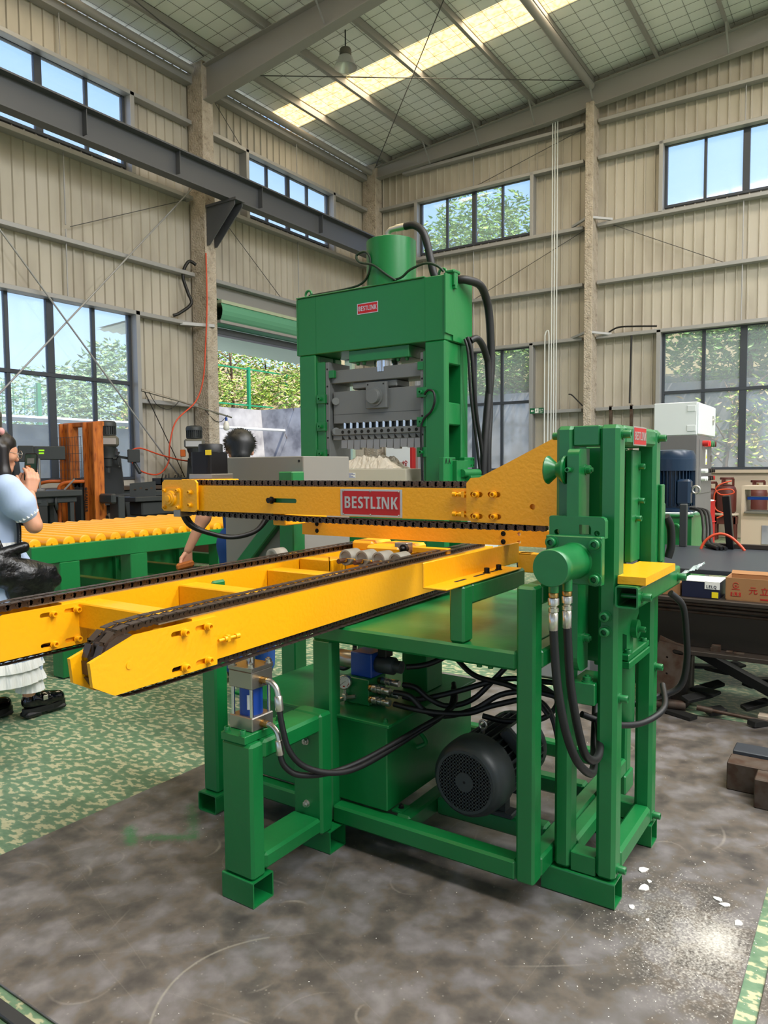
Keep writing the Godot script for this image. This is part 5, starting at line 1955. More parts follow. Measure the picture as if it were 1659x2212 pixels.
	part(sg, "bracket", b, g)
	for q in [[-2.9995, 1.46, -5.555], [-2.9995, 1.41, -5.555], [-2.9995, 1.46, -5.585], [-2.9995, 1.41, -5.585], [-2.9895, 1.46, -5.87], [-2.9895, 1.41, -5.87], [-2.9895, 1.46, -5.92], [-2.9895, 1.41, -5.92]]:
		b = MB.new()
		b.cyl(Vector3(q[0], q[1], q[2]), Vector3(q[0] + 0.001, q[1], q[2]), 0.008, -1, 10)
		part(sg, "bolt_hole", b, M.dark)
	letters(sg, "stamped_letters", "A A", 0.045, Vector3(-2.9985, 1.445, -5.46), Basis(Vector3.UP, PI / 2), M.dark, "Droid Sans", false)
	b = MB.new()
	b.cyl(Vector3(-2.95, 1.343, -5.62), Vector3(-2.95, 1.343, -5.93), 0.034, -1, 20)
	part(sg, "barrel", b, g)
	b = MB.new()
	b.cyl(Vector3(-2.95, 1.343, -5.93), Vector3(-2.95, 1.343, -6.35), 0.02, -1, 16)
	part(sg, "rod", b, M.chrome)
	b = MB.new()
	b.box(-3.0, -2.9, 1.24, 1.32, -6.3, -5.7, 0.004)
	part(sg, "slide_beam", b, g)
	# hoses of the press
	var hs := [
		[[[-3.57, 3.547, -5.72], [-3.48, 3.54, -5.72], [-3.40, 3.48, -5.73], [-3.36, 3.38, -5.74], [-3.33, 3.24, -5.75], [-3.30, 3.1, -5.76], [-3.27, 3.0, -5.8]], 0.034, "thick black hose from the elbow on top of the press cylinder down behind the crossbeam"],
		[[[-3.05, 3.0, -5.72], [-2.98, 3.0, -5.76], [-2.93, 2.98, -5.92], [-2.93, 2.88, -6.05], [-2.93, 2.7, -6.12], [-2.93, 2.3, -6.15], [-2.93, 1.93, -6.08], [-2.93, 1.6, -6.02], [-2.93, 1.3, -5.99], [-2.93, 0.9, -5.99]], 0.036, "thickest black hose arching out from the top right of the press and falling beside it"],
		[[[-2.97, 2.49, -5.82], [-2.94, 2.515, -5.88], [-2.93, 2.47, -5.97], [-2.93, 2.38, -6.05], [-2.93, 2.28, -6.09], [-2.92, 1.9, -6.10], [-2.91, 1.6, -6.05], [-2.90, 1.2, -6.03]], 0.030, "shorter thick black hose bulging from the side of the press crossbeam"],
		[[[-2.99, 2.52, -5.80], [-2.96, 2.4, -5.82], [-2.95, 2.1, -5.85], [-2.95, 1.84, -5.90], [-2.94, 1.55, -5.98], [-2.93, 1.25, -6.02]], 0.018, "slim black hose slanting down the right leg of the press"],
		[[[-3.0, 2.5, -5.77], [-2.97, 2.38, -5.775], [-2.96, 2.0, -5.81], [-2.95, 1.6, -5.90], [-2.94, 1.3, -5.96]], 0.012, "thinnest cable slanting down the right leg of the press, left of the slim hose"],
	]
	for h in hs:
		var pp := []
		for q in h[0]:
			pp.append(Vector3(q[0], q[1], q[2]))
		var hb := MB.new()
		hb.tube(pp, h[1], 10)
		solo("press_hose", hb, M.rubber, h[2], "hose")
	var cb := MB.new()
	cb.tube([Vector3(-4.55, 3.035, -5.56), Vector3(-4.4, 3.03, -5.54), Vector3(-4.15, 3.035, -5.55), Vector3(-3.95, 3.06, -5.56), Vector3(-3.83, 3.13, -5.52), Vector3(-3.80, 3.25, -5.50), Vector3(-3.86, 3.32, -5.50), Vector3(-3.95, 3.30, -5.50), Vector3(-3.90, 3.23, -5.48), Vector3(-3.75, 3.18, -5.47), Vector3(-3.62, 3.08, -5.5), Vector3(-3.55, 3.03, -5.53)], 0.011, 8)
	cb.tube([Vector3(-3.62, 3.04, -5.55), Vector3(-3.5, 3.05, -5.54), Vector3(-3.4, 3.10, -5.53), Vector3(-3.25, 3.13, -5.53), Vector3(-3.15, 3.10, -5.55), Vector3(-3.1, 3.05, -5.58)], 0.011, 8)
	solo("control_cable", cb, mat("cable_green", Color(0.04, 0.16, 0.09), 0.5), "dark green cable lying along the top of the press with a loop beside the cylinder", "cable")
	cb = MB.new()
	cb.tube([Vector3(-3.24, 2.02, -5.49), Vector3(-3.19, 2.05, -5.47), Vector3(-3.14, 2.03, -5.47), Vector3(-3.13, 1.95, -5.47), Vector3(-3.17, 1.87, -5.48), Vector3(-3.24, 1.81, -5.48), Vector3(-3.27, 1.72, -5.48), Vector3(-3.27, 1.5, -5.485), Vector3(-3.26, 1.2, -5.485)], 0.010, 8)
	solo("sensor_cable", cb, M.rubber, "thin black cable curling down the inner edge of the press right leg", "cable")
	# what lies on the bed: pale block with crumpled cloth
	var f := thing("foam_block", "long off-white block with a small printed label lying on the press bed", "block", Vector3(-3.87, 1.235, -5.72))
	b = MB.new()
	b.box(-4.29, -3.45, 1.235, 1.385, -5.9, -5.52, 0.006)
	part(f, "block", b, mat("foam", Color(0.78, 0.75, 0.68), 0.8))
	b = MB.new()
	b.box(-4.10, -4.0, 1.30, 1.35, -5.5195, -5.518)
	var lb := part(f, "label", b, M.white)
	b = MB.new()
	for k in 5:
		b.box(-4.095, -4.005 - 0.02 * (k % 3), 1.305 + k * 0.009, 1.309 + k * 0.009, -5.518, -5.5172)
	part(lb, "label_print", b, M.blue_paint)
	b = MB.new()       # cloth: a crumpled sheet
	var nz := FastNoiseLite.new()
	nz.seed = 5
	nz.frequency = 7.0
	nz.fractal_type = FastNoiseLite.FRACTAL_RIDGED
	var W := 44
	var D := 18
	var pt := func(i: int, j: int):
		var u := float(i) / W
		var w := float(j) / D
		var x := lerpf(-4.24, -3.60, u)
		var z := lerpf(-5.56, -5.84, w)
		var edge := minf(minf(u, 1 - u) * 5.0, minf(w, 1 - w) * 6.0)
		var hgt := clampf(edge, 0, 1) * (0.035 + 0.05 * sin(u * 3.1) + 0.05 * absf(nz.get_noise_2d(x, z)) + 0.025 * nz.get_noise_2d(x * 3, z * 3))
		return Vector3(x + 0.03 * nz.get_noise_2d(z * 2, x), 1.386 + maxf(hgt, 0.001), z + 0.02 * nz.get_noise_2d(x * 2, z))
	for i in W:
		for j in D:
			b.quad(pt.call(i, j), pt.call(i + 1, j), pt.call(i + 1, j + 1), pt.call(i, j + 1))
	solo("crumpled_cloth", b, mat("cloth", Color(0.86, 0.82, 0.75), 0.9), "crumpled cream cloth heaped on the pale block under the press ram", "cloth")

func strokes(parent: Node3D, called: String, list: Array, c: Vector3, basis: Basis, size: float, m: Material, w := 0.09) -> void:    # hand-set characters: each stroke [x0,y0,x1,y1] in a unit square
	var b := MB.new()
	b.t = Transform3D(basis, c)
	for s in list:
		b.bar(Vector3(s[0] * size, s[1] * size, 0), Vector3(s[2] * size, s[3] * size, 0), size * w, size * 0.02, 0.0, Vector3(0, 0, 1))
	part(parent, called, b, m)

# strokes of the characters that stand on the boxes
const C_XIAO := [[-0.42, 0.38, -0.3, 0.3], [-0.46, 0.1, -0.34, 0.03], [-0.44, -0.42, -0.3, -0.1], [0.12, 0.48, 0.12, 0.2], [-0.12, 0.42, -0.02, 0.25], [0.38, 0.44, 0.26, 0.25], [-0.12, 0.14, -0.12, -0.46], [-0.12, 0.14, 0.38, 0.14], [0.38, 0.14, 0.38, -0.46], [-0.12, -0.04, 0.38, -0.04], [-0.12, -0.2, 0.38, -0.2]]
const C_HUO := [[-0.02, 0.45, -0.02, 0.05], [-0.02, 0.05, -0.42, -0.42], [-0.02, 0.05, 0.42, -0.42], [-0.36, 0.22, -0.24, 0.02], [0.36, 0.26, 0.2, 0.04]]
const C_SHUAN := [[-0.46, 0.18, -0.1, 0.18], [-0.28, 0.46, -0.28, -0.46], [-0.28, 0.1, -0.46, -0.2], [-0.26, 0.08, -0.12, -0.08], [0.16, 0.48, -0.1, 0.2], [0.16, 0.48, 0.46, 0.2], [-0.02, 0.12, 0.36, 0.12], [0.16, 0.12, 0.16, -0.42], [0.0, -0.14, 0.34, -0.14], [-0.08, -0.42, 0.44, -0.42]]
const C_YUAN := [[-0.28, 0.36, 0.28, 0.36], [-0.44, 0.08, 0.44, 0.08], [-0.12, 0.08, -0.16, -0.2], [-0.16, -0.2, -0.42, -0.44], [0.14, 0.08, 0.14, -0.36], [0.14, -0.36, 0.42, -0.36], [0.42, -0.36, 0.44, -0.2]]
const C_LI := [[0.0, 0.48, 0.04, 0.34], [-0.36, 0.26, 0.36, 0.26], [-0.2, 0.14, -0.12, -0.34], [0.22, 0.14, 0.1, -0.36], [-0.46, -0.4, 0.46, -0.4]]
const C_LUO := [[-0.4, 0.3, -0.4, 0.02], [-0.4, 0.3, -0.1, 0.3], [-0.1, 0.3, -0.1, 0.02], [-0.4, 0.02, -0.1, 0.02], [-0.25, 0.46, -0.25, -0.36], [-0.46, -0.4, -0.06, -0.32], [0.04, 0.44, 0.04, 0.1], [0.04, 0.44, 0.42, 0.44], [0.42, 0.44, 0.42, 0.1], [0.04, 0.27, 0.42, 0.27], [0.04, 0.1, 0.42, 0.1], [0.23, 0.44, 0.23, 0.1], [0.23, 0.08, 0.06, -0.06], [0.06, -0.06, 0.36, -0.08], [0.36, -0.08, 0.06, -0.2], [0.23, -0.18, 0.23, -0.46], [0.1, -0.28, 0.02, -0.4], [0.36, -0.28, 0.44, -0.4]]

# ---------------------------------------------------------------- things along the left wall
func left_materials() -> void:
	mat("machine_dark", Color(0.20, 0.215, 0.22), 0.5, 0.1)
	mat("machine_olive", Color(0.40, 0.39, 0.35), 0.5, 0.1)
	mat("orange_paint", Color(0.72, 0.34, 0.06), 0.5)
	var m := mat("orange_worn", Color(0.78, 0.44, 0.14), 0.55)
	m.albedo_texture = noise_tex(0.02, [[0.0, Color(0.62, 0.52, 0.45)], [0.3, Color(0.88, 0.84, 0.8)], [1.0, Color(1, 1, 1)]], 256, 5, 41)
	tri_map(m, 1.2)
	m.uv1_scale = Vector3(2.5, 0.6, 2.5)
	mat("orange_hose", Color(0.80, 0.28, 0.14), 0.5)
	mat("bench_wood", Color(0.28, 0.22, 0.17), 0.8)
	mat("rust_box", Color(0.34, 0.22, 0.15), 0.8)
	mat("bowl", Color(0.62, 0.58, 0.50), 0.5)
	var s := mat("led_green", Color(0.5, 0.7, 0.1), 0.5)
	s.emission_enabled = true
	s.emission = Color(0.6, 0.9, 0.1)
	s.emission_energy_multiplier = 0.7

func roller_table() -> void:
	var o := thing("roller_conveyor", "long green roller conveyor table with yellow rollers behind the woman", "roller conveyor", Vector3(-5.2, 0, -3.9))
	var b: MB
	for x in [-4.56, -5.94]:
		b = MB.new()
		b.box(x - 0.03, x + 0.06, 0.782, 0.90, -5.25, -2.66, 0.004)
		part(o, "side_beam", b, M.green)
	for z in [-2.93, -3.49, -4.35, -5.1]:
		for x in [-4.57, -5.92]:
			b = MB.new()
			b.box(x - 0.05, x + 0.07, 0.0, 0.782, z - 0.075, z + 0.075, 0.005)
			part(o, "leg", b, M.green)
		b = MB.new()
		b.box(-5.85, -4.62, 0.46, 0.56, z - 0.04, z + 0.04, 0.004)
		part(o, "cross_tie", b, M.green)
	b = MB.new()
	b.box(-5.95, -5.9, 0.25, 0.6, -5.2, -2.8, 0.004)
	part(o, "rear_panel", b, M.green)
	b = MB.new()
	b.box(-5.86, -5.82, 0.60, 0.70, -5.2, -2.8, 0.004)
	part(o, "lower_guard", b, M.yellow)
	var rm := MB.new()
	rm.lathe(Vector3(-0.67, 0, 0), X, [Vector2(0.012, -0.02), Vector2(0.012, 0), Vector2(0.036, 0.0), Vector2(0.044, 0.004), Vector2(0.044, 1.336), Vector2(0.036, 1.34), Vector2(0.012, 1.34), Vector2(0.012, 1.36)], 20)
	var mesh := rm.mesh()
	for k in 21:
		put(o, "roller", mesh, M.yellow, Vector3(-5.21, 0.905, -2.71 - k * 0.123))

func stacker() -> void:
	var o := thing("pallet_stacker", "worn orange hand pallet stacker with tall twin masts in front of the left window", "stacker", Vector3(-8.9, 0, -6.0))
	var b: MB
	for q in [[-9.30, -9.07], [-8.77, -8.53]]:
		b = MB.new()
		b.box(q[0], q[1], 0.15, 2.02, -6.10, -6.0, 0.006)
		b.box(q[0], q[0] + 0.03, 0.15, 2.02, -6.0, -5.95, 0.004)
		b.box(q[1] - 0.03, q[1], 0.15, 2.02, -6.0, -5.95, 0.004)
		part(o, "mast", b, M.orange_worn)
	for y in [[1.97, 2.03], [0.78, 0.92], [0.25, 0.4]]:
		b = MB.new()
		b.box(-9.30, -8.53, y[0], y[1], -6.12, -6.01, 0.006)
		part(o, "cross_beam", b, M.orange_worn)
	b = MB.new()
	b.box(-9.0, -8.83, 0.3, 1.28, -6.05, -5.95, 0.02)
	part(o, "lift_pump", b, M.machine_dark)
	for x in [-8.97, -8.86]:
		b = MB.new()
		b.cyl(Vector3(x, 1.22, -5.95), Vector3(x, 1.22, -6.05), 0.06, -1, 16)
		part(o, "chain_wheel", b, M.machine_dark)
	b = MB.new()
	for i in 9:
		b.box(-9.31 + i * 0.065, -9.306 + i * 0.065, 1.26, 1.84, -5.94, -5.936)
	for j in 6:
		b.box(-9.31, -8.78, 1.28 + j * 0.11, 1.284 + j * 0.11, -5.942, -5.938)
	part(o, "mesh_guard", b, M.wire)
	for q in [[-9.47, -9.3], [-8.95, -8.75]]:
		b = MB.new()
		b.tube([Vector3(q[0], 0.2, -5.7), Vector3(q[0], 0.9, -5.7), Vector3(q[0], 1.12, -5.7), Vector3(q[0] + 0.03, 1.2, -5.72), Vector3(q[0] + 0.1, 1.235, -5.8), Vector3(q[1], 1.24, -5.95)], 0.024, 10)
		part(o, "handrail", b, M.orange_paint)
	b = MB.new()
	b.tube([Vector3(-9.02, 0.4, -5.85), Vector3(-9.05, 0.8, -5.75), Vector3(-9.08, 1.1, -5.65)], 0.02, 8)
	b.cyl(Vector3(-9.27, 1.11, -5.65), Vector3(-8.95, 1.11, -5.65), 0.022, -1, 10)
	part(o, "steering_handle", b, M.rubber)
	for q in [[-9.28, -9.1], [-8.72, -8.54]]:
		b = MB.new()
		b.box(q[0], q[1], 0.06, 0.2, -7.0, -5.9, 0.008)
		part(o, "fork_leg", b, M.orange_worn)
	for y in [[0.05, 0.13], [0.16, 0.24], [0.26, 0.32]]:
		b = MB.new()
		b.box(-8.7, -7.85, y[0], y[1], -6.3, -6.2, 0.006)
		part(o, "base_beam", b, M.orange_worn)
	for x in [-9.2, -8.84]:
		b = MB.new()
		b.lathe(Vector3(x, 0.09, -5.88), X, [Vector2(0.03, 0), Vector2(0.09, 0), Vector2(0.09, 0.045), Vector2(0.03, 0.045)], 20)
		part(o, "wheel", b, M.bowl)
	b = MB.new()
	b.box(-8.53, -8.25, 0.95, 1.08, -6.08, -6.0, 0.02)
	b.box(-8.45, -8.25, 0.3, 1.05, -6.2, -6.1, 0.01)
	part(o, "fork_carriage", b, M.machine_dark)
	letters(o, "mast_lettering", "BIANJIES", 0.055, Vector3(-8.72, 1.0, -5.944), Basis(Vector3.BACK, -PI / 2), M.machine_dark)

func milling_machine(label: String, at: Vector3, turn: float, olive: bool) -> Node3D:
	# built about its own base, then turned: spindle faces local +z
	var o := thing("milling_machine", label, "milling machine", Vector3.ZERO, "")
	var dk = M.machine_dark
	var hm = M.machine_olive if olive else M.machine_dark
	var b := MB.new()
	b.lathe(Vector3(0, 1.90, 0.12), Y, [Vector2(0.11, 0), Vector2(0.13, 0.01), Vector2(0.13, 0.02)], 24)
	for k in 24:
		var a := TAU * k / 24.0
		var d := Vector3(cos(a), 0, sin(a))
		b.bar(Vector3(0, 1.92, 0.12) + d * 0.12, Vector3(0, 2.04, 0.12) + d * 0.12, 0.008, 0.03, 0, d)
	b.cyl(Vector3(0, 1.91, 0.12), Vector3(0, 2.05, 0.12), 0.112, -1, 24)
	part(o, "motor_body", b, hm)
	b = MB.new()
	b.lathe(Vector3(0, 2.04, 0.12), Y, [Vector2(0.138, 0), Vector2(0.138, 0.045), Vector2(0.12, 0.075), Vector2(0.06, 0.085)], 24)
	part(o, "motor_cap", b, hm)
	b = MB.new()
	b.box(-0.16, 0.16, 1.74, 1.90, -0.14, 0.26, 0.03)
	part(o, "gear_head", b, M.machine_olive)
	b = MB.new()
	b.box(-0.13, 0.13, 1.77, 1.86, 0.26, 0.264)
	part(o, "head_plate", b, M.sign_steel)
	b = MB.new()
	b.lathe(Vector3(0, 1.74, 0.1), Vector3.DOWN, [Vector2(0.13, 0), Vector2(0.12, 0.05), Vector2(0.10, 0.09), Vector2(0.10, 0.17), Vector2(0.075, 0.18), Vector2(0.06, 0.30), Vector2(0.035, 0.31), Vector2(0.03, 0.39)], 20)
	part(o, "quill_head", b, dk)
	b = MB.new()
	for k in 3:
		var a := TAU * k / 3.0 + 0.3
		b.cyl(Vector3(0.13, 1.56, 0.14), Vector3(0.16, 1.56 + sin(a) * 0.13, 0.14 + cos(a) * 0.13), 0.008, -1, 8)
		b.ball(Vector3(0.16, 1.56 + sin(a) * 0.13, 0.14 + cos(a) * 0.13), Vector3.ONE * 0.018, 8)
	b.cyl(Vector3(0.08, 1.56, 0.14), Vector3(0.14, 1.56, 0.14), 0.02, -1, 12)
	part(o, "feed_handle", b, dk)
	b = MB.new()
	b.box(-0.23, -0.15, 1.60, 1.72, 0.08, 0.2, 0.01)
	part(o, "switch_box", b, M.orange_paint)
	b = MB.new()
	b.box(-0.12, 0.12, 1.58, 1.74, -0.75, -0.1, 0.02)
	part(o, "ram", b, dk)
	b = MB.new()
	b.prism(PackedVector2Array([Vector2(-0.30, 0.0), Vector2(0.30, 0.0), Vector2(0.27, 0.3), Vector2(0.16, 1.58), Vector2(-0.16, 1.58), Vector2(-0.27, 0.3)]), -0.85, -0.35)
	part(o, "column", b, dk)
	b = MB.new()
	b.box(-0.36, 0.36, 0.0, 0.12, -0.9, 0.35, 0.02)
	part(o, "base", b, dk)
	b = MB.new()
	b.box(-0.17, 0.17, 0.5, 0.86, -0.36, 0.15, 0.02)
	part(o, "knee", b, dk)
	b = MB.new()
	b.box(-0.2, 0.2, 0.86, 0.95, -0.25, 0.3, 0.01)
	part(o, "saddle", b, dk)
	b = MB.new()
	b.box(-0.62, 0.62, 0.95, 1.02, -0.1, 0.2, 0.006)
	part(o, "work_table", b, dk)
	b = MB.new()
	b.cyl(Vector3(0.62, 0.98, 0.05), Vector3(0.72, 0.98, 0.05), 0.02, -1, 10)
	b.lathe(Vector3(0.70, 0.98, 0.05), X, [Vector2(0.0, 0), Vector2(0.09, 0.0), Vector2(0.09, 0.02), Vector2(0.0, 0.02)], 18)
	part(o, "hand_wheel", b, dk)
	b = MB.new()
	b.cyl(Vector3(0, 0.72, 0.15), Vector3(0, 0.72, 0.26), 0.022, -1, 10)
	b.bar(Vector3(0, 0.72, 0.25), Vector3(0.03, 0.61, 0.27), 0.02, 0.02)
	part(o, "knee_crank", b, M.zinc)
	b = MB.new()
	b.box(0.28, 0.46, 1.50, 1.70, -0.1, 0.02, 0.01)
	b.bar(Vector3(0.1, 1.6, -0.1), Vector3(0.37, 1.55, -0.05), 0.04, 0.04)
	b.bar(Vector3(0.37, 1.5, -0.04), Vector3(0.46, 1.33, 0.02), 0.05, 0.05, 0.01)
	part(o, "control_pendant", b, dk)
	o.position = at
	o.rotation.y = turn
	return o

func left_side() -> void:
	left_materials()
	roller_table()
	stacker()
	milling_machine("dark upright milling machine in front of the left window, right beside the orange stacker", Vector3(-9.72, 0, -7.02), 0.9, false)
	milling_machine("dark milling machine at the column, above the left end of the yellow arm", Vector3(-9.72, 0, -8.75), 0.75, false)
	milling_machine("olive-grey milling machine at the left picture edge, its head above the woman", Vector3(-9.05, 0, -4.9), 0.9, true)
	var b: MB
	# digital readout on a post
	var d := thing("digital_readout", "black readout box with two green number lines on a post left of the stacker", "display", Vector3(-8.75, 1.14, -5.45))
	b = MB.new()
	b.t = Transform3D(Basis(Vector3.UP, 0.95), Vector3(-8.75, 1.61, -5.42))
	b.box(-0.22, 0.22, -0.085, 0.085, -0.05, 0.03, 0.008)
	part(d, "housing", b, M.machine_dark)
	b = MB.new()
	b.t = Transform3D(Basis(Vector3.UP, 0.95), Vector3(-8.75, 1.61, -5.42))
	b.box(-0.085, -0.02, 0.022, 0.042, 0.03, 0.032)
	b.box(-0.085, -0.025, -0.012, 0.008, 0.03, 0.032)
	part(d, "number_line", b, M.led_green)
	b = MB.new()
	b.cyl(Vector3(-8.72, 1.14, -5.3), Vector3(-8.72, 1.54, -5.3), 0.014, -1, 10)
	b.cyl(Vector3(-8.72, 1.14, -5.3), Vector3(-8.72, 1.16, -5.3), 0.07, -1, 16)
	part(d, "stand_post", b, M.steel)
	# dark bench with drawers below the readout
	var w := thing("machine_bench", "dark steel bench left of the stacker, carrying the readout post", "bench", Vector3(-8.8, 0, -5.3))
	b = MB.new()
	b.box(-9.1, -8.5, 1.06, 1.14, -5.75, -4.95, 0.01)
	part(w, "bench_top", b, M.machine_dark)
	b = MB.new()
	b.box(-9.05, -8.55, 0.98, 1.06, -5.7, -5.0, 0.01)
	part(w, "apron", b, M.machine_dark)
	for q in [[-9.05, -5.65], [-8.6, -5.65], [-9.05, -5.05], [-8.6, -5.05]]:
		b = MB.new()
		b.box(q[0], q[0] + 0.06, 0, 0.98, q[1], q[1] + 0.06, 0.004)
		part(w, "leg", b, M.machine_dark)
	b = MB.new()
	b.bar(Vector3(-8.70, 1.14, -5.62), Vector3(-8.62, 1.28, -5.72), 0.02, 0.02)
	part(w, "lever", b, M.steel)
	# long low bench under the window
	var lb := thing("wall_bench", "long dark workbench along the left wall under the window, littered with tools", "bench", Vector3(-10.3, 0, -7.6))
	b = MB.new()
	b.box(-10.62, -10.05, 1.06, 1.12, -9.4, -5.4, 0.006)
	part(lb, "bench_top", b, M.bench_wood)
	b = MB.new()
	b.box(-10.6, -10.1, 0.05, 1.06, -9.35, -5.45, 0.01)
	part(lb, "cupboard", b, M.machine_dark)
	var tb := thing("tool_tray", "black tool tray standing on the wall bench right of the window", "tray", Vector3(-10.25, 1.12, -8.6))
	b = MB.new()
	b.box(-10.36, -10.12, 1.12, 1.14, -8.95, -8.35)
	b.box(-10.36, -10.34, 1.12, 1.24, -8.95, -8.35)
	b.box(-10.14, -10.12, 1.12, 1.24, -8.95, -8.35)
	b.box(-10.36, -10.12, 1.12, 1.24, -8.95, -8.93)
	b.box(-10.36, -10.12, 1.12, 1.24, -8.37, -8.35)
	part(tb, "tray", b, M.machine_dark)
	for k in 6:
		b = MB.new()
		var z := -8.88 + k * 0.09
		b.cyl(Vector3(-10.25, 1.15, z), Vector3(-10.2 + 0.03 * (k % 3), 1.30 + 0.02 * (k % 2), z + 0.03), 0.012, -1, 8)
		part(tb, "tool", b, M.steel)
	# rusty machine table with trays, bowls
	var mt := thing("machine_table", "dark cast machine table in front of the milling machine, cluttered with trays", "table", Vector3(-8.9, 0, -7.3))
	b = MB.new()
	b.box(-9.2, -8.75, 0.93, 1.0, -8.3, -6.75, 0.008)
	part(mt, "table_top", b, M.machine_dark)
	b = MB.new()
	b.box(-9.1, -8.8, 0.72, 0.93, -7.9, -6.9, 0.02)
	part(mt, "apron", b, M.machine_dark)
	b = MB.new()
	b.box(-9.1, -8.85, 0.0, 0.72, -7.5, -7.1, 0.02)
	part(mt, "pedestal", b, M.machine_dark)
	b = MB.new()
	b.lathe(Vector3(-8.8, 0.83, -8.32), Z, [Vector2(0.02, -0.02), Vector2(0.08, -0.02), Vector2(0.08, 0.01), Vector2(0.02, 0.02)], 16)
	part(mt, "hand_wheel", b, M.machine_dark)
	for q in [[-8.86, 1.0, -7.68, "pale bowl on the cluttered machine table, further right"], [-8.86, 1.0, -7.42, "pale bowl on the cluttered machine table, the left one"]]:
		b = MB.new()
		b.lathe(Vector3(q[0], q[1], q[2]), Y, [Vector2(0.07, 0), Vector2(0.11, 0.07), Vector2(0.105, 0.07), Vector2(0.065, 0.008), Vector2(0.0, 0.008)], 20, 1)
		solo("bowl", b, M.bowl, q[3], "bowl")
	b = MB.new()
	b.t = Transform3D(Basis(Vector3.UP, 0.9), Vector3(-8.9, 1.0, -7.0))
	front_plate(b, [Vector2(-0.18, 0), Vector2(0.18, 0), Vector2(0.18, 0.22), Vector2(-0.18, 0.19)], 0.0, 0.03, [MB.slot(-0.13, -0.09, 0.1, 0.012), MB.slot(-0.05, -0.01, 0.12, 0.012), MB.slot(0.03, 0.07, 0.1, 0.012), MB.slot(0.10, 0.14, 0.12, 0.012)])
	solo("slotted_plate", b, M.machine_dark, "dark steel plate with slots standing on the machine table", "plate")
	b = MB.new()
	b.box(-8.95, -8.8, 1.0, 1.08, -7.3, -7.12, 0.01)
	solo("tray", b, M.machine_dark, "small dark box tray on the machine table beside the slotted plate", "tray")
	# rusty chip box with heap of swarf
	var cb := thing("chip_box", "rust-brown steel chip box behind the roller conveyor, under the milling machines", "box", Vector3(-8.6, 0, -8.2))
	b = MB.new()
	b.box(-9.1, -8.0, 0.05, 0.62, -8.9, -7.55, 0.01)
	part(cb, "box", b, M.rust_box)
	b = MB.new()
	b.box(-9.15, -7.95, 0.60, 0.66, -8.95, -7.5, 0.006)
	part(cb, "rim", b, M.machine_dark)
	var sw := MultiMesh.new()
	sw.transform_format = MultiMesh.TRANSFORM_3D
	var chip := MB.new()
	chip.box(-0.03, 0.03, -0.004, 0.004, -0.008, 0.008)
	sw.mesh = chip.mesh()
	sw.instance_count = 1500
	for i in 1500:
		var r := sqrt(rng.randf()) * 0.5
		var a := rng.randf() * TAU
		var p := Vector3(-8.55 + cos(a) * r, 0.66 + maxf(0, 0.22 * (1 - r / 0.5)) * rng.randf_range(0.6, 1.0), -8.2 + sin(a) * r * 1.25)
		sw.set_instance_transform(i, Transform3D(Basis.from_euler(Vector3(rng.randf() * TAU, rng.randf() * TAU, rng.randf() * TAU)), p))
	var so := MultiMeshInstance3D.new()
	so.name = numbered("metal_chips")
	so.multimesh = sw
	so.material_override = mat("swarf", Color(0.20, 0.21, 0.23), 0.35, 0.7)
	add_child(so)
	tag(so, "dark heap of metal chips in the rusty box", "chips", "", "stuff")
	# orange air hose and black cables on the left wall
	var h := MB.new()
	h.tube([Vector3(-10.24, 5.3, -9.58), Vector3(-10.22, 4.4, -9.56), Vector3(-10.22, 3.6, -9.5), Vector3(-10.25, 3.0, -9.45), Vector3(-10.3, 2.6, -9.3), Vector3(-10.35, 2.25, -8.9), Vector3(-10.36, 1.85, -8.75), Vector3(-10.36, 1.5, -8.7), Vector3(-10.36, 1.3, -8.45), Vector3(-10.36, 1.4, -8.05), Vector3(-10.36, 1.65, -7.9), Vector3(-10.36, 1.75, -8.1), Vector3(-10.36, 1.65, -8.5), Vector3(-10.3, 1.55, -8.95), Vector3(-10.2, 1.52, -9.3)], 0.013, 8)
	solo("air_hose", h, M.orange_hose, "orange air hose hanging from the middle column and looping across the left wall", "hose")
	h = MB.new()
	h.tube([Vector3(-10.42, 5.1, -9.5), Vector3(-10.5, 5.15, -9.4), Vector3(-10.55, 4.9, -9.3), Vector3(-10.52, 4.6, -9.38), Vector3(-10.48, 4.4, -9.42), Vector3(-10.55, 4.2, -9.2), Vector3(-10.6, 4.15, -9.1)], 0.03, 8)
	solo("cable_bunch", h, M.rubber, "bunch of black cables curving beside the middle column above the lower window", "cable")
	h = MB.new()
	h.tube([Vector3(-10.5, 2.72, -8.35), Vector3(-10.45, 2.3, -8.55), Vector3(-10.4, 1.7, -8.85), Vector3(-10.4, 1.25, -9.1)], 0.008, 6)
	solo("wall_cable", h, M.rubber, "thin black cable slanting down the left wall below the lamp arm", "cable")
	# lamp arm with an unlit bulb
	var j := thing("lamp_arm", "thin steel rod lamp arm reaching from the left window frame past the column", "lamp", Vector3(-10.4, 2.74, -8.3))
	b = MB.new()
	b.cyl(Vector3(-10.5, 2.76, -8.28), Vector3(-10.2, 2.36, -10.1), 0.016, -1, 8)
	b.cyl(Vector3(-10.5, 2.74, -8.28), Vector3(-10.35, 2.58, -9.1), 0.016, -1, 8)
	part(j, "arm", b, M.steel)
	b = MB.new()
	b.lathe(Vector3(-10.22, 2.36, -9.98), Vector3.DOWN, [Vector2(0.02, 0), Vector2(0.024, 0.02), Vector2(0.024, 0.07)], 14)
	part(j, "lamp_holder", b, M.blue_paint)
	b = MB.new()
	b.lathe(Vector3(-10.22, 2.29, -9.98), Vector3.DOWN, [Vector2(0.024, 0), Vector2(0.05, 0.05), Vector2(0.058, 0.11), Vector2(0.052, 0.16), Vector2(0.02, 0.18)], 18)
	part(j, "bulb", b, M.white)
	b = MB.new()
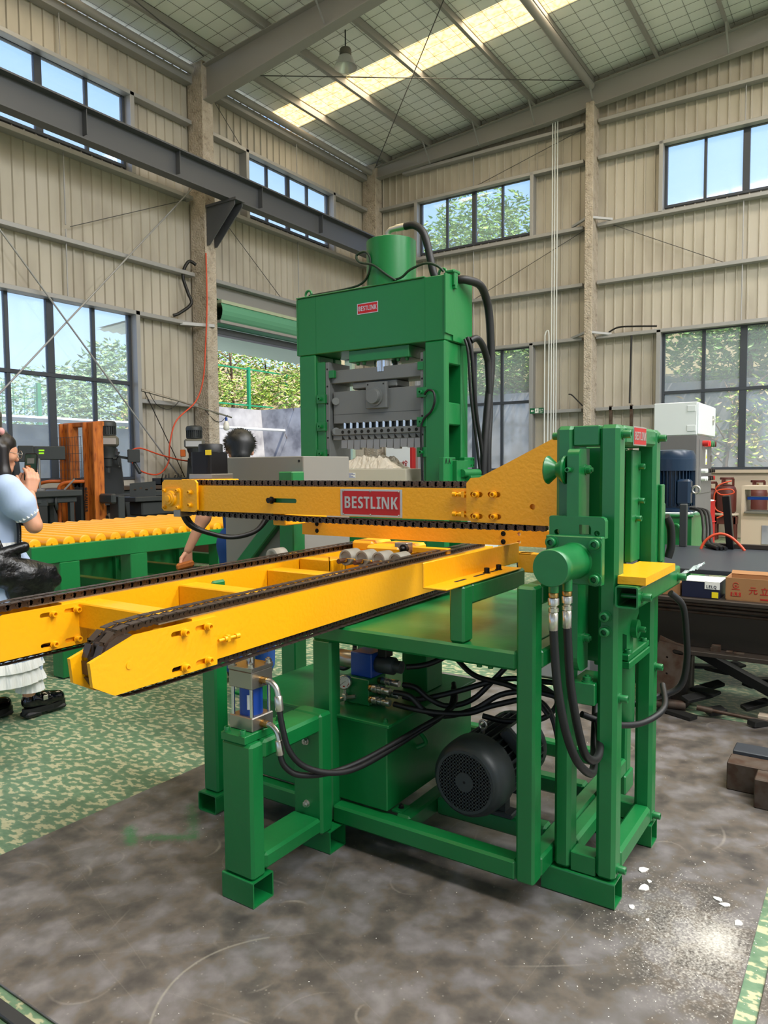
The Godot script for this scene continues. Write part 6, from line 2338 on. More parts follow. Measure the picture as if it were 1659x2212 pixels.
	b.tube([Vector3(-10.45, 2.72, -8.4), Vector3(-10.42, 2.5, -8.55), Vector3(-10.40, 2.45, -8.8), Vector3(-10.38, 2.6, -9.0)], 0.006, 6)
	b.tube([Vector3(-10.3, 2.5, -9.5), Vector3(-10.26, 2.3, -9.7), Vector3(-10.24, 2.27, -9.85), Vector3(-10.24, 2.33, -9.95), Vector3(-10.2, 2.4, -10.0)], 0.006, 6)
	part(j, "lamp_cable", b, M.rubber)
	# high bay lamp under the roof
	var l := thing("ceiling_lamp", "conical aluminium high-bay lamp hanging from the roof, unlit", "lamp", Vector3(-7.95, 8.4, -10.8))
	b = MB.new()
	b.cyl(Vector3(-7.95, 8.74, -10.8), Vector3(-7.95, 9.04, -10.8), 0.012, -1, 8)
	part(l, "rod", b, M.machine_dark)
	b = MB.new()
	b.lathe(Vector3(-7.95, 8.60, -10.8), Y, [Vector2(0.09, 0), Vector2(0.105, 0.01), Vector2(0.105, 0.09), Vector2(0.09, 0.12), Vector2(0.03, 0.14)], 24)
	part(l, "driver_housing", b, M.machine_olive)
	b = MB.new()
	b.lathe(Vector3(-7.95, 8.60, -10.8), Vector3.DOWN, [Vector2(0.095, 0), Vector2(0.125, 0.03), Vector2(0.20, 0.19), Vector2(0.205, 0.20), Vector2(0.195, 0.19), Vector2(0.12, 0.035)], 32, 0)
	part(l, "reflector", b, mat("alu_shade", Color(0.80, 0.80, 0.80), 0.3, 0.6))
	b = MB.new()
	b.cyl(Vector3(-7.95, 8.565, -10.8), Vector3(-7.95, 8.57, -10.8), 0.115, -1, 24)
	part(l, "lens", b, M.white)

# ---------------------------------------------------------------- things on the right and the floor
func floor_plates() -> void:
	# the steel plates lie on the slab with narrow gaps between them
	var i := 0
	for q in [[-2.62, -0.265, -4.35, -1.02], [-0.215, 2.4, -4.35, -1.02], [-2.62, -0.265, 0.2, 2.4], [-0.215, 2.4, 0.2, 2.4]]:
		var b := MB.new()
		b.box(q[0], q[1], -0.0075, 0.0, q[2], q[3], 0.002)
		var o := part(null, "floor", b, M.floor_plate)
		tag(o, "", "", "", "structure")
		i += 1
	# channel with rails at the near edge of the plate
	for q in [[-0.99, -0.955], [-0.93, -0.89], [-0.86, -0.82]]:
		var b := MB.new()
		b.box(-2.62, 2.4, -0.0075, 0.004, q[0], q[1], 0.003)
		struct("trim_5", b, M.dark_plate)

func floor_paint() -> void:
	# scuffs, chalk and dust lying on the steel plate: marks with a shape of their own
	var S := 2048
	var im := Image.create_empty(S, S, false, Image.FORMAT_RGBA8)
	im.fill(Color(0.6, 0.58, 0.54, 0.0))
	var px := func(x: float, z: float) -> Vector2: return Vector2(fposmod(x * 0.25, 1.0) * S, fposmod(z * 0.25, 1.0) * S)
	var dot := func(c: Vector2, r: int, col: Color, a: float):
		for dx in range(-r, r + 1):
			for dy in range(-r, r + 1):
				var k := 1.0 - Vector2(dx, dy).length() / (r + 0.7)
				if k <= 0.0:
					continue
				var X_ := posmod(int(c.x) + dx, S)
				var Y_ := posmod(int(c.y) + dy, S)
				var old := im.get_pixel(X_, Y_)
				var na := clampf(a * minf(1.0, k * 1.6), 0, 1)
				var oa := 1.0 - (1.0 - old.a) * (1.0 - na)
				var mixc := old.lerp(col, na / maxf(oa, 0.001)) if old.a > 0.001 else col
				mixc.a = oa
				im.set_pixel(X_, Y_, mixc)
	var r := RandomNumberGenerator.new()
	r.seed = 99
	for k in 260:      # curved scuffs
		var p := Vector2(r.randf_range(-2.6, 1.3), r.randf_range(-4.3, -1.0))
		var a := r.randf() * TAU
		var curl := r.randf_range(-2.5, 2.5)
		var L := r.randf_range(0.05, 0.28)
		var al := r.randf_range(0.03, 0.16)
		var w := r.randi_range(1, 3)
		var t := 0.0
		while t < L:
			p += Vector2(cos(a), sin(a)) * 0.003
			a += curl * 0.003 / 0.1
			t += 0.003
			dot.call(px.call(p.x, p.y), w, Color(0.66, 0.63, 0.58), al * (1.0 - absf(t / L - 0.5) * 1.6))
	for k in 60:      # long thin scratches
		var p := Vector2(r.randf_range(-2.6, 1.0), r.randf_range(-4.3, -1.0))
		var a := r.randf() * TAU
		var L := r.randf_range(0.3, 1.0)
		for s in int(L / 0.002):
			p += Vector2(cos(a), sin(a)) * 0.002
			a += r.randf_range(-0.006, 0.006)
			dot.call(px.call(p.x, p.y), 0, Color(0.6, 0.57, 0.52), 0.16)
	# one big compass arc
	for s in 500:
		var a := lerpf(2.2, 3.6, s / 500.0)
		dot.call(px.call(-0.62 + cos(a) * 0.95, -1.35 + sin(a) * 0.5), 2, Color(0.66, 0.64, 0.58), 0.10)
	# green overspray left of the machine
	for q in [[-2.35, -2.05, -2.12, -1.86], [-2.12, -1.86, -2.28, -1.76], [-2.40, -1.78, -2.28, -1.70]]:
		for s in 1600:
			var t := r.randf()
			dot.call(px.call(lerpf(q[0], q[2], t) + r.randfn(0, 0.014), lerpf(q[1], q[3], t) + r.randfn(0, 0.014)), 2, Color(0.18, 0.42, 0.24), 0.10)
	# white stone dust by the right foot
	for s in 15000:
		var d := Vector2(r.randfn(0, 1), r.randfn(0, 1))
		var p := Vector2(-0.40 + d.x * 0.10 + d.y * 0.03, -2.23 + d.y * 0.14)
		dot.call(px.call(p.x, p.y), r.randi_range(0, 1), Color(0.86, 0.84, 0.80), r.randf_range(0.05, 0.30))
	for s in 4500:
		var d := Vector2(r.randfn(0, 1), r.randfn(0, 1))
		var p := Vector2(-0.35 + d.x * 0.035, -2.28 + d.y * 0.05)
		dot.call(px.call(p.x, p.y), 1, Color(0.92, 0.90, 0.86), 0.12)
	for s in 5000:
		dot.call(px.call(r.randf_range(-2.6, 1.3), r.randf_range(-4.3, -1.0)), r.randi_range(0, 1), Color(0.75, 0.73, 0.68), r.randf_range(0.1, 0.35))
	for s in 500:     # dark oil spots
		dot.call(px.call(r.randf_range(-2.6, 1.3), r.randf_range(-4.3, -1.0)), r.randi_range(1, 6), Color(0.12, 0.11, 0.10), r.randf_range(0.04, 0.16))
	var m: StandardMaterial3D = M.floor_plate
	m.detail_enabled = true
	m.detail_albedo = ImageTexture.create_from_image(im)
	m.detail_blend_mode = BaseMaterial3D.BLEND_MODE_MIX
	m.detail_uv_layer = BaseMaterial3D.DETAIL_UV_2
	m.uv2_triplanar = true
	m.uv2_world_triplanar = true
	m.uv2_scale = Vector3.ONE * 0.25

func floor_litter() -> void:
	var flake := mat("stone_white", Color(0.88, 0.86, 0.82), 0.8)
	var shapes := []
	for k in 4:
		var pts := PackedVector2Array()
		var n := 9
		for i in n:
			var a := TAU * i / n
			pts.append(Vector2(cos(a) * rng.randf_range(0.6, 1.0), sin(a) * rng.randf_range(0.35, 0.7)))
		var b := MB.new()
		b.prism(pts, 0.0, 0.12, Transform3D(Basis(Vector3.RIGHT, -PI / 2), Vector3.ZERO))
		shapes.append(b.mesh())
	for q in [[-0.635, -2.551, 0.024], [-0.605, -2.44, 0.026], [-0.608, -2.31, 0.018], [-0.39, -2.504, 0.019], [-0.365, -2.485, 0.020], [-0.315, -2.403, 0.020], [-0.60, -2.49, 0.012], [-0.24, -2.65, 0.014], [-0.55, -2.27, 0.010], [-0.47, -2.72, 0.008]]:
		var o := part_mesh(null, "stone_flake", shapes[rng.randi() % 4], flake, Transform3D(Basis(Vector3.UP, rng.randf() * TAU).scaled(Vector3(q[2], q[2], q[2])), Vector3(q[0], 0.0005, q[1])))
		tag(o, "white chip of stone lying in the dust on the steel floor right of the tower", "stone chip", "stone chips on the floor")
	var mm := MultiMesh.new()
	mm.transform_format = MultiMesh.TRANSFORM_3D
	mm.mesh = shapes[1]
	mm.instance_count = 700
	for i in 700:
		var p := Vector3(rng.randfn(-0.45, 0.17), 0.0003, rng.randfn(-2.25, 0.22))
		if i > 560:
			p = Vector3(rng.randf_range(-2.5, 0.6), 0.0003, rng.randf_range(-3.8, -1.1))
		var s := rng.randf_range(0.0008, 0.0028)
		mm.set_instance_transform(i, Transform3D(Basis(Vector3.UP, rng.randf() * TAU).scaled(Vector3(s, s * 3, s)), p))
	var so := MultiMeshInstance3D.new()
	so.name = numbered("stone_crumbs")
	so.multimesh = mm
	so.material_override = flake
	add_child(so)
	tag(so, "white stone crumbs strewn over the steel floor", "crumbs", "", "stuff")

func right_side() -> void:
	var rs := mat("rust_steel", Color(0.34, 0.30, 0.27), 0.55, 0.35)
	rs.albedo_texture = noise_tex(0.02, [[0.0, Color(0.75, 0.55, 0.42)], [0.5, Color(0.9, 0.85, 0.8)], [1.0, Color(1, 1, 1)]], 256, 5, 51)
	tri_map(rs, 2.0)
	var ib := mat("beam_dark", Color(0.21, 0.18, 0.155), 0.55, 0.25)
	mat("mill_scale", Color(0.26, 0.28, 0.31), 0.4, 0.5)
	mat("scrap", Color(0.15, 0.15, 0.145), 0.55, 0.3)
	mat("carton", Color(0.62, 0.45, 0.29), 0.85)
	mat("navy", Color(0.06, 0.08, 0.20), 0.5)
	mat("print_red", Color(0.70, 0.12, 0.10), 0.7)
	mat("motor_blue", Color(0.07, 0.16, 0.25), 0.3)
	mat("gas_brown", Color(0.33, 0.13, 0.09), 0.5)
	mat("beige", Color(0.72, 0.66, 0.58), 0.6)
	mat("panel_grey", Color(0.40, 0.39, 0.39), 0.5)
	var b: MB
	# steel bars on the floor at the right edge
	var l1 := "rusty square steel billet on the floor at the right edge, the front one"
	b = MB.new()
	b.box(-0.383, 0.4, 0.0, 0.122, -3.385, -3.272, 0.004)
	solo("steel_billet", b, rs, "short square steel billet, nearest of three on the floor at the right edge", "steel bar")
	b = MB.new()
	b.box(-0.505, 0.5, 0.0, 0.120, -3.52, -3.402, 0.004)
	solo("steel_billet", b, rs, "rust-topped square steel billet, middle of three on the floor at the right edge", "steel bar")
	b = MB.new()
	b.box(-0.50, 0.5, 0.0, 0.135, -3.635, -3.524, 0.004)
	solo("steel_billet", b, M.mill_scale, "bluish square steel billet, rearmost of three on the floor at the right edge", "steel bar")
	# the big H beam with a steel platform behind
	var o := thing("steel_beam", "long dark H-beam lying behind the tower, boxes on its top flange", "steel beam", Vector3(0.3, 0.34, -4.4))
	b = MB.new()
	b.box(-1.2, 2.4, 0.372, 0.64, -4.43, -4.41)
	part(o, "web", b, ib)
	b = MB.new()
	b.box(-1.2, 2.4, 0.64, 0.662, -4.55, -4.30, 0.003)
	part(o, "top_flange", b, ib)
	b = MB.new()
	b.box(-1.2, 2.4, 0.345, 0.37, -4.55, -4.30, 0.003)
	part(o, "bottom_flange", b, ib)
	for y in [0.625, 0.60, 0.57]:
		b = MB.new()
		b.cyl(Vector3(-1.2, y, -4.33 - (0.66 - y) * 0.9), Vector3(2.4, y - 0.012, -4.33 - (0.66 - y) * 0.9), 0.010, -1, 8)
		part(o, "steel_rod", b, rs)
	for x in [-1.05, 0.25, 1.6]:
		b = MB.new()
		b.box(x, x + 0.18, 0.0, 0.345, -4.62, -4.42, 0.01)
		part(o, "support_block", b, ib)
	o = thing("steel_platform", "broad flat steel plate with a blue-grey sheen behind the H-beam", "steel plate", Vector3(0.2, 0.0, -5.3))
	b = MB.new()
	b.box(-1.5, 2.4, 0.745, 0.775, -6.05, -4.70, 0.003)
	part(o, "plate", b, M.mill_scale)
	for x in [-1.3, 0.0, 1.5]:
		b = MB.new()
		b.box(x, x + 0.12, 0.0, 0.745, -5.9, -4.8, 0.01)
		part(o, "trestle", b, ib)
	b = MB.new()
	b.box(-1.02, 2.0, 0.775, 0.81, -6.02, -5.98, 0.003)
	solo("angle_bar", b, ib, "dark angle bar lying along the back edge of the steel plate", "steel bar")
	# cartons on the beam
	o = thing("cardboard_box", "open brown cardboard box with red printing on the beam at the right edge", "box", Vector3(-0.4, 0.662, -4.43))
	b = MB.new()
	b.box(-0.672, 0.0, 0.662, 0.668, -4.55, -4.36)
	b.box(-0.672, 0.0, 0.662, 0.785, -4.364, -4.36)
	b.box(-0.672, 0.0, 0.662, 0.785, -4.55, -4.546)
	b.box(-0.672, -0.668, 0.662, 0.785, -4.55, -4.36)
	b.box(-0.004, 0.0, 0.662, 0.785, -4.55, -4.36)
	b.bar(Vector3(-0.34, 0.80, -4.57), Vector3(-0.34, 0.783, -4.545), 0.66, 0.003)
	part(o, "carton", b, M.carton)
	b = MB.new()
	b.box(-0.645, -0.595, 0.685, 0.707, -4.36, -4.3590)
	part(o, "red_panel", b, M.print_red)
	letters(o, "grade_print", "8.8", 0.02, Vector3(-0.62, 0.696, -4.3585), Basis(), M.carton)
	var kx := -0.535
	for c in [C_YUAN, C_LI, C_LUO, C_SHUAN]:
		strokes(o, "red_character", c, Vector3(kx, 0.722, -4.3592), Basis(), 0.044, M.print_red, 0.10)
		kx += 0.055
	b = MB.new()
	var ring := []
	for k in 17:
		var a := 0.5 + (TAU - 0.7) * k / 16.0
		ring.append(Vector3(-0.62 + cos(a) * 0.014, 0.745 + sin(a) * 0.014, -4.3595))
	b.tube(ring, 0.0018, 6, 2)
	b.box(-0.627, -0.613, 0.741, 0.744, -4.36, -4.3588)
	b.box(-0.621, -0.618, 0.732, 0.748, -4.36, -4.3588)
	b.box(-0.64, -0.60, 0.722, 0.725, -4.36, -4.3588)
	part(o, "round_mark", b, M.print_red)
	b = MB.new()
	b.box(-0.50, -0.40, 0.674, 0.682, -4.36, -4.3588)
	part(o, "print_line", b, M.print_red)
	o = thing("component_box", "navy and white component box with a yellow sticker on the beam", "box", Vector3(-0.78, 0.662, -4.43))
	b = MB.new()
	b.box(-0.895, -0.700, 0.662, 0.752, -4.55, -4.345, 0.002)
	part(o, "box", b, M.navy)
	b = MB.new()
	b.box(-0.897, -0.698, 0.752, 0.757, -4.55, -4.343, 0.002)
	b.box(-0.775, -0.698, 0.715, 0.757, -4.345, -4.343)
	part(o, "white_lid", b, M.white)
	b = MB.new()
	b.box(-0.738, -0.705, 0.668, 0.70, -4.345, -4.3425)
	part(o, "yellow_sticker", b, M.yellow_label)
	letters(o, "box_print", "LELQ", 0.016, Vector3(-0.74, 0.728, -4.3425), Basis(), M.navy)
	o = thing("small_carton", "plain brown carton beside the navy box, partly hidden by the tower", "box", Vector3(-0.97, 0.662, -4.43))
	b = MB.new()
	b.box(-1.06, -0.905, 0.662, 0.735, -4.54, -4.36, 0.002)
	part(o, "carton", b, M.carton)
	b = MB.new()
	b.box(-1.06, -0.905, 0.735, 0.737, -4.46, -4.44)
	part(o, "tape_strip", b, M.beige)
	var pm := mat("plastic_film", Color(0.80, 0.88, 0.88, 0.45), 0.2)
	pm.transparency = BaseMaterial3D.TRANSPARENCY_ALPHA
	b = MB.new()
	var nz := FastNoiseLite.new()
	nz.seed = 3
	nz.frequency = 9.0
	for i in 10:
		for j in 8:
			var f := func(u: float, v: float): return Vector3(-0.98 + u * 0.16 + v * 0.02, 0.74 + u * 0.10 + 0.03 * nz.get_noise_2d(u, v * 2), -4.42 - v * 0.09 - 0.03 * nz.get_noise_2d(v, u * 2) * 2)
			b.quad(f.call(i / 10.0, j / 8.0), f.call((i + 1) / 10.0, j / 8.0), f.call((i + 1) / 10.0, (j + 1) / 8.0), f.call(i / 10.0, (j + 1) / 8.0))
	solo("plastic_bag", b, pm, "crumpled clear plastic bag on the small carton by the tower", "bag")
	# scrap in front of and under the beam
	var shapes := []
	for k in 3:
		b = MB.new()
		b.box(-0.5, 0.5, -0.5, 0.5, -0.5, 0.5, 0.06)
		shapes.append(b.mesh())
	var sl := RandomNumberGenerator.new()
	sl.seed = 12
	for k in 34:
		var x := sl.randf_range(-1.05, -0.30) if k < 26 else sl.randf_range(-0.3, 0.4)
		var z := sl.randf_range(-4.85, -4.34)
		var hgt := clampf(0.02 + (-4.36 - z) * 0.32 + 0.03 * (k % 3), 0.012, 0.2)
		var L := sl.randf_range(0.09, 0.2)
		var W := sl.randf_range(0.05, 0.1)
		var T := Transform3D(Basis.from_euler(Vector3(sl.randf_range(-0.25, 0.3), sl.randf_range(-1.2, 1.2), sl.randf_range(-0.2, 0.2))) * Basis.from_scale(Vector3(L, sl.randf_range(0.012, 0.03), W)), Vector3(x, hgt, z))
		var sc := part_mesh(null, "steel_offcut", shapes[k % 3], M.scrap, T)
		tag(sc, "dark steel offcut lying in the scrap heap under the H-beam", "offcut", "steel offcuts in the scrap heap")
	b = MB.new()
	b.bar(Vector3(-0.99, 0.015, -4.32), Vector3(-0.80, 0.012, -4.24), 0.07, 0.018)
	solo("flat_bar", b, M.scrap, "flat steel bar lying on the floor in front of the scrap heap", "steel bar")
	b = MB.new()
	b.cyl(Vector3(-1.03, 0.045, -4.30), Vector3(-0.86, 0.045, -4.33), 0.028, -1, 14)
	solo("round_bar", b, rs, "thick round steel bar at the left of the scrap heap beside the tower", "steel bar")
	b = MB.new()
	b.cyl(Vector3(-0.80, 0.05, -4.32), Vector3(-0.42, 0.02, -4.36), 0.010, -1, 10)
	b.cyl(Vector3(-0.80, 0.05, -4.32), Vector3(-0.72, 0.043, -4.328), 0.016, -1, 12)
	solo("pry_bar", b, rs, "thin rod with a thicker grip lying across the front of the scrap heap", "rod")
	b = MB.new()
	b.bar(Vector3(-0.86, 0.30, -4.62), Vector3(-0.40, 0.12, -4.52), 0.06, 0.05)
	solo("steel_angle", b, M.scrap, "dark steel angle slanting down under the H-beam", "steel bar")
	for q in [[-0.74, 0.37, -4.345, 0.05, 0.022], [-0.735, 0.392, -4.345, 0.045, 0.014], [-0.66, 0.37, -4.34, 0.03, 0.012], [-0.62, 0.37, -4.335, 0.05, 0.010]]:
		b = MB.new()
		b.box(q[0], q[0] + q[3], q[1], q[1] + q[4], q[2] - 0.03, q[2], 0.001)
		var sc := solo("steel_offcut", b, rs, "small steel offcut resting on the lower flange of the H-beam", "offcut", "offcuts on the lower flange")
	b = MB.new()
	b.box(-0.50, -0.40, 0.0, 0.05, -4.42, -4.36, 0.003)
	solo("small_box", b, M.beige, "small pale printed packet on the floor at the right end of the scrap heap", "box")
	# leaning bracket with slots
	o = thing("bent_bracket", "dull grey bent steel bracket with slotted holes leaning against the H-beam", "bracket", Vector3(-0.95, 0.12, -4.3))
	b = MB.new()
	b.t = Transform3D(Basis(Vector3.BACK, -0.16) * Basis(Vector3.RIGHT, -0.10), Vector3(-0.97, 0.10, -4.27))
	front_plate(b, [Vector2(-0.08, 0.0), Vector2(0.03, 0.0), Vector2(0.075, 0.08), Vector2(0.075, 0.30), Vector2(-0.08, 0.33)], -0.004, 0.004, [MB.slot(0.0, 0.06, 0.262, 0.012), MB.disc(-0.02, 0.22, 0.006), MB.disc(-0.005, 0.13, 0.006)])
	b.box(-0.08, 0.078, 0.30, 0.306, -0.05, 0.004, 0.001)
	part(o, "plate", b, rs)
	# hydraulic power pack behind
	o = thing("power_pack", "green hydraulic power pack tank behind the tower, with a tall blue motor on its lid", "power pack", Vector3(-1.6, 0, -6.8))
	b = MB.new()
	b.box(-2.0, -1.27, 0.05, 0.965, -7.12, -6.5, 0.004)
	part(o, "tank", b, M.green)
	b = MB.new()
	b.box(-2.02, -1.255, 0.965, 0.982, -7.14, -6.485, 0.003)
	part(o, "lid", b, M.green)
	b = MB.new()
	b.tube([Vector3(-1.40, 0.90, -6.49), Vector3(-1.37, 0.895, -6.47), Vector3(-1.35, 0.86, -6.47), Vector3(-1.35, 0.82, -6.49)], 0.014, 8)
	part(o, "level_pipe", b, M.green)
	o = thing("vertical_motor", "large dark blue finned electric motor standing upright on the green power pack", "motor", Vector3(-1.45, 0.982, -6.75))
	var c := Vector3(-1.475, 0, -6.72)
	b = MB.new()
	b.box(c.x - 0.2, c.x + 0.18, 0.982, 1.0, c.z - 0.2, c.z + 0.2, 0.004)
	part(o, "base_plate", b, M.white_paint)
	b = MB.new()
	b.lathe(Vector3(c.x, 1.0, c.z), Y, [Vector2(0.19, 0), Vector2(0.19, 0.03), Vector2(0.155, 0.035), Vector2(0.155, 0.36)], 32, 1)
	for k in 36:
		var a := TAU * k / 36.0
		var d := Vector3(cos(a), 0, sin(a))
		b.bar(Vector3(c.x, 1.05, c.z) + d * 0.165, Vector3(c.x, 1.35, c.z) + d * 0.165, 0.006, 0.035, 0, d)
	b.box(c.x + 0.06, c.x + 0.18, 1.06, 1.28, c.z + 0.06, c.z + 0.17, 0.02)
	part(o, "finned_body", b, M.motor_blue)
	b = MB.new()
	b.lathe(Vector3(c.x, 1.35, c.z), Y, [Vector2(0.188, 0), Vector2(0.188, 0.10), Vector2(0.184, 0.102), Vector2(0.184, 0.13), Vector2(0.165, 0.17), Vector2(0.10, 0.18)], 40)
	part(o, "fan_cowl", b, M.motor_blue)
	b = MB.new()
	var er := []
	for k in 17:
		var a := TAU * k / 16.0
		er.append(Vector3(-1.26 + cos(a) * 0.03, 1.19 + sin(a) * 0.03, -6.6))
	b.tube(er, 0.01, 8, 2)
	part(o, "lifting_eye", b, M.zinc)
	# control cabinets
	o = thing("control_cabinet", "grey control cabinet with rows of buttons and a red lamp under the white cabinet", "cabinet", Vector3(-1.75, 0, -8.35))
	b = MB.new()
	b.box(-2.05, -1.52, 0.1, 1.70, -8.78, -7.98, 0.006)
	part(o, "cabinet_body", b, M.panel_grey)
	b = MB.new()
	b.box(-1.522, -1.514, 1.1, 1.66, -8.72, -8.1, 0.003)
	var dr := part(o, "door", b, M.panel_grey)
	for k in 5:
		b = MB.new()
		b.cyl(Vector3(-1.514, 1.62, -8.24 - k * 0.11), Vector3(-1.46, 1.62, -8.24 - k * 0.11), 0.03, -1, 14)
		var col: Material = [M.print_red, M.sign_red, M.dusty_green, M.dusty_green, M.gas_brown][k]
		if k == 1:
			var rl := mat("lamp_red", Color(0.9, 0.05, 0.08), 0.4)
			rl.emission_enabled = true
			rl.emission = Color(1.0, 0.08, 0.1)
			rl.emission_energy_multiplier = 1.0
			col = rl
		part(dr, "indicator_lamp", b, col)
	for row in [1.335, 1.255]:
		for k in 6:
			b = MB.new()
			b.cyl(Vector3(-1.514, row, -8.2 - k * 0.1), Vector3(-1.47, row, -8.2 - k * 0.1), 0.022, -1, 12)
			part(dr, "push_button", b, M.white if k < 2 else M.black_bolt if not (row < 1.3 and k == 5) else M.sign_red)
	b = MB.new()
	b.box(-1.514, -1.512, 1.40, 1.56, -8.47, -8.39)
	var st := part(dr, "warning_strip", b, M.white)
	for y in [1.465, 1.405]:
		b = MB.new()
		b.prism(PackedVector2Array([Vector2(-0.032, 0), Vector2(0.032, 0), Vector2(0.0, 0.05 if y > 1.45 else 0.03)]), 0, 0.001, Transform3D(Basis(Vector3.UP, PI / 2), Vector3(-1.512, y, -8.43)))
		part(st, "warning_sign", b, M.yellow_label)
	b = MB.new()
	b.box(-1.514, -1.49, 1.43, 1.50, -8.70, -8.68, 0.003)
	part(dr, "handle", b, M.zinc)
	b = MB.new()

	b = MB.new()
	b.box(-2.08, -1.5, 0.0, 0.1, -8.8, -7.95, 0.004)
	part(o, "plinth", b, M.machine_dark)
	o = thing("white_cabinet", "white sheet-steel electrical cabinet standing on top of the grey control cabinet", "cabinet", Vector3(-1.75, 1.70, -8.4))
	b = MB.new()
	b.box(-1.945, -1.525, 1.70, 2.035, -8.93, -7.98, 0.006)
	part(o, "box", b, M.white_paint)
	b = MB.new()
	b.box(-1.525, -1.512, 1.71, 2.025, -8.92, -8.0, 0.004)
	var wd := part(o, "door", b, M.white_paint)
	b = MB.new()
	b.cyl(Vector3(-1.512, 1.88, -8.75), Vector3(-1.495, 1.88, -8.75), 0.018, -1, 12)
	b.box(-1.512, -1.50, 1.83, 1.93, -8.77, -8.74, 0.003)
	part(wd, "lock", b, M.zinc)
	for y in [1.77, 1.97]:
		b = MB.new()
		b.box(-1.62, -1.54, y - 0.03, y + 0.03, -7.982, -7.975, 0.002)
		part(o, "hinge_cover", b, M.white_paint)
	# posts, drum, gas bottles, beige machine
	b = MB.new()
	b.bar(Vector3(-0.885, 0.775, -5.94), Vector3(-0.86 - 0.06, 1.17, -5.92), 0.06, 0.05, 0.004)
	solo("black_post", b, M.black_bolt, "black square steel tube leaning upright at the back of the steel plate", "post")
	b = MB.new()
	b.bar(Vector3(-1.22, 0.775, -5.95), Vector3(-1.22, 1.10, -5.95), 0.05, 0.05, 0.004)
	solo("dark_post", b, M.machine_dark, "short dark steel post standing right of the blue motor", "post")
	o = thing("red_drum", "small red steel drum with ribs behind the dark post", "drum", Vector3(-2.15, 0, -11.0))
	b = MB.new()
	b.lathe(Vector3(-2.15, 0.0, -11.0), Y, [Vector2(0.30, 0), Vector2(0.30, 0.3), Vector2(0.315, 0.31), Vector2(0.30, 0.32), Vector2(0.30, 0.6), Vector2(0.315, 0.61), Vector2(0.30, 0.62), Vector2(0.30, 0.88), Vector2(0.31, 0.9)], 28)
	part(o, "drum_body", b, M.print_red)
	b = MB.new()
	b.cyl(Vector3(-2.15, 0.9, -11.0), Vector3(-2.15, 0.91, -11.0), 0.29, -1, 24)
	part(o, "lid", b, M.white)
	for q in [[-2.31, -14.9, 0.50, "brown gas bottle with a collar standing on a stool at the right wall"], [-2.62, -15.05, 0.42, "brown gas bottle partly hidden behind the grey cabinet"], [-1.80, -14.95, 0.45, "brown gas bottle at the right wall behind the beige machine"]]:
		o = thing("gas_bottle", q[3], "gas bottle", Vector3(q[0], q[2], q[1]))
		var gb := Vector3(q[0], q[2], q[1])
		b = MB.new()
		b.lathe(gb, Y, [Vector2(0.13, 0), Vector2(0.165, 0.03), Vector2(0.17, 0.06), Vector2(0.17, 0.42), Vector2(0.15, 0.48), Vector2(0.10, 0.52), Vector2(0.04, 0.535)], 24)
		part(o, "bottle", b, M.gas_brown)
		b = MB.new()
		for k in 3:
			var a := TAU * k / 3.0
			b.lathe(gb + Vector3(0, 0.50, 0), Y, [Vector2(0.115, 0), Vector2(0.115, 0.02)], 18, 0)
			b.box(gb.x + cos(a) * 0.11 - 0.02, gb.x + cos(a) * 0.11 + 0.02, gb.y + 0.5, gb.y + 0.64, gb.z + sin(a) * 0.11 - 0.01, gb.z + sin(a) * 0.11 + 0.01)
		b.lathe(gb + Vector3(0, 0.62, 0), Y, [Vector2(0.115, 0), Vector2(0.12, 0.02), Vector2(0.115, 0.04), Vector2(0.108, 0.02), Vector2(0.115, 0.0)], 18, 0)
		part(o, "collar", b, M.gas_brown)
		b = MB.new()
		b.cyl(gb + Vector3(0, 0.53, 0), gb + Vector3(0, 0.60, 0), 0.02, -1, 10)
		part(o, "valve", b, M.brass)
	o = thing("wooden_stool", "brown wooden stool with a pale seat under the gas bottle", "stool", Vector3(-2.31, 0, -14.9))
	b = MB.new()
	b.lathe(Vector3(-2.31, 0.46, -14.9), Y, [Vector2(0.21, 0), Vector2(0.22, 0.02), Vector2(0.21, 0.04)], 24)
	part(o, "seat", b, M.beige)
	for q in [[-0.16, -0.1], [0.16, -0.1], [-0.16, 0.1], [0.16, 0.1]]:
		b = MB.new()
		b.box(-2.31 + q[0] - 0.02, -2.31 + q[0] + 0.02, 0, 0.46, -14.9 + q[1] - 0.02, -14.9 + q[1] + 0.02, 0.004)
		part(o, "leg", b, M.gas_brown)
	b = MB.new()
	b.box(-2.5, -2.12, 0.3, 0.44, -15.02, -14.78, 0.006)
	part(o, "apron", b, M.gas_brown)
	o = thing("beige_machine", "large beige sheet-metal machine housing with an open window at the right edge", "machine", Vector3(-1.2, 0, -11.5))
	b = MB.new()
	b.prism(PackedVector2Array([Vector2(-1.56, 0.05), Vector2(-0.5, 0.05), Vector2(-0.5, 1.10), Vector2(-1.56, 1.10)]), -11.9, -11.3, Transform3D.IDENTITY, [PackedVector2Array([Vector2(-1.52, 0.74), Vector2(-0.9, 0.74), Vector2(-0.9, 1.05), Vector2(-1.52, 1.05)])])
	part(o, "housing", b, M.beige)
	b = MB.new()
	b.box(-1.30, -0.9, 0.30, 0.56, -11.298, -11.29, 0.002)
	part(o, "door_panel", b, M.outer_concrete)
	b = MB.new()
	b.box(-1.52, -0.9, 0.72, 0.745, -11.6, -11.25, 0.004)
	part(o, "ledge", b, M.machine_olive)
	b = MB.new()
	b.box(-1.5, -1.2, 0.905, 0.945, -11.7, -11.4, 0.004)
	part(o, "blue_tray", b, M.blue_paint)
	# hoses on and around the platform
	b = MB.new()
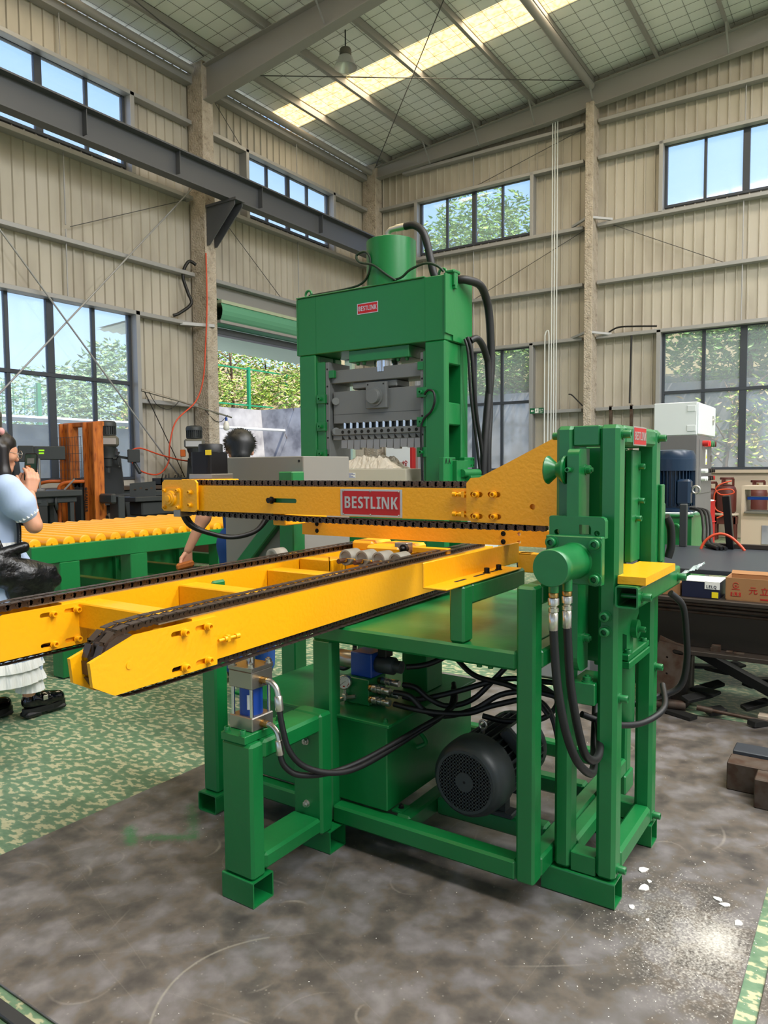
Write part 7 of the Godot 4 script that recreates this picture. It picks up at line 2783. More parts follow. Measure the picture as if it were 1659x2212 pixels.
	b.tube([Vector3(-1.075, 0.775, -5.85), Vector3(-1.05, 0.83, -5.86), Vector3(-1.0, 0.875, -5.87), Vector3(-0.94, 0.89, -5.88), Vector3(-0.88, 0.87, -5.88), Vector3(-0.82, 0.82, -5.87), Vector3(-0.78, 0.775, -5.86)], 0.010, 8)
	solo("orange_hose", b, M.orange_hose, "orange hose standing in a low arch at the back of the steel plate", "hose")
	b = MB.new()
	for d in [0.0, 0.03, 0.055]:
		b.tube([Vector3(-1.30 + d, 1.03, -6.6), Vector3(-1.2 + d, 1.01, -6.5), Vector3(-1.14 + d, 0.9, -6.3), Vector3(-1.10 + d, 0.80, -6.1), Vector3(-1.02 + d, 0.80, -5.9), Vector3(-0.95 + d, 0.79, -5.8)], 0.014, 8)
	solo("cable_bundle", b, M.rubber, "bundle of thick black cables running from the power pack down onto the steel plate", "cable")
	b = MB.new()
	b.tube([Vector3(-2.2, 1.1, -14.7), Vector3(-2.35, 1.05, -14.6), Vector3(-2.45, 0.95, -14.6), Vector3(-2.35, 0.85, -14.6), Vector3(-2.15, 0.88, -14.6), Vector3(-2.2, 0.95, -14.6), Vector3(-2.45, 0.90, -14.6), Vector3(-2.45, 0.6, -14.6), Vector3(-2.3, 0.5, -14.6), Vector3(-2.42, 0.42, -14.6)], 0.012, 8)
	solo("gas_hose", b, M.orange_hose, "tangled orange gas hose hanging in front of the brown bottles", "hose")
	# on the right wall: hydrant box, exit sign, pipes, cables
	o = thing("hydrant_box", "white fire hydrant cabinet with red characters at the corner, seen under the ram", "cabinet", Vector3(-9.7, 1.32, -15.2))
	b = MB.new()
	b.box(-10.03, -9.33, 1.30, 1.90, -15.35, -15.12, 0.006)
	part(o, "box", b, M.white)
	b = MB.new()
	b.box(-9.34, -9.27, 1.30, 1.90, -15.35, -15.12, 0.006)
	part(o, "red_side", b, M.print_red)
	kx = -9.86
	for c2 in [C_XIAO, C_HUO, C_SHUAN]:
		strokes(o, "red_character", c2, Vector3(kx, 1.47, -15.117), Basis(), 0.17, M.print_red, 0.11)
		kx += 0.19
	o = thing("green_pump", "small dark green pump with a steel cap on a stand at the corner", "pump", Vector3(-9.2, 0, -14.6))
	b = MB.new()
	b.lathe(Vector3(-9.45, 1.28, -14.6), X, [Vector2(0.10, 0), Vector2(0.13, 0.03), Vector2(0.13, 0.32), Vector2(0.09, 0.36)], 22)
	part(o, "pump_body", b, M.dusty_green)
	b = MB.new()
	b.cyl(Vector3(-9.4, 1.4, -14.6), Vector3(-9.4, 1.56, -14.6), 0.07, -1, 16)
	part(o, "cap", b, M.steel)
	b = MB.new()
	b.box(-9.5, -9.0, 0, 1.16, -14.75, -14.45, 0.01)
	part(o, "stand", b, M.machine_dark)
	o = thing("exit_sign", "green emergency exit sign with a running figure and an arrow, beside the lower window", "sign", Vector3(-6.18, 2.53, -15.27))
	b = MB.new()
	b.box(-6.345, -6.02, 2.535, 2.655, -15.28, -15.265, 0.003)
	part(o, "sign_plate", b, mat("exit_green", Color(0.02, 0.36, 0.22), 0.5))
	b = MB.new()
	front_plate(b, [Vector2(-6.325, 2.595), Vector2(-6.29, 2.625), Vector2(-6.29, 2.605), Vector2(-6.255, 2.605), Vector2(-6.255, 2.585), Vector2(-6.29, 2.585), Vector2(-6.29, 2.565)], -15.265, -15.2635)
	part(o, "arrow", b, M.white)
	b = MB.new()
	b.box(-6.225, -6.145, 2.547, 2.645, -15.265, -15.2638)
	var pn := part(o, "figure_panel", b, M.white)
	b = MB.new()
	b.cyl(Vector3(-6.18, 2.63, -15.2638), Vector3(-6.18, 2.63, -15.263), 0.009, -1, 12)
	for q in [[-6.183, 2.618, -6.19, 2.588], [-6.19, 2.588, -6.172, 2.575], [-6.172, 2.575, -6.178, 2.555], [-6.19, 2.588, -6.205, 2.572], [-6.205, 2.572, -6.215, 2.568], [-6.184, 2.612, -6.165, 2.602], [-6.184, 2.612, -6.203, 2.602]]:
		b.bar(Vector3(q[0], q[1], -15.263), Vector3(q[2], q[3], -15.263), 0.008, 0.001, 0.0, Vector3(0, 0, 1))
	part(pn, "running_figure", b, M.exit_green)
	letters(o, "sign_text", "EXIT", 0.022, Vector3(-6.085, 2.565, -15.2645), Basis(), M.white)
	for k in 2:
		strokes(o, "sign_character", C_LI if k == 0 else C_YUAN, Vector3(-6.11 + k * 0.05, 2.615, -15.2645), Basis(), 0.04, M.white, 0.1)
	for k in 3:
		b = MB.new()
		b.cyl(Vector3(-5.86 + k * 0.055, 0.9, -15.26), Vector3(-5.86 + k * 0.055, 8.78 + k * 0.01, -15.26), 0.013, -1, 8)
		solo("conduit_pipe", b, M.white_paint, "slim white conduit pipe, %s of three rising the right wall beside the column" % ["leftmost", "middle", "rightmost"][k], "pipe")
	b = MB.new()
	b.tube([Vector3(-6.0, 1.2, -15.24), Vector3(-6.0, 3.9, -15.24), Vector3(-5.99, 4.2, -15.24), Vector3(-5.95, 4.28, -15.24), Vector3(-5.91, 4.2, -15.24), Vector3(-5.91, 3.6, -15.24), Vector3(-5.93, 1.2, -15.24)], 0.014, 8)
	solo("looped_pipe", b, M.white_paint, "pale pipe with a hairpin bend at the rail height, left of the white conduits", "pipe")
	b = MB.new()
	b.tube([Vector3(-4.2, 2.65, -15.26), Vector3(-4.19, 3.4, -15.26), Vector3(-4.18, 4.0, -15.26)], 0.018, 8)
	b.tube([Vector3(-4.65, 4.12, -15.3), Vector3(-4.45, 4.2, -15.3), Vector3(-4.1, 4.18, -15.3), Vector3(-3.7, 4.14, -15.3)], 0.018, 8)
	solo("wall_cable", b, M.rubber, "black cable on the right wall right of the column, bent along the rail", "cable")
	b = MB.new()
	b.tube([Vector3(-5.45, 2.9, -15.2), Vector3(-5.38, 2.88, -15.2), Vector3(-5.25, 2.75, -15.2), Vector3(-5.12, 2.64, -15.1)], 0.014, 8)
	solo("cable_stub", b, M.rubber, "short black cable end poking from the right wall left of the column", "cable")
	for k in 2:
		b = MB.new()
		b.box(-4.62 + k * 0.42, -4.56 + k * 0.42, 1.3, 2.62, -15.32, -15.27, 0.003)
		struct("trim_6", b, M.rust_steel)
	# stone block and odds behind the machine
	b = MB.new()
	b.box(-2.0, -1.5, 0.0, 0.30, -4.9, -4.6, 0.01)
	solo("stone_block", b, M.outer_concrete, "pale grey stone block on the floor behind the machine table", "stone block")
	# rolled cloth and stool outside by the right window? - a pale covered stand
	o = thing("covered_stand", "small stand covered with a pale cloth by the right wall window", "stand", Vector3(-6.9, 0, -14.3))
	b = MB.new()
	b.lathe(Vector3(-6.9, 0.0, -14.3), Y, [Vector2(0.30, 0.0), Vector2(0.27, 0.6), Vector2(0.26, 1.25), Vector2(0.2, 1.3)], 20)
	part(o, "cloth_cover", b, M.white)
	o = thing("test_instrument", "black and white bench instrument on a trolley beside the press, behind the arm plate", "instrument", Vector3(-4.4, 0, -8.2))
	b = MB.new()
	b.box(-4.75, -3.9, 1.13, 1.20, -8.4, -8.0, 0.005)
	part(o, "front_panel", b, M.machine_dark)
	b = MB.new()
	b.box(-4.8, -3.85, 1.0, 1.13, -8.5, -7.95, 0.01)
	b.box(-4.75, -3.9, 0.0, 1.0, -8.4, -8.0, 0.01)
	part(o, "trolley", b, M.white_paint)

# ---------------------------------------------------------------- outside
func leaf_mesh() -> ArrayMesh:
	if not shared.has("leaf"):
		var b := MB.new()
		var p := [Vector3(0, 0, 0), Vector3(0.35, 0.10, 0.02), Vector3(0.62, 0.06, -0.02), Vector3(1, 0, -0.12), Vector3(0.62, -0.16, -0.02), Vector3(0.35, -0.2, 0.02)]
		var mid := Vector3(0.5, -0.04, 0.06)
		for i in 6:
			b.tri(p[(i + 1) % 6], p[i], mid)
		shared["leaf"] = b.mesh()
	return shared["leaf"]

func leaves(parent: Node3D, called: String, blobs: Array, count: int, size: float, hues: Array, seed_: int) -> void:
	# blobs: [centre, radii]; leaves gather near the surface of the blobs; colours are the leaf's own
	var r := RandomNumberGenerator.new()
	r.seed = seed_
	var mm := MultiMesh.new()
	mm.transform_format = MultiMesh.TRANSFORM_3D
	mm.use_colors = true
	mm.mesh = leaf_mesh()
	mm.instance_count = count
	var total := 0.0
	for q in blobs:
		total += q[1].x * q[1].y + q[1].y * q[1].z
	var base := base_of(parent) if parent else Vector3.ZERO
	for i in count:
		var pick := r.randf() * total
		var q = blobs[0]
		for w in blobs:
			pick -= w[1].x * w[1].y + w[1].y * w[1].z
			q = w
			if pick <= 0:
				break
		var d := Vector3(r.randfn(0, 1), r.randfn(0, 1), r.randfn(0, 1)).normalized()
		var rad := pow(r.randf(), 0.35)
		var p: Vector3 = q[0] + d * q[1] * rad
		var s := size * r.randf_range(0.6, 1.4)
		var B := Basis.from_euler(Vector3(r.randf_range(-0.8, 0.5), r.randf() * TAU, r.randf_range(-0.7, 0.7))).scaled(Vector3.ONE * s)
		mm.set_instance_transform(i, Transform3D(B, p - base))
		var c: Color = hues[r.randi() % hues.size()]
		mm.set_instance_color(i, c * r.randf_range(0.75, 1.2))
	var o := MultiMeshInstance3D.new()
	o.multimesh = mm
	if not M.has("leaf"):
		var m := mat("leaf", Color(1, 1, 1), 0.5)
		m.vertex_color_use_as_albedo = true
		m.backlight_enabled = true
		m.backlight = Color(0.55, 0.55, 0.45)
	o.material_override = M.leaf
	o.set_meta("kind", "stuff")
	if parent:
		o.name = called
		parent.add_child(o, true)
	else:
		o.name = numbered(called)
		add_child(o)

func trunk(parent: Node3D, foot: Vector3, h: float, r: float, lean: Vector3, branches: int, seed_: int) -> void:
	var q := RandomNumberGenerator.new()
	q.seed = seed_
	var b := MB.new()
	var top := foot + Vector3(0, h, 0) + lean
	b.tube([foot, foot + Vector3(0, h * 0.5, 0) + lean * 0.3, top], r, 8, 4, r * 0.4)
	for k in branches:
		var t := q.randf_range(0.4, 0.95)
		var s := foot.lerp(top, t)
		var d := Vector3(q.randf_range(-1, 1), q.randf_range(0.3, 1.0), q.randf_range(-1, 1)).normalized() * h * 0.4
		b.tube([s, s + d * 0.5 + Vector3(0, 0.05, 0), s + d], r * 0.35, 6, 3, r * 0.1)
	part(parent, "trunk", b, M.bark)

func outside_scene() -> void:
	mat("bark", Color(0.36, 0.28, 0.22), 0.9)
	var bright := [Color(0.30, 0.46, 0.06), Color(0.22, 0.38, 0.06), Color(0.42, 0.52, 0.12), Color(0.50, 0.44, 0.22), Color(0.16, 0.30, 0.06), Color(0.48, 0.36, 0.26)]
	var green := [Color(0.12, 0.30, 0.07), Color(0.18, 0.36, 0.08), Color(0.26, 0.44, 0.10), Color(0.10, 0.24, 0.07)]
	var far := [Color(0.20, 0.36, 0.20), Color(0.16, 0.30, 0.18), Color(0.28, 0.42, 0.22)]
	var b: MB
	# awning over the gateway
	var o := thing("gate_awning", "pale green corrugated awning over the gateway outside", "awning", Vector3(-12.0, 4.0, -12.5))
	b = MB.new()
	var n := 60
	for k in n:
		var z0 := -15.6 + 6.2 * k / n
		var z1 := -15.6 + 6.2 * (k + 1) / n
		var d0 := 0.03 * float(k % 2)
		var d1 := 0.03 * float((k + 1) % 2)
		b.quad(Vector3(-13.3, 4.22 + d0, z0), Vector3(-10.78, 4.35 + d0, z0), Vector3(-10.78, 4.35 + d1, z1), Vector3(-13.3, 4.22 + d1, z1))
		b.quad(Vector3(-13.3, 4.26 + d1, z1), Vector3(-10.78, 4.39 + d1, z1), Vector3(-10.78, 4.39 + d0, z0), Vector3(-13.3, 4.26 + d0, z0))
	part(o, "sheet", b, M.awning)
	# yard and retaining wall with green fence on top, along the left side
	b = MB.new()
	b.box(-40, -11.0, -0.3, -0.02, -34, 12)
	struct("yard", b, M.outer_concrete)
	b = MB.new()
	b.prism(PackedVector2Array([Vector2(-18.9, 0), Vector2(-18.4, 0), Vector2(-18.7, 3.5), Vector2(-18.9, 3.5)]), -34.0, -14.6)
	solo("retaining_wall", b, M.outer_concrete, "grey stained concrete retaining wall outside the gateway", "wall")
	o = thing("green_fence", "green metal fence along the top of the retaining wall outside the gateway", "fence", Vector3(-18.8, 3.5, -20))
	b = MB.new()
	b.box(-18.83, -18.79, 3.62, 3.67, -30, -14.7)
	b.box(-18.83, -18.79, 4.9, 4.95, -30, -14.7)
	part(o, "rail", b, M.green_fence)
	for k in 8:
		b = MB.new()
		b.box(-18.86, -18.76, 3.5, 5.0, -15.5 - k * 2.0 - 0.05, -15.5 - k * 2.0 + 0.05)
		part(o, "fence_post", b, M.green_fence)
	b = MB.new()
	b.cyl(Vector3(-17.6, 2.72, -16.0), Vector3(-17.6, 2.72, -22.0), 0.05, -1, 10)
	solo("outdoor_pipe", b, M.white_paint, "white pole tied with strips in front of the retaining wall outside", "pole")
	# hillside behind
	b = MB.new()
	b.quad(Vector3(-18.9, 3.3, -40), Vector3(-18.9, 3.3, -17), Vector3(-34, 8.0, -26), Vector3(-34, 8.0, -40))
	b.quad(Vector3(-18.9, 3.3, -17), Vector3(-18.9, -0.3, -16.6), Vector3(-34, -0.3, -25), Vector3(-34, 8.0, -26))
	struct("hillside", b, M.soil)
	var names := ["bright yellow-green bush on the bank seen through the gateway, at its left", "tall sunlit bush with reddish twigs in the middle of the gateway view", "light green bush above the fence, right of the middle in the gateway", "leafy tree hanging over the retaining wall beside the press left leg", "tangle of dry brown and green shrubs low behind the fence"]
	var spots := [
		[Vector3(-20.6, 3.8, -18.0), [[Vector3(-20.6, 5.2, -18.0), Vector3(1.4, 1.5, 1.4)], [Vector3(-21.5, 6.8, -18.6), Vector3(1.6, 1.4, 1.6)]], bright],
		[Vector3(-21.0, 3.9, -20.2), [[Vector3(-21.0, 5.4, -20.2), Vector3(1.5, 1.7, 1.5)], [Vector3(-22.5, 7.4, -20.6), Vector3(1.8, 1.5, 1.8)]], bright],
		[Vector3(-20.6, 3.8, -22.4), [[Vector3(-20.6, 5.2, -22.4), Vector3(1.5, 1.5, 1.5)], [Vector3(-21.8, 7.2, -23.0), Vector3(1.8, 1.6, 1.8)]], bright],
		[Vector3(-17.9, 0.0, -20.9), [[Vector3(-17.7, 3.6, -21.0), Vector3(0.9, 1.3, 0.9)], [Vector3(-17.8, 5.0, -21.8), Vector3(1.2, 1.2, 1.2)]], bright],
		[Vector3(-19.6, 3.6, -19.5), [[Vector3(-19.6, 4.1, -18.2), Vector3(0.7, 0.7, 1.6)], [Vector3(-19.6, 4.2, -21.4), Vector3(0.7, 0.8, 1.8)]], bright],
	]
	for i in spots.size():
		var t := thing("bush", names[i], "bush", spots[i][0])
		trunk(t, spots[i][0], 1.8 if i != 3 else 3.6, 0.07, Vector3(0.2, 0, 0.3), 9, 60 + i)
		leaves(t, "foliage", spots[i][1], 3600, 0.17, spots[i][2], 70 + i)
	# left windows: hill far away, trees, shed
	o = thing("white_shed", "pale lean-to shed with a thin roof outside the left window", "shed", Vector3(-15.5, 0, -8.5))
	b = MB.new()
	b.box(-16.5, -14.8, 0.0, 2.35, -13.2, -4.0, 0.02)
	part(o, "shed_wall", b, mat("shed_wall", Color(0.70, 0.76, 0.82), 0.8))
	b = MB.new()
	b.prism(PackedVector2Array([Vector2(-17.0, 2.62), Vector2(-14.2, 2.36), Vector2(-14.2, 2.44), Vector2(-17.0, 2.70)]), -13.4, -3.6)
	part(o, "shed_roof", b, M.white_paint)
	for z in [-6.0, -9.6]:
		b = MB.new()
		b.box(-14.81, -14.76, 0.6, 1.9, z - 0.7, z + 0.7, 0.01)
		part(o, "shed_door", b, mat("shed_door", Color(0.38, 0.46, 0.55), 0.6))
	var tr := [
		[Vector3(-19.5, 0, -13.2), [[Vector3(-19.5, 3.4, -13.4), Vector3(1.3, 1.2, 1.3)], [Vector3(-19.3, 4.5, -14.2), Vector3(0.9, 0.8, 0.9)]], far, "round green tree outside the left window, low beside the frame"],
		[Vector3(-17.5, 0, -13.8), [[Vector3(-17.4, 2.6, -13.9), Vector3(0.9, 0.9, 0.9)], [Vector3(-17.3, 3.3, -14.0), Vector3(0.7, 0.7, 0.7)]], bright, "bright bush outside the right pane of the left window"],
		[Vector3(-24, 0, -12.0), [[Vector3(-24, 3.2, -12.0), Vector3(2.2, 1.4, 2.4)], [Vector3(-24, 3.6, -15.0), Vector3(2.0, 1.4, 2.0)]], far, "bluish green trees far behind the shed roof"],
		[Vector3(-21, 0, -9.2), [[Vector3(-21, 3.0, -9.4), Vector3(1.2, 0.8, 1.6)]], green, "low hedge behind the shed roof at the left picture edge"],
	]
	for i in tr.size():
		var t := thing("tree", tr[i][3], "tree", tr[i][0])
		trunk(t, tr[i][0], 2.6, 0.10, Vector3(0.1, 0, -0.2), 5, 90 + i)
		leaves(t, "foliage", tr[i][1], 2600, 0.2, tr[i][2], 100 + i)
	o = thing("fence_post", "tall green mesh fence post outside the left window", "fence", Vector3(-19.0, 0, -11.6))
	b = MB.new()
	b.box(-19.05, -18.95, 0, 3.75, -11.65, -11.55)
	part(o, "post", b, M.green_fence)
	b = MB.new()
	for k in 10:
		b.box(-19.01, -18.99, 2.6, 3.7, -11.5 + k * 0.3, -11.49 + k * 0.3)
	for k in 4:
		b.box(-19.01, -18.99, 2.7 + k * 0.3, 2.715 + k * 0.3, -11.6, -8.6)
	part(o, "wire_panel", b, M.green_fence)
	# behind the right wall: retaining wall and trees close by
	b = MB.new()
	b.box(-22, 12, 0, 3.5, -20.6, -20.0)
	solo("rear_retaining_wall", b, M.outer_concrete, "grey retaining wall close behind the right windows", "wall")
	b = MB.new()
	b.quad(Vector3(-22, 3.4, -20.2), Vector3(14, 3.4, -20.2), Vector3(14, 8.5, -32), Vector3(-22, 8.5, -32))
	struct("hillside", b, M.soil)
	var rt := [
		[Vector3(-11.6, 3.5, -22), [[Vector3(-12.0, 7.9, -22.0), Vector3(1.5, 1.9, 1.5)], [Vector3(-10.8, 8.6, -21.5), Vector3(1.4, 1.7, 1.4)], [Vector3(-9.4, 8.0, -21.2), Vector3(1.2, 1.7, 1.3)]], green, 5200, 5.0, "tall tree seen through the upper middle window"],
		[Vector3(-8.3, 3.4, -20.6), [[Vector3(-8.2, 5.0, -20.6), Vector3(1.6, 1.4, 0.9)], [Vector3(-9.6, 4.6, -20.4), Vector3(1.4, 1.4, 0.9)]], green, 5200, 1.6, "leafy tree behind the lower window right of the press"],
		[Vector3(-2.8, 3.4, -20.6), [[Vector3(-3.4, 4.9, -20.4), Vector3(1.6, 1.6, 0.8)], [Vector3(-1.2, 5.0, -20.4), Vector3(1.8, 1.6, 0.8)]], green, 6500, 1.6, "dense leafy tree filling the top panes of the lower right window"],
		[Vector3(-3.0, 0.0, -18.6), [[Vector3(-3.6, 1.9, -18.5), Vector3(0.8, 1.1, 0.5)], [Vector3(-2.3, 2.5, -18.4), Vector3(0.7, 1.0, 0.5)], [Vector3(-1.9, 1.5, -18.4), Vector3(0.9, 0.7, 0.5)]], bright, 900, 3.0, "thin sapling with sparse leaves close outside the lower right window"],
	]
	for i in rt.size():
		var t := thing("tree", rt[i][5], "tree", rt[i][0])
		trunk(t, rt[i][0], rt[i][4], 0.08 if i == 3 else 0.14, Vector3(0.3, 0, 0.1), 8, 120 + i)
		leaves(t, "foliage", rt[i][1], rt[i][3], 0.20 if i != 3 else 0.16, rt[i][2], 130 + i)

# ---------------------------------------------------------------- people
func flesh(b: MB, bones: Array, cell: float, k: float) -> void:
	# tapered capsules [a, b, ra, rb] joined by a smooth minimum, meshed as surface nets
	var lo := Vector3.INF
	var hi := -Vector3.INF
	for q in bones:
		var r: float = maxf(q[2], q[3]) + 3.0 * k + cell * 2
		lo = lo.min(q[0] - Vector3.ONE * r).min(q[1] - Vector3.ONE * r)
		hi = hi.max(q[0] + Vector3.ONE * r).max(q[1] + Vector3.ONE * r)
	var nx := int((hi.x - lo.x) / cell) + 2
	var ny := int((hi.y - lo.y) / cell) + 2
	var nz := int((hi.z - lo.z) / cell) + 2
	var s := PackedFloat32Array()
	s.resize(nx * ny * nz)
	for q in bones:
		var A: Vector3 = q[0]
		var D: Vector3 = q[1] - q[0]
		var dd := maxf(D.length_squared(), 1e-10)
		var ra: float = q[2]
		var rb: float = q[3]
		var m := maxf(ra, rb) + 3.0 * k + cell
		var l := A.min(q[1]) - Vector3.ONE * m - lo
		var h: Vector3 = A.max(q[1]) + Vector3.ONE * m - lo
		for z in range(maxi(0, int(l.z / cell)), mini(nz, int(h.z / cell) + 1)):
			for y in range(maxi(0, int(l.y / cell)), mini(ny, int(h.y / cell) + 1)):
				var at := (z * ny + y) * nx
				for x in range(maxi(0, int(l.x / cell)), mini(nx, int(h.x / cell) + 1)):
					var p := lo + Vector3(x, y, z) * cell - A
					var t := clampf(p.dot(D) / dd, 0.0, 1.0)
					var d := (p - D * t).length() - lerpf(ra, rb, t)
					s[at + x] += exp(minf(-d / k, 30.0))
	var f := PackedFloat32Array()
	f.resize(s.size())
	for i in s.size():
		f[i] = -log(maxf(s[i], 1e-6)) * k
	var sx := 1
	var sy := nx
	var sz := nx * ny
	var offs := [0, sx, sy, sx + sy, sz, sx + sz, sy + sz, sx + sy + sz]
	var edges := [[0, 1], [2, 3], [4, 5], [6, 7], [0, 2], [1, 3], [4, 6], [5, 7], [0, 4], [1, 5], [2, 6], [3, 7]]
	var vid := {}
	var vp := []
	for z in nz - 1:
		for y in ny - 1:
			var at := (z * ny + y) * nx
			for x in nx - 1:
				var i := at + x
				var a0 := f[i] < 0.0
				if a0 == (f[i + sx] < 0.0) and a0 == (f[i + sy] < 0.0) and a0 == (f[i + sz] < 0.0) and a0 == (f[i + sx + sy] < 0.0) and a0 == (f[i + sx + sz] < 0.0) and a0 == (f[i + sy + sz] < 0.0) and a0 == (f[i + sx + sy + sz] < 0.0):
					continue
				var acc := Vector3.ZERO
				var n := 0
				for e in edges:
					var fa := f[i + offs[e[0]]]
					var fb := f[i + offs[e[1]]]
					if (fa < 0.0) != (fb < 0.0):
						var t := fa / (fa - fb)
						var pa := Vector3(e[0] & 1, (e[0] >> 1) & 1, e[0] >> 2)
						var pb := Vector3(e[1] & 1, (e[1] >> 1) & 1, e[1] >> 2)
						acc += pa.lerp(pb, t)
						n += 1
				vid[i] = vp.size()
				vp.append(lo + (Vector3(x, y, z) + acc / n) * cell)
	var faces := []
	for i in vid:
		for q in [[sx, sy, sz], [sy, sz, sx], [sz, sx, sy]]:
			var a := f[i] < 0.0
			if a == (f[i + q[0]] < 0.0):
				continue
			var c0 = vid.get(i - q[1] - q[2], -1)
			var c1 = vid.get(i - q[2], -1)
			var c2 = vid.get(i, -1)
			var c3 = vid.get(i - q[1], -1)
			if c0 < 0 or c1 < 0 or c3 < 0:
				continue
			if a:
				faces.append([c0, c1, c2, c3])
			else:
				faces.append([c3, c2, c1, c0])
	var nn := []
	nn.resize(vp.size())
	nn.fill(Vector3.ZERO)
	for q in faces:
		var m: Vector3 = (vp[q[2]] - vp[q[0]]).cross(vp[q[3]] - vp[q[1]])
		for j in q:
			nn[j] += m
	for q in faces:
		b.quad_n(vp[q[0]], vp[q[1]], vp[q[2]], vp[q[3]], nn[q[0]], nn[q[1]], nn[q[2]], nn[q[3]])

func hand_bones(wrist: Vector3, along_: Vector3, palm_n: Vector3, side_: Vector3, curl: float, spread := 0.02) -> Array:
	# along_: wrist to knuckles; palm_n: the way the palm faces; side_: towards the thumb
	var out := []
	var a := along_.normalized()
	var n := palm_n.normalized()
	var s := side_.normalized()
	var len_ := [0.072, 0.080, 0.074, 0.058]
	for k in 4:
		var off := 0.028 - 0.019 * k
		var knuckle := wrist + a * (0.085 - 0.004 * absf(k - 1.2)) + s * off
		out.append([wrist + a * 0.015 + s * off * 0.6, knuckle, 0.014, 0.0115])
		var d := (a + s * spread * (1.5 - k)).normalized()
		var p := knuckle
		var seg := [0.45, 0.32, 0.23]
		for j in 3:
			d = (d * cos(curl * (0.8 + 0.3 * j)) + n * sin(curl * (0.8 + 0.3 * j))).normalized()
			var e: Vector3 = p + d * len_[k] * seg[j]
			out.append([p, e, 0.0092 - 0.0008 * j, 0.0086 - 0.0008 * j])
			p = e
	var tb := wrist + a * 0.022 + s * 0.026 + n * 0.006
	var t1 := tb + (a * 0.65 + s * 0.7 + n * 0.35).normalized() * 0.036
	var t2 := t1 + (a * 0.85 + s * 0.25 + n * 0.5).normalized() * 0.030
	var t3 := t2 + (a * 0.9 - s * 0.05 + n * 0.55).normalized() * 0.024
	out.append([tb, t1, 0.0135, 0.0115]); out.append([t1, t2, 0.0110, 0.0098]); out.append([t2, t3, 0.0096, 0.0082])
	return out

func head_bones(c: Vector3, f: Vector3, up: Vector3) -> Array:      # c: centre of the skull, f: where the face looks
	var r := f.cross(up).normalized()
	var o := []
	o.append([c + up * 0.02 - f * 0.02, c + up * 0.02 + f * 0.015, 0.083, 0.078])
	o.append([c - up * 0.03 + f * 0.03, c - up * 0.075 + f * 0.048, 0.058, 0.036])     # jaw
	o.append([c - up * 0.085 + f * 0.062, c - up * 0.088 + f * 0.064, 0.022, 0.020])     # chin
	o.append([c + up * 0.005 + f * 0.088, c - up * 0.028 + f * 0.106, 0.007, 0.011])     # nose
	for s in [-1.0, 1.0]:
		o.append([c + r * s * 0.032 - up * 0.012 + f * 0.068, c + r * s * 0.045 - up * 0.02 + f * 0.05, 0.024, 0.024])    # cheeks
		o.append([c + r * s * 0.022 + up * 0.022 + f * 0.083, c + r * s * 0.04 + up * 0.022 + f * 0.073, 0.010, 0.010])    # brow
		o.append([c + r * s * 0.080 + up * 0.012 - f * 0.005, c + r * s * 0.084 - up * 0.028 + f * 0.002, 0.013, 0.009])   # ear
	o.append([c - up * 0.054 + f * 0.082 - r * 0.012, c - up * 0.054 + f * 0.082 + r * 0.012, 0.009, 0.009])     # lips
	return o

func face_parts(o: Node3D, c: Vector3, f: Vector3, up: Vector3, dark: Material) -> void:
	var r := f.cross(up).normalized()
	for s in [-1.0, 1.0]:
		var e: Vector3 = c + r * s * 0.031 + up * 0.004 + f * 0.080
		var b := MB.new()
		b.ball(e, Vector3(0.011, 0.009, 0.011), 12)
		part(o, "eye", b, M.white)
		b = MB.new()
		b.ball(e + f * 0.008, Vector3.ONE * 0.0055, 10)
		part(o, "iris", b, dark)
	var b2 := MB.new()
	b2.tube([c - up * 0.054 + f * 0.086 - r * 0.022, c - up * 0.053 + f * 0.092, c - up * 0.054 + f * 0.086 + r * 0.022], 0.0035, 8)
	part(o, "mouth", b2, M.lips)

func ruffle(b: MB, c: Vector3, r0: float, y0: float, r1: float, y1: float, n: int, amp: float, sx := 1.0, sz := 1.0) -> void:
	var m := n * 4
	for k in m:
		var p := []
		for j in 2:
			var a := TAU * (k + j) / m
			var w := sin(a * n) * amp
			p.append(Vector3(c.x + cos(a) * r0 * sx, y0, c.z + sin(a) * r0 * sz))
			p.append(Vector3(c.x + cos(a) * (r1 + w) * sx, y1 + 0.25 * w, c.z + sin(a) * (r1 + w) * sz))
		b.quad(p[0], p[2], p[3], p[1])
		b.quad(p[1], p[3], p[2], p[0])

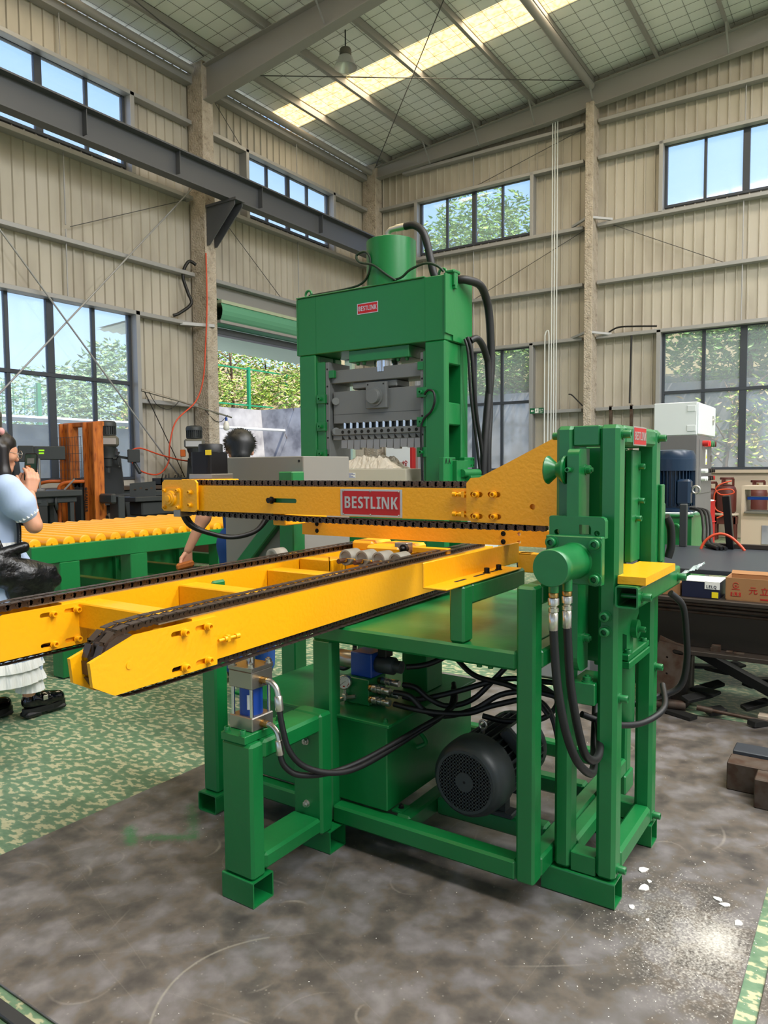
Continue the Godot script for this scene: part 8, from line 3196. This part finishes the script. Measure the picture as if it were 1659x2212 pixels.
func woman() -> void:
	var o := thing("person", "woman in pale blue dress with white lace, holding up a phone, black bag beside", "person", Vector3(-4.04, 0, -2.3))
	var X0 := -4.04
	var hc := Vector3(X0, 1.495, -2.215)
	var f := Vector3(0.10, -0.10, -1.0).normalized()
	var up := Vector3(0, 1, -0.1).normalized()
	var shR := Vector3(-3.885, 1.305, -2.175)
	var elR := Vector3(-3.845, 1.095, -2.295)
	var wrR := Vector3(-3.935, 1.270, -2.335)
	var shL := Vector3(-4.195, 1.305, -2.175)
	var elL := Vector3(-4.21, 1.12, -2.29)
	var wrL := Vector3(-4.065, 1.285, -2.36)
	var b := MB.new()
	var hip := Vector3(X0, 0.90, -2.2)
	var legs := [[Vector3(-3.975, 0.88, -2.21), Vector3(-3.97, 0.48, -2.27), Vector3(-3.97, 0.09, -2.31)], [Vector3(-4.105, 0.88, -2.19), Vector3(-4.11, 0.48, -2.14), Vector3(-4.11, 0.09, -2.08)]]
	var bones := [[hip, Vector3(X0, 1.05, -2.2), 0.115, 0.095], [Vector3(X0, 1.05, -2.2), Vector3(X0, 1.22, -2.19), 0.095, 0.105], [shL + Vector3(0.03, -0.01, 0), shR - Vector3(0.03, 0.01, 0), 0.055, 0.055],
		[Vector3(X0, 1.28, -2.18), hc - up * 0.05, 0.05, 0.045], [shR, elR, 0.047, 0.038], [elR, wrR, 0.037, 0.024], [shL, elL, 0.047, 0.038], [elL, wrL, 0.037, 0.024]]
	for l in legs:
		bones.append([l[0], l[1], 0.082, 0.054])
		bones.append([l[1], l[2], 0.054, 0.036])
	flesh(b, bones, 0.012, 0.012)
	flesh(b, head_bones(hc, f, up), 0.004, 0.006)
	flesh(b, hand_bones(wrR, Vector3(-0.05, 1.0, -0.22), Vector3(-0.8, 0.05, 0.15), Vector3(-0.1, 0.1, 1.0), 0.42), 0.0035, 0.003)
	flesh(b, hand_bones(wrL, Vector3(0.1, 0.9, -0.4), Vector3(0.75, 0.1, 0.2), Vector3(0.1, 0.1, 1.0), 0.42), 0.0035, 0.003)
	part(o, "body", b, M.skin)
	face_parts(o, hc, f, up, M.hair)
	# hair: cap, fringe and long fall down the back
	b = MB.new()
	var r := f.cross(up).normalized()
	flesh(b, [[hc + up * 0.035 - f * 0.03, hc + up * 0.04 + f * 0.01, 0.088, 0.080], [hc + up * 0.055 + f * 0.058, hc + up * 0.03 + f * 0.080, 0.032, 0.012], [hc + up * 0.03 - f * 0.06, hc - up * 0.10 - f * 0.075, 0.075, 0.07], [hc - up * 0.10 - f * 0.075, hc - up * 0.30 - f * 0.05, 0.072, 0.035],
		[hc + r * 0.078 + up * 0.02 - f * 0.01, hc + r * 0.085 - up * 0.12 - f * 0.0, 0.030, 0.034], [hc + r * 0.085 - up * 0.12, hc + r * 0.095 - up * 0.27 + f * 0.03, 0.038, 0.016], [hc - r * 0.078 + up * 0.02, hc - r * 0.08 - up * 0.2, 0.030, 0.02]], 0.007, 0.010)
	part(o, "hair", b, M.hair_brown)
	b = MB.new()
	for s in [-1.0, 1.0]:
		b.ball(hc + up * 0.10 - f * 0.02 + r * (0.045 + s * 0.028) + up * 0.012, Vector3(0.03, 0.022, 0.014), 10)
	part(o, "hair_bow", b, M.pink)
	# glasses
	b = MB.new()
	for s in [-1.0, 1.0]:
		var c: Vector3 = hc + r * s * 0.033 + f * 0.108
		var ring := []
		for k in 17:
			var a := TAU * k / 16.0
			ring.append(c + r * cos(a) * 0.024 + up * sin(a) * 0.021)
		b.tube(ring, 0.0014, 6, 2)
		b.cyl(c + r * s * 0.024, hc + r * s * 0.084 + up * 0.008, 0.0014, -1, 6)
	b.cyl(hc - r * 0.009 + f * 0.108, hc + r * 0.009 + f * 0.108, 0.0014, -1, 6)
	part(o, "glasses", b, M.zinc)
	# dress: bodice with puff sleeves, skirt, ruffled hems
	b = MB.new()
	flesh(b, [[Vector3(X0, 1.0, -2.2), Vector3(X0, 1.08, -2.2), 0.112, 0.106], [Vector3(X0, 1.08, -2.2), Vector3(X0, 1.22, -2.19), 0.108, 0.116], [shL + Vector3(0.03, -0.012, 0), shR - Vector3(0.03, 0.012, 0), 0.062, 0.062],
		[shR, shR.lerp(elR, 0.45), 0.072, 0.080], [shR.lerp(elR, 0.45), shR.lerp(elR, 0.64), 0.080, 0.060], [shL, shL.lerp(elL, 0.62), 0.072, 0.066]], 0.010, 0.012)
	part(o, "bodice", b, M.dress)
	b = MB.new()
	for q in [[shR, elR], [shL, elL]]:
		var c0: Vector3 = q[0].lerp(q[1], 0.62)
		var d: Vector3 = (q[1] - q[0]).normalized()
		var keep := b.t
		b.t = Transform3D(aim(-d), c0)
		ruffle(b, Vector3.ZERO, 0.062, 0.0, 0.060, -0.035, 16, 0.006)
		b.t = keep
	ruffle(b, Vector3(X0, 0, -2.2), 0.118, 1.005, 0.126, 0.965, 26, 0.006)
	part(o, "lace_trim", b, M.lace)
	b = MB.new()
	b.lathe(Vector3(X0, 0.96, -2.2), Vector3.DOWN, [Vector2(0.108, 0), Vector2(0.135, 0.05), Vector2(0.165, 0.14), Vector2(0.185, 0.35), Vector2(0.195, 0.6), Vector2(0.19, 0.62)], 32, 0)
	part(o, "skirt", b, M.dress)
	b = MB.new()
	ruffle(b, Vector3(X0, 0, -2.2), 0.120, 0.965, 0.150, 0.90, 18, 0.006)
	part(o, "skirt_ruffle", b, M.dress)
	for l in legs:
		b = MB.new()
		b.lathe(l[2] + Vector3(0, 0.40, 0.0), Vector3.DOWN, [Vector2(0.085, 0), Vector2(0.075, 0.12), Vector2(0.068, 0.24), Vector2(0.064, 0.26)], 20, 0)
		var tr := part(o, "trouser_leg", b, M.dress)
		b = MB.new()
		ruffle(b, Vector3(l[2].x, 0, l[2].z), 0.066, 0.275, 0.085, 0.215, 14, 0.006)
		ruffle(b, Vector3(l[2].x, 0, l[2].z), 0.062, 0.225, 0.074, 0.150, 18, 0.005)
		part(tr, "lace_ruffle", b, M.lace)
	b = MB.new()
	ruffle(b, Vector3(X0, 0, -2.2), 0.19, 0.36, 0.205, 0.30, 24, 0.008)
	ruffle(b, Vector3(X0, 0, -2.2), 0.185, 0.31, 0.20, 0.22, 24, 0.008)
	part(o, "lace_hem", b, M.lace)
	# platform shoes, toes towards the press
	for l in [[-3.97, -2.27], [-4.11, -2.03]]:
		var x: float = l[0]
		var z: float = l[1]
		b = MB.new()
		flesh(b, [[Vector3(x, 0.085, z - 0.03), Vector3(x, 0.075, z - 0.13), 0.040, 0.042], [Vector3(x, 0.075, z - 0.13), Vector3(x - 0.003, 0.068, z - 0.205), 0.043, 0.040], [Vector3(x, 0.10, z - 0.045), Vector3(x, 0.13, z - 0.04), 0.036, 0.034]], 0.007, 0.010)
		var sh := part(o, "shoe", b, M.patent)
		b = MB.new()
		var sole := PackedVector2Array()
		for k in 24:
			var a := TAU * k / 24.0
			sole.append(Vector2(cos(a) * (0.046 if sin(a) > 0 else 0.042), -0.12 - sin(a) * 0.132))
		b.prism(sole, 0.030, 0.050, Transform3D(Basis(Vector3.RIGHT, Vector3.BACK, Vector3.DOWN), Vector3(x, 0.08, z)))
		b.prism(sole, 0.048, 0.062, Transform3D(Basis(Vector3.RIGHT, Vector3.BACK, Vector3.DOWN), Vector3(x, 0.08, z)))
		b.box(x - 0.04, x + 0.04, 0.0, 0.03, z - 0.09, z + 0.008, 0.01)
		b.box(x - 0.042, x + 0.042, 0.004, 0.03, z - 0.24, z - 0.11, 0.012)
		part(sh, "platform_sole", b, M.rubber)
		b = MB.new()
		b.box(x - 0.046, x + 0.046, 0.10, 0.118, z - 0.115, z - 0.09, 0.004)
		part(sh, "buckle_strap", b, M.patent)
		b = MB.new()
		b.box(x + 0.043, x + 0.049, 0.085, 0.112, z - 0.118, z - 0.09, 0.002)
		part(sh, "buckle", b, M.zinc)
	# bag on her right hip, phone in her hands: things of their own
	var g := thing("handbag", "slouchy black leather shoulder bag hanging at the woman's side", "bag", Vector3(-3.86, 0.68, -2.3))
	b = MB.new()
	flesh(b, [[Vector3(-3.87, 0.95, -2.06), Vector3(-3.86, 0.98, -2.24), 0.026, 0.03], [Vector3(-3.87, 0.90, -2.10), Vector3(-3.84, 0.84, -2.38), 0.05, 0.032], [Vector3(-3.87, 0.83, -2.12), Vector3(-3.84, 0.78, -2.40), 0.06, 0.038], [Vector3(-3.86, 0.74, -2.20), Vector3(-3.85, 0.72, -2.34), 0.062, 0.05], [Vector3(-3.85, 0.82, -2.25), Vector3(-3.85, 0.79, -2.30), 0.078, 0.07]], 0.009, 0.014)
	part(g, "pouch", b, M.leather)
	b = MB.new()
	b.tube([Vector3(-3.86, 0.93, -2.14), Vector3(-3.90, 1.08, -2.10), Vector3(-3.94, 1.24, -2.08), Vector3(-3.95, 1.36, -2.12), Vector3(-3.95, 1.37, -2.2), Vector3(-3.93, 1.24, -2.24), Vector3(-3.90, 1.08, -2.24), Vector3(-3.88, 0.95, -2.22), Vector3(-3.87, 0.88, -2.22)], 0.012, 8)
	part(g, "strap", b, M.leather)
	var ph := thing("phone", "black phone held upright by the woman, its lit screen showing the workshop", "phone", Vector3(-3.975, 1.34, -2.36))
	var T := Transform3D(Basis(Vector3.UP, 0.42) * Basis(Vector3.RIGHT, -0.12), Vector3(-3.985, 1.415, -2.372))
	b = MB.new()
	b.t = T
	b.prism(MB.round_rect(-0.038, 0.038, -0.078, 0.078, 0.010), -0.005, 0.004)
	part(ph, "case", b, M.rubber)
	b = MB.new()
	b.t = T
	b.prism(MB.round_rect(-0.034, 0.034, -0.073, 0.073, 0.007), 0.004, 0.0045)
	var sc := part(ph, "screen", b, M.screen)
	for q in [[-0.034, -0.045, 0.034, -0.005, M.screen_floor], [-0.030, -0.03, 0.0, 0.01, M.screen_orange], [-0.022, 0.02, 0.022, 0.05, M.screen_wall]]:
		b = MB.new()
		b.t = T
		b.box(q[0], q[2], q[1], q[3], 0.0045, 0.0048)
		part(sc, "screen_picture", b, q[4])

func man() -> void:
	var o := thing("person", "dark-haired man in blue workwear seen from behind, one bare arm hanging, behind the grey box", "person", Vector3(-3.6, 0, -3.62))
	var hc := Vector3(-3.575, 1.525, -3.61)
	var f := Vector3(-0.70, -0.45, -0.55).normalized()
	var up := Vector3(-0.30, 0.85, -0.30)
	up = (up - f * up.dot(f)).normalized()
	var left := Vector3(-0.66, 0, 0.75)
	var b := MB.new()
	var chest := Vector3(-3.52, 1.22, -3.58)
	var hip := Vector3(-3.47, 0.90, -3.56)
	var shL := chest + left * 0.19 + Vector3(0, 0.12, 0)
	var elL := Vector3(-3.69, 1.075, -3.38)
	var wrL := Vector3(-3.735, 0.865, -3.28)
	var shR := chest - left * 0.19 + Vector3(0, 0.12, 0)
	var elR := shR + Vector3(0.0, -0.26, -0.05)
	var wrR := elR + Vector3(-0.18, -0.08, -0.16)
	var bones := [[hip, chest, 0.13, 0.14], [shL, shR, 0.062, 0.062], [chest + Vector3(-0.03, 0.14, -0.02), hc - up * 0.06, 0.062, 0.056], [shL, elL, 0.052, 0.043], [elL, wrL, 0.042, 0.027], [shR, elR, 0.052, 0.043], [elR, wrR, 0.042, 0.027]]
	for s in [1.0, -1.0]:
		bones.append([hip + left * s * 0.09, hip + left * s * 0.10 + Vector3(0, -0.43, 0), 0.09, 0.06])
		bones.append([hip + left * s * 0.10 + Vector3(0, -0.43, 0), hip + left * s * 0.10 + Vector3(0.03, -0.82, 0.03), 0.058, 0.042])
	flesh(b, bones, 0.013, 0.012)
	flesh(b, head_bones(hc, f, up), 0.005, 0.006)
	flesh(b, hand_bones(wrL, Vector3(0.02, -1.0, 0.18), Vector3(0.8, 0.0, 0.3), Vector3(-0.3, -0.1, 0.95), 0.55), 0.0035, 0.003)
	flesh(b, hand_bones(wrR, Vector3(-0.7, -0.3, -0.6), Vector3(0, -1, 0), Vector3(-0.6, 0, 0.7), 0.3), 0.004, 0.003)
	part(o, "body", b, M.skin)
	face_parts(o, hc, f, up, M.hair)
	b = MB.new()
	var nz := RandomNumberGenerator.new()
	nz.seed = 4
	flesh(b, [[hc + up * 0.03 - f * 0.035, hc + up * 0.035 + f * 0.02, 0.097, 0.088], [hc - f * 0.055, hc - up * 0.07 - f * 0.05, 0.078, 0.062]], 0.008, 0.010)
	var c := hc + up * 0.03 - f * 0.02
	for k in 900:      # short standing tufts
		var d := Vector3(nz.randfn(0, 1), nz.randfn(0, 1), nz.randfn(0, 1)).normalized()
		if d.dot(f) > 0.55 or d.dot(up) < -0.55:
			continue
		var p := c + d * 0.094
		var e := p + (d + f * 0.5 + Vector3(nz.randf_range(-0.4, 0.4), 0.2, nz.randf_range(-0.4, 0.4))).normalized() * 0.028
		var w := d.cross(Vector3(0.3, 0.8, 0.5)).normalized() * 0.004
		b.tri(p - w, p + w, e); b.tri(p + w, p - w, e)
	part(o, "hair", b, M.hair)
	b = MB.new()
	flesh(b, [[hip + Vector3(0, 0.0, 0), chest, 0.145, 0.152], [shL, shR, 0.072, 0.072], [shL, shL.lerp(elL, 0.5), 0.066, 0.064], [shR, shR.lerp(elR, 0.5), 0.066, 0.064]], 0.014, 0.014)
	part(o, "shirt", b, M.work_blue)
	b = MB.new()
	var tb := [[hip + left * 0.06, hip - left * 0.06, 0.14, 0.14]]
	for s in [1.0, -1.0]:
		tb.append([hip + left * s * 0.09, hip + left * s * 0.10 + Vector3(0, -0.43, 0), 0.10, 0.078])
		tb.append([hip + left * s * 0.10 + Vector3(0, -0.43, 0), hip + left * s * 0.10 + Vector3(0.03, -0.80, 0.03), 0.078, 0.066])
	flesh(b, tb, 0.014, 0.012)
	part(o, "trousers", b, M.work_blue)
	for s in [1.0, -1.0]:
		b = MB.new()
		var a: Vector3 = hip + left * s * 0.10 + Vector3(0.03, -0.84, 0.03)
		flesh(b, [[a, a + Vector3(-0.12, -0.015, -0.10), 0.045, 0.042], [a, a + Vector3(0, 0.06, 0), 0.045, 0.042]], 0.010, 0.010)
		part(o, "shoe", b, M.rubber)
	var t := thing("hand_tool", "small wooden-backed tool held in the hanging hand of the man", "tool", Vector3(-3.70, 0.74, -3.225))
	b = MB.new()
	b.t = Transform3D(Basis(Vector3.UP, 0.6) * Basis(Vector3.BACK, 0.25), Vector3(-3.70, 0.775, -3.225))
	b.box(-0.055, 0.055, -0.02, 0.025, -0.03, 0.03, 0.012)
	part(t, "wooden_back", b, M.orange_worn)
	b = MB.new()
	b.t = Transform3D(Basis(Vector3.UP, 0.6) * Basis(Vector3.BACK, 0.25), Vector3(-3.70, 0.775, -3.225))
	b.box(-0.058, 0.058, -0.034, -0.02, -0.032, 0.032, 0.004)
	part(t, "dark_base", b, M.rubber)

func people() -> void:
	var m := mat("skin", Color(0.80, 0.58, 0.46), 0.5)
	m.subsurf_scatter_enabled = true
	m.subsurf_scatter_strength = 0.12
	mat("lips", Color(0.66, 0.34, 0.32), 0.4)
	mat("hair", Color(0.035, 0.03, 0.03), 0.45)
	mat("hair_brown", Color(0.09, 0.055, 0.05), 0.4)
	mat("pink", Color(0.86, 0.60, 0.58), 0.6)
	mat("dress", Color(0.68, 0.75, 0.86), 0.8)
	mat("lace", Color(0.88, 0.88, 0.86), 0.8)
	mat("patent", Color(0.015, 0.015, 0.02), 0.12)
	m = mat("leather", Color(0.03, 0.03, 0.035), 0.33)
	m.heightmap_enabled = true
	m.heightmap_texture = noise_tex(0.03, [], 256, 4, 77)
	m.heightmap_scale = 0.4
	tri_map(m, 2.5)
	mat("work_blue", Color(0.10, 0.28, 0.55), 0.85)
	for q in [["screen", Color(0.10, 0.20, 0.17)], ["screen_floor", Color(0.08, 0.16, 0.13)], ["screen_orange", Color(0.50, 0.26, 0.08)], ["screen_wall", Color(0.35, 0.36, 0.34)]]:
		m = mat(q[0], q[1], 0.2)
		m.emission_enabled = true
		m.emission = q[1]
		m.emission_energy_multiplier = 0.5
	woman()
	man()

func stages() -> void:
	floor_plates()
	machine()
	press()
	left_side()
	right_side()
	floor_paint()
	floor_litter()
	outside_scene()
	people()
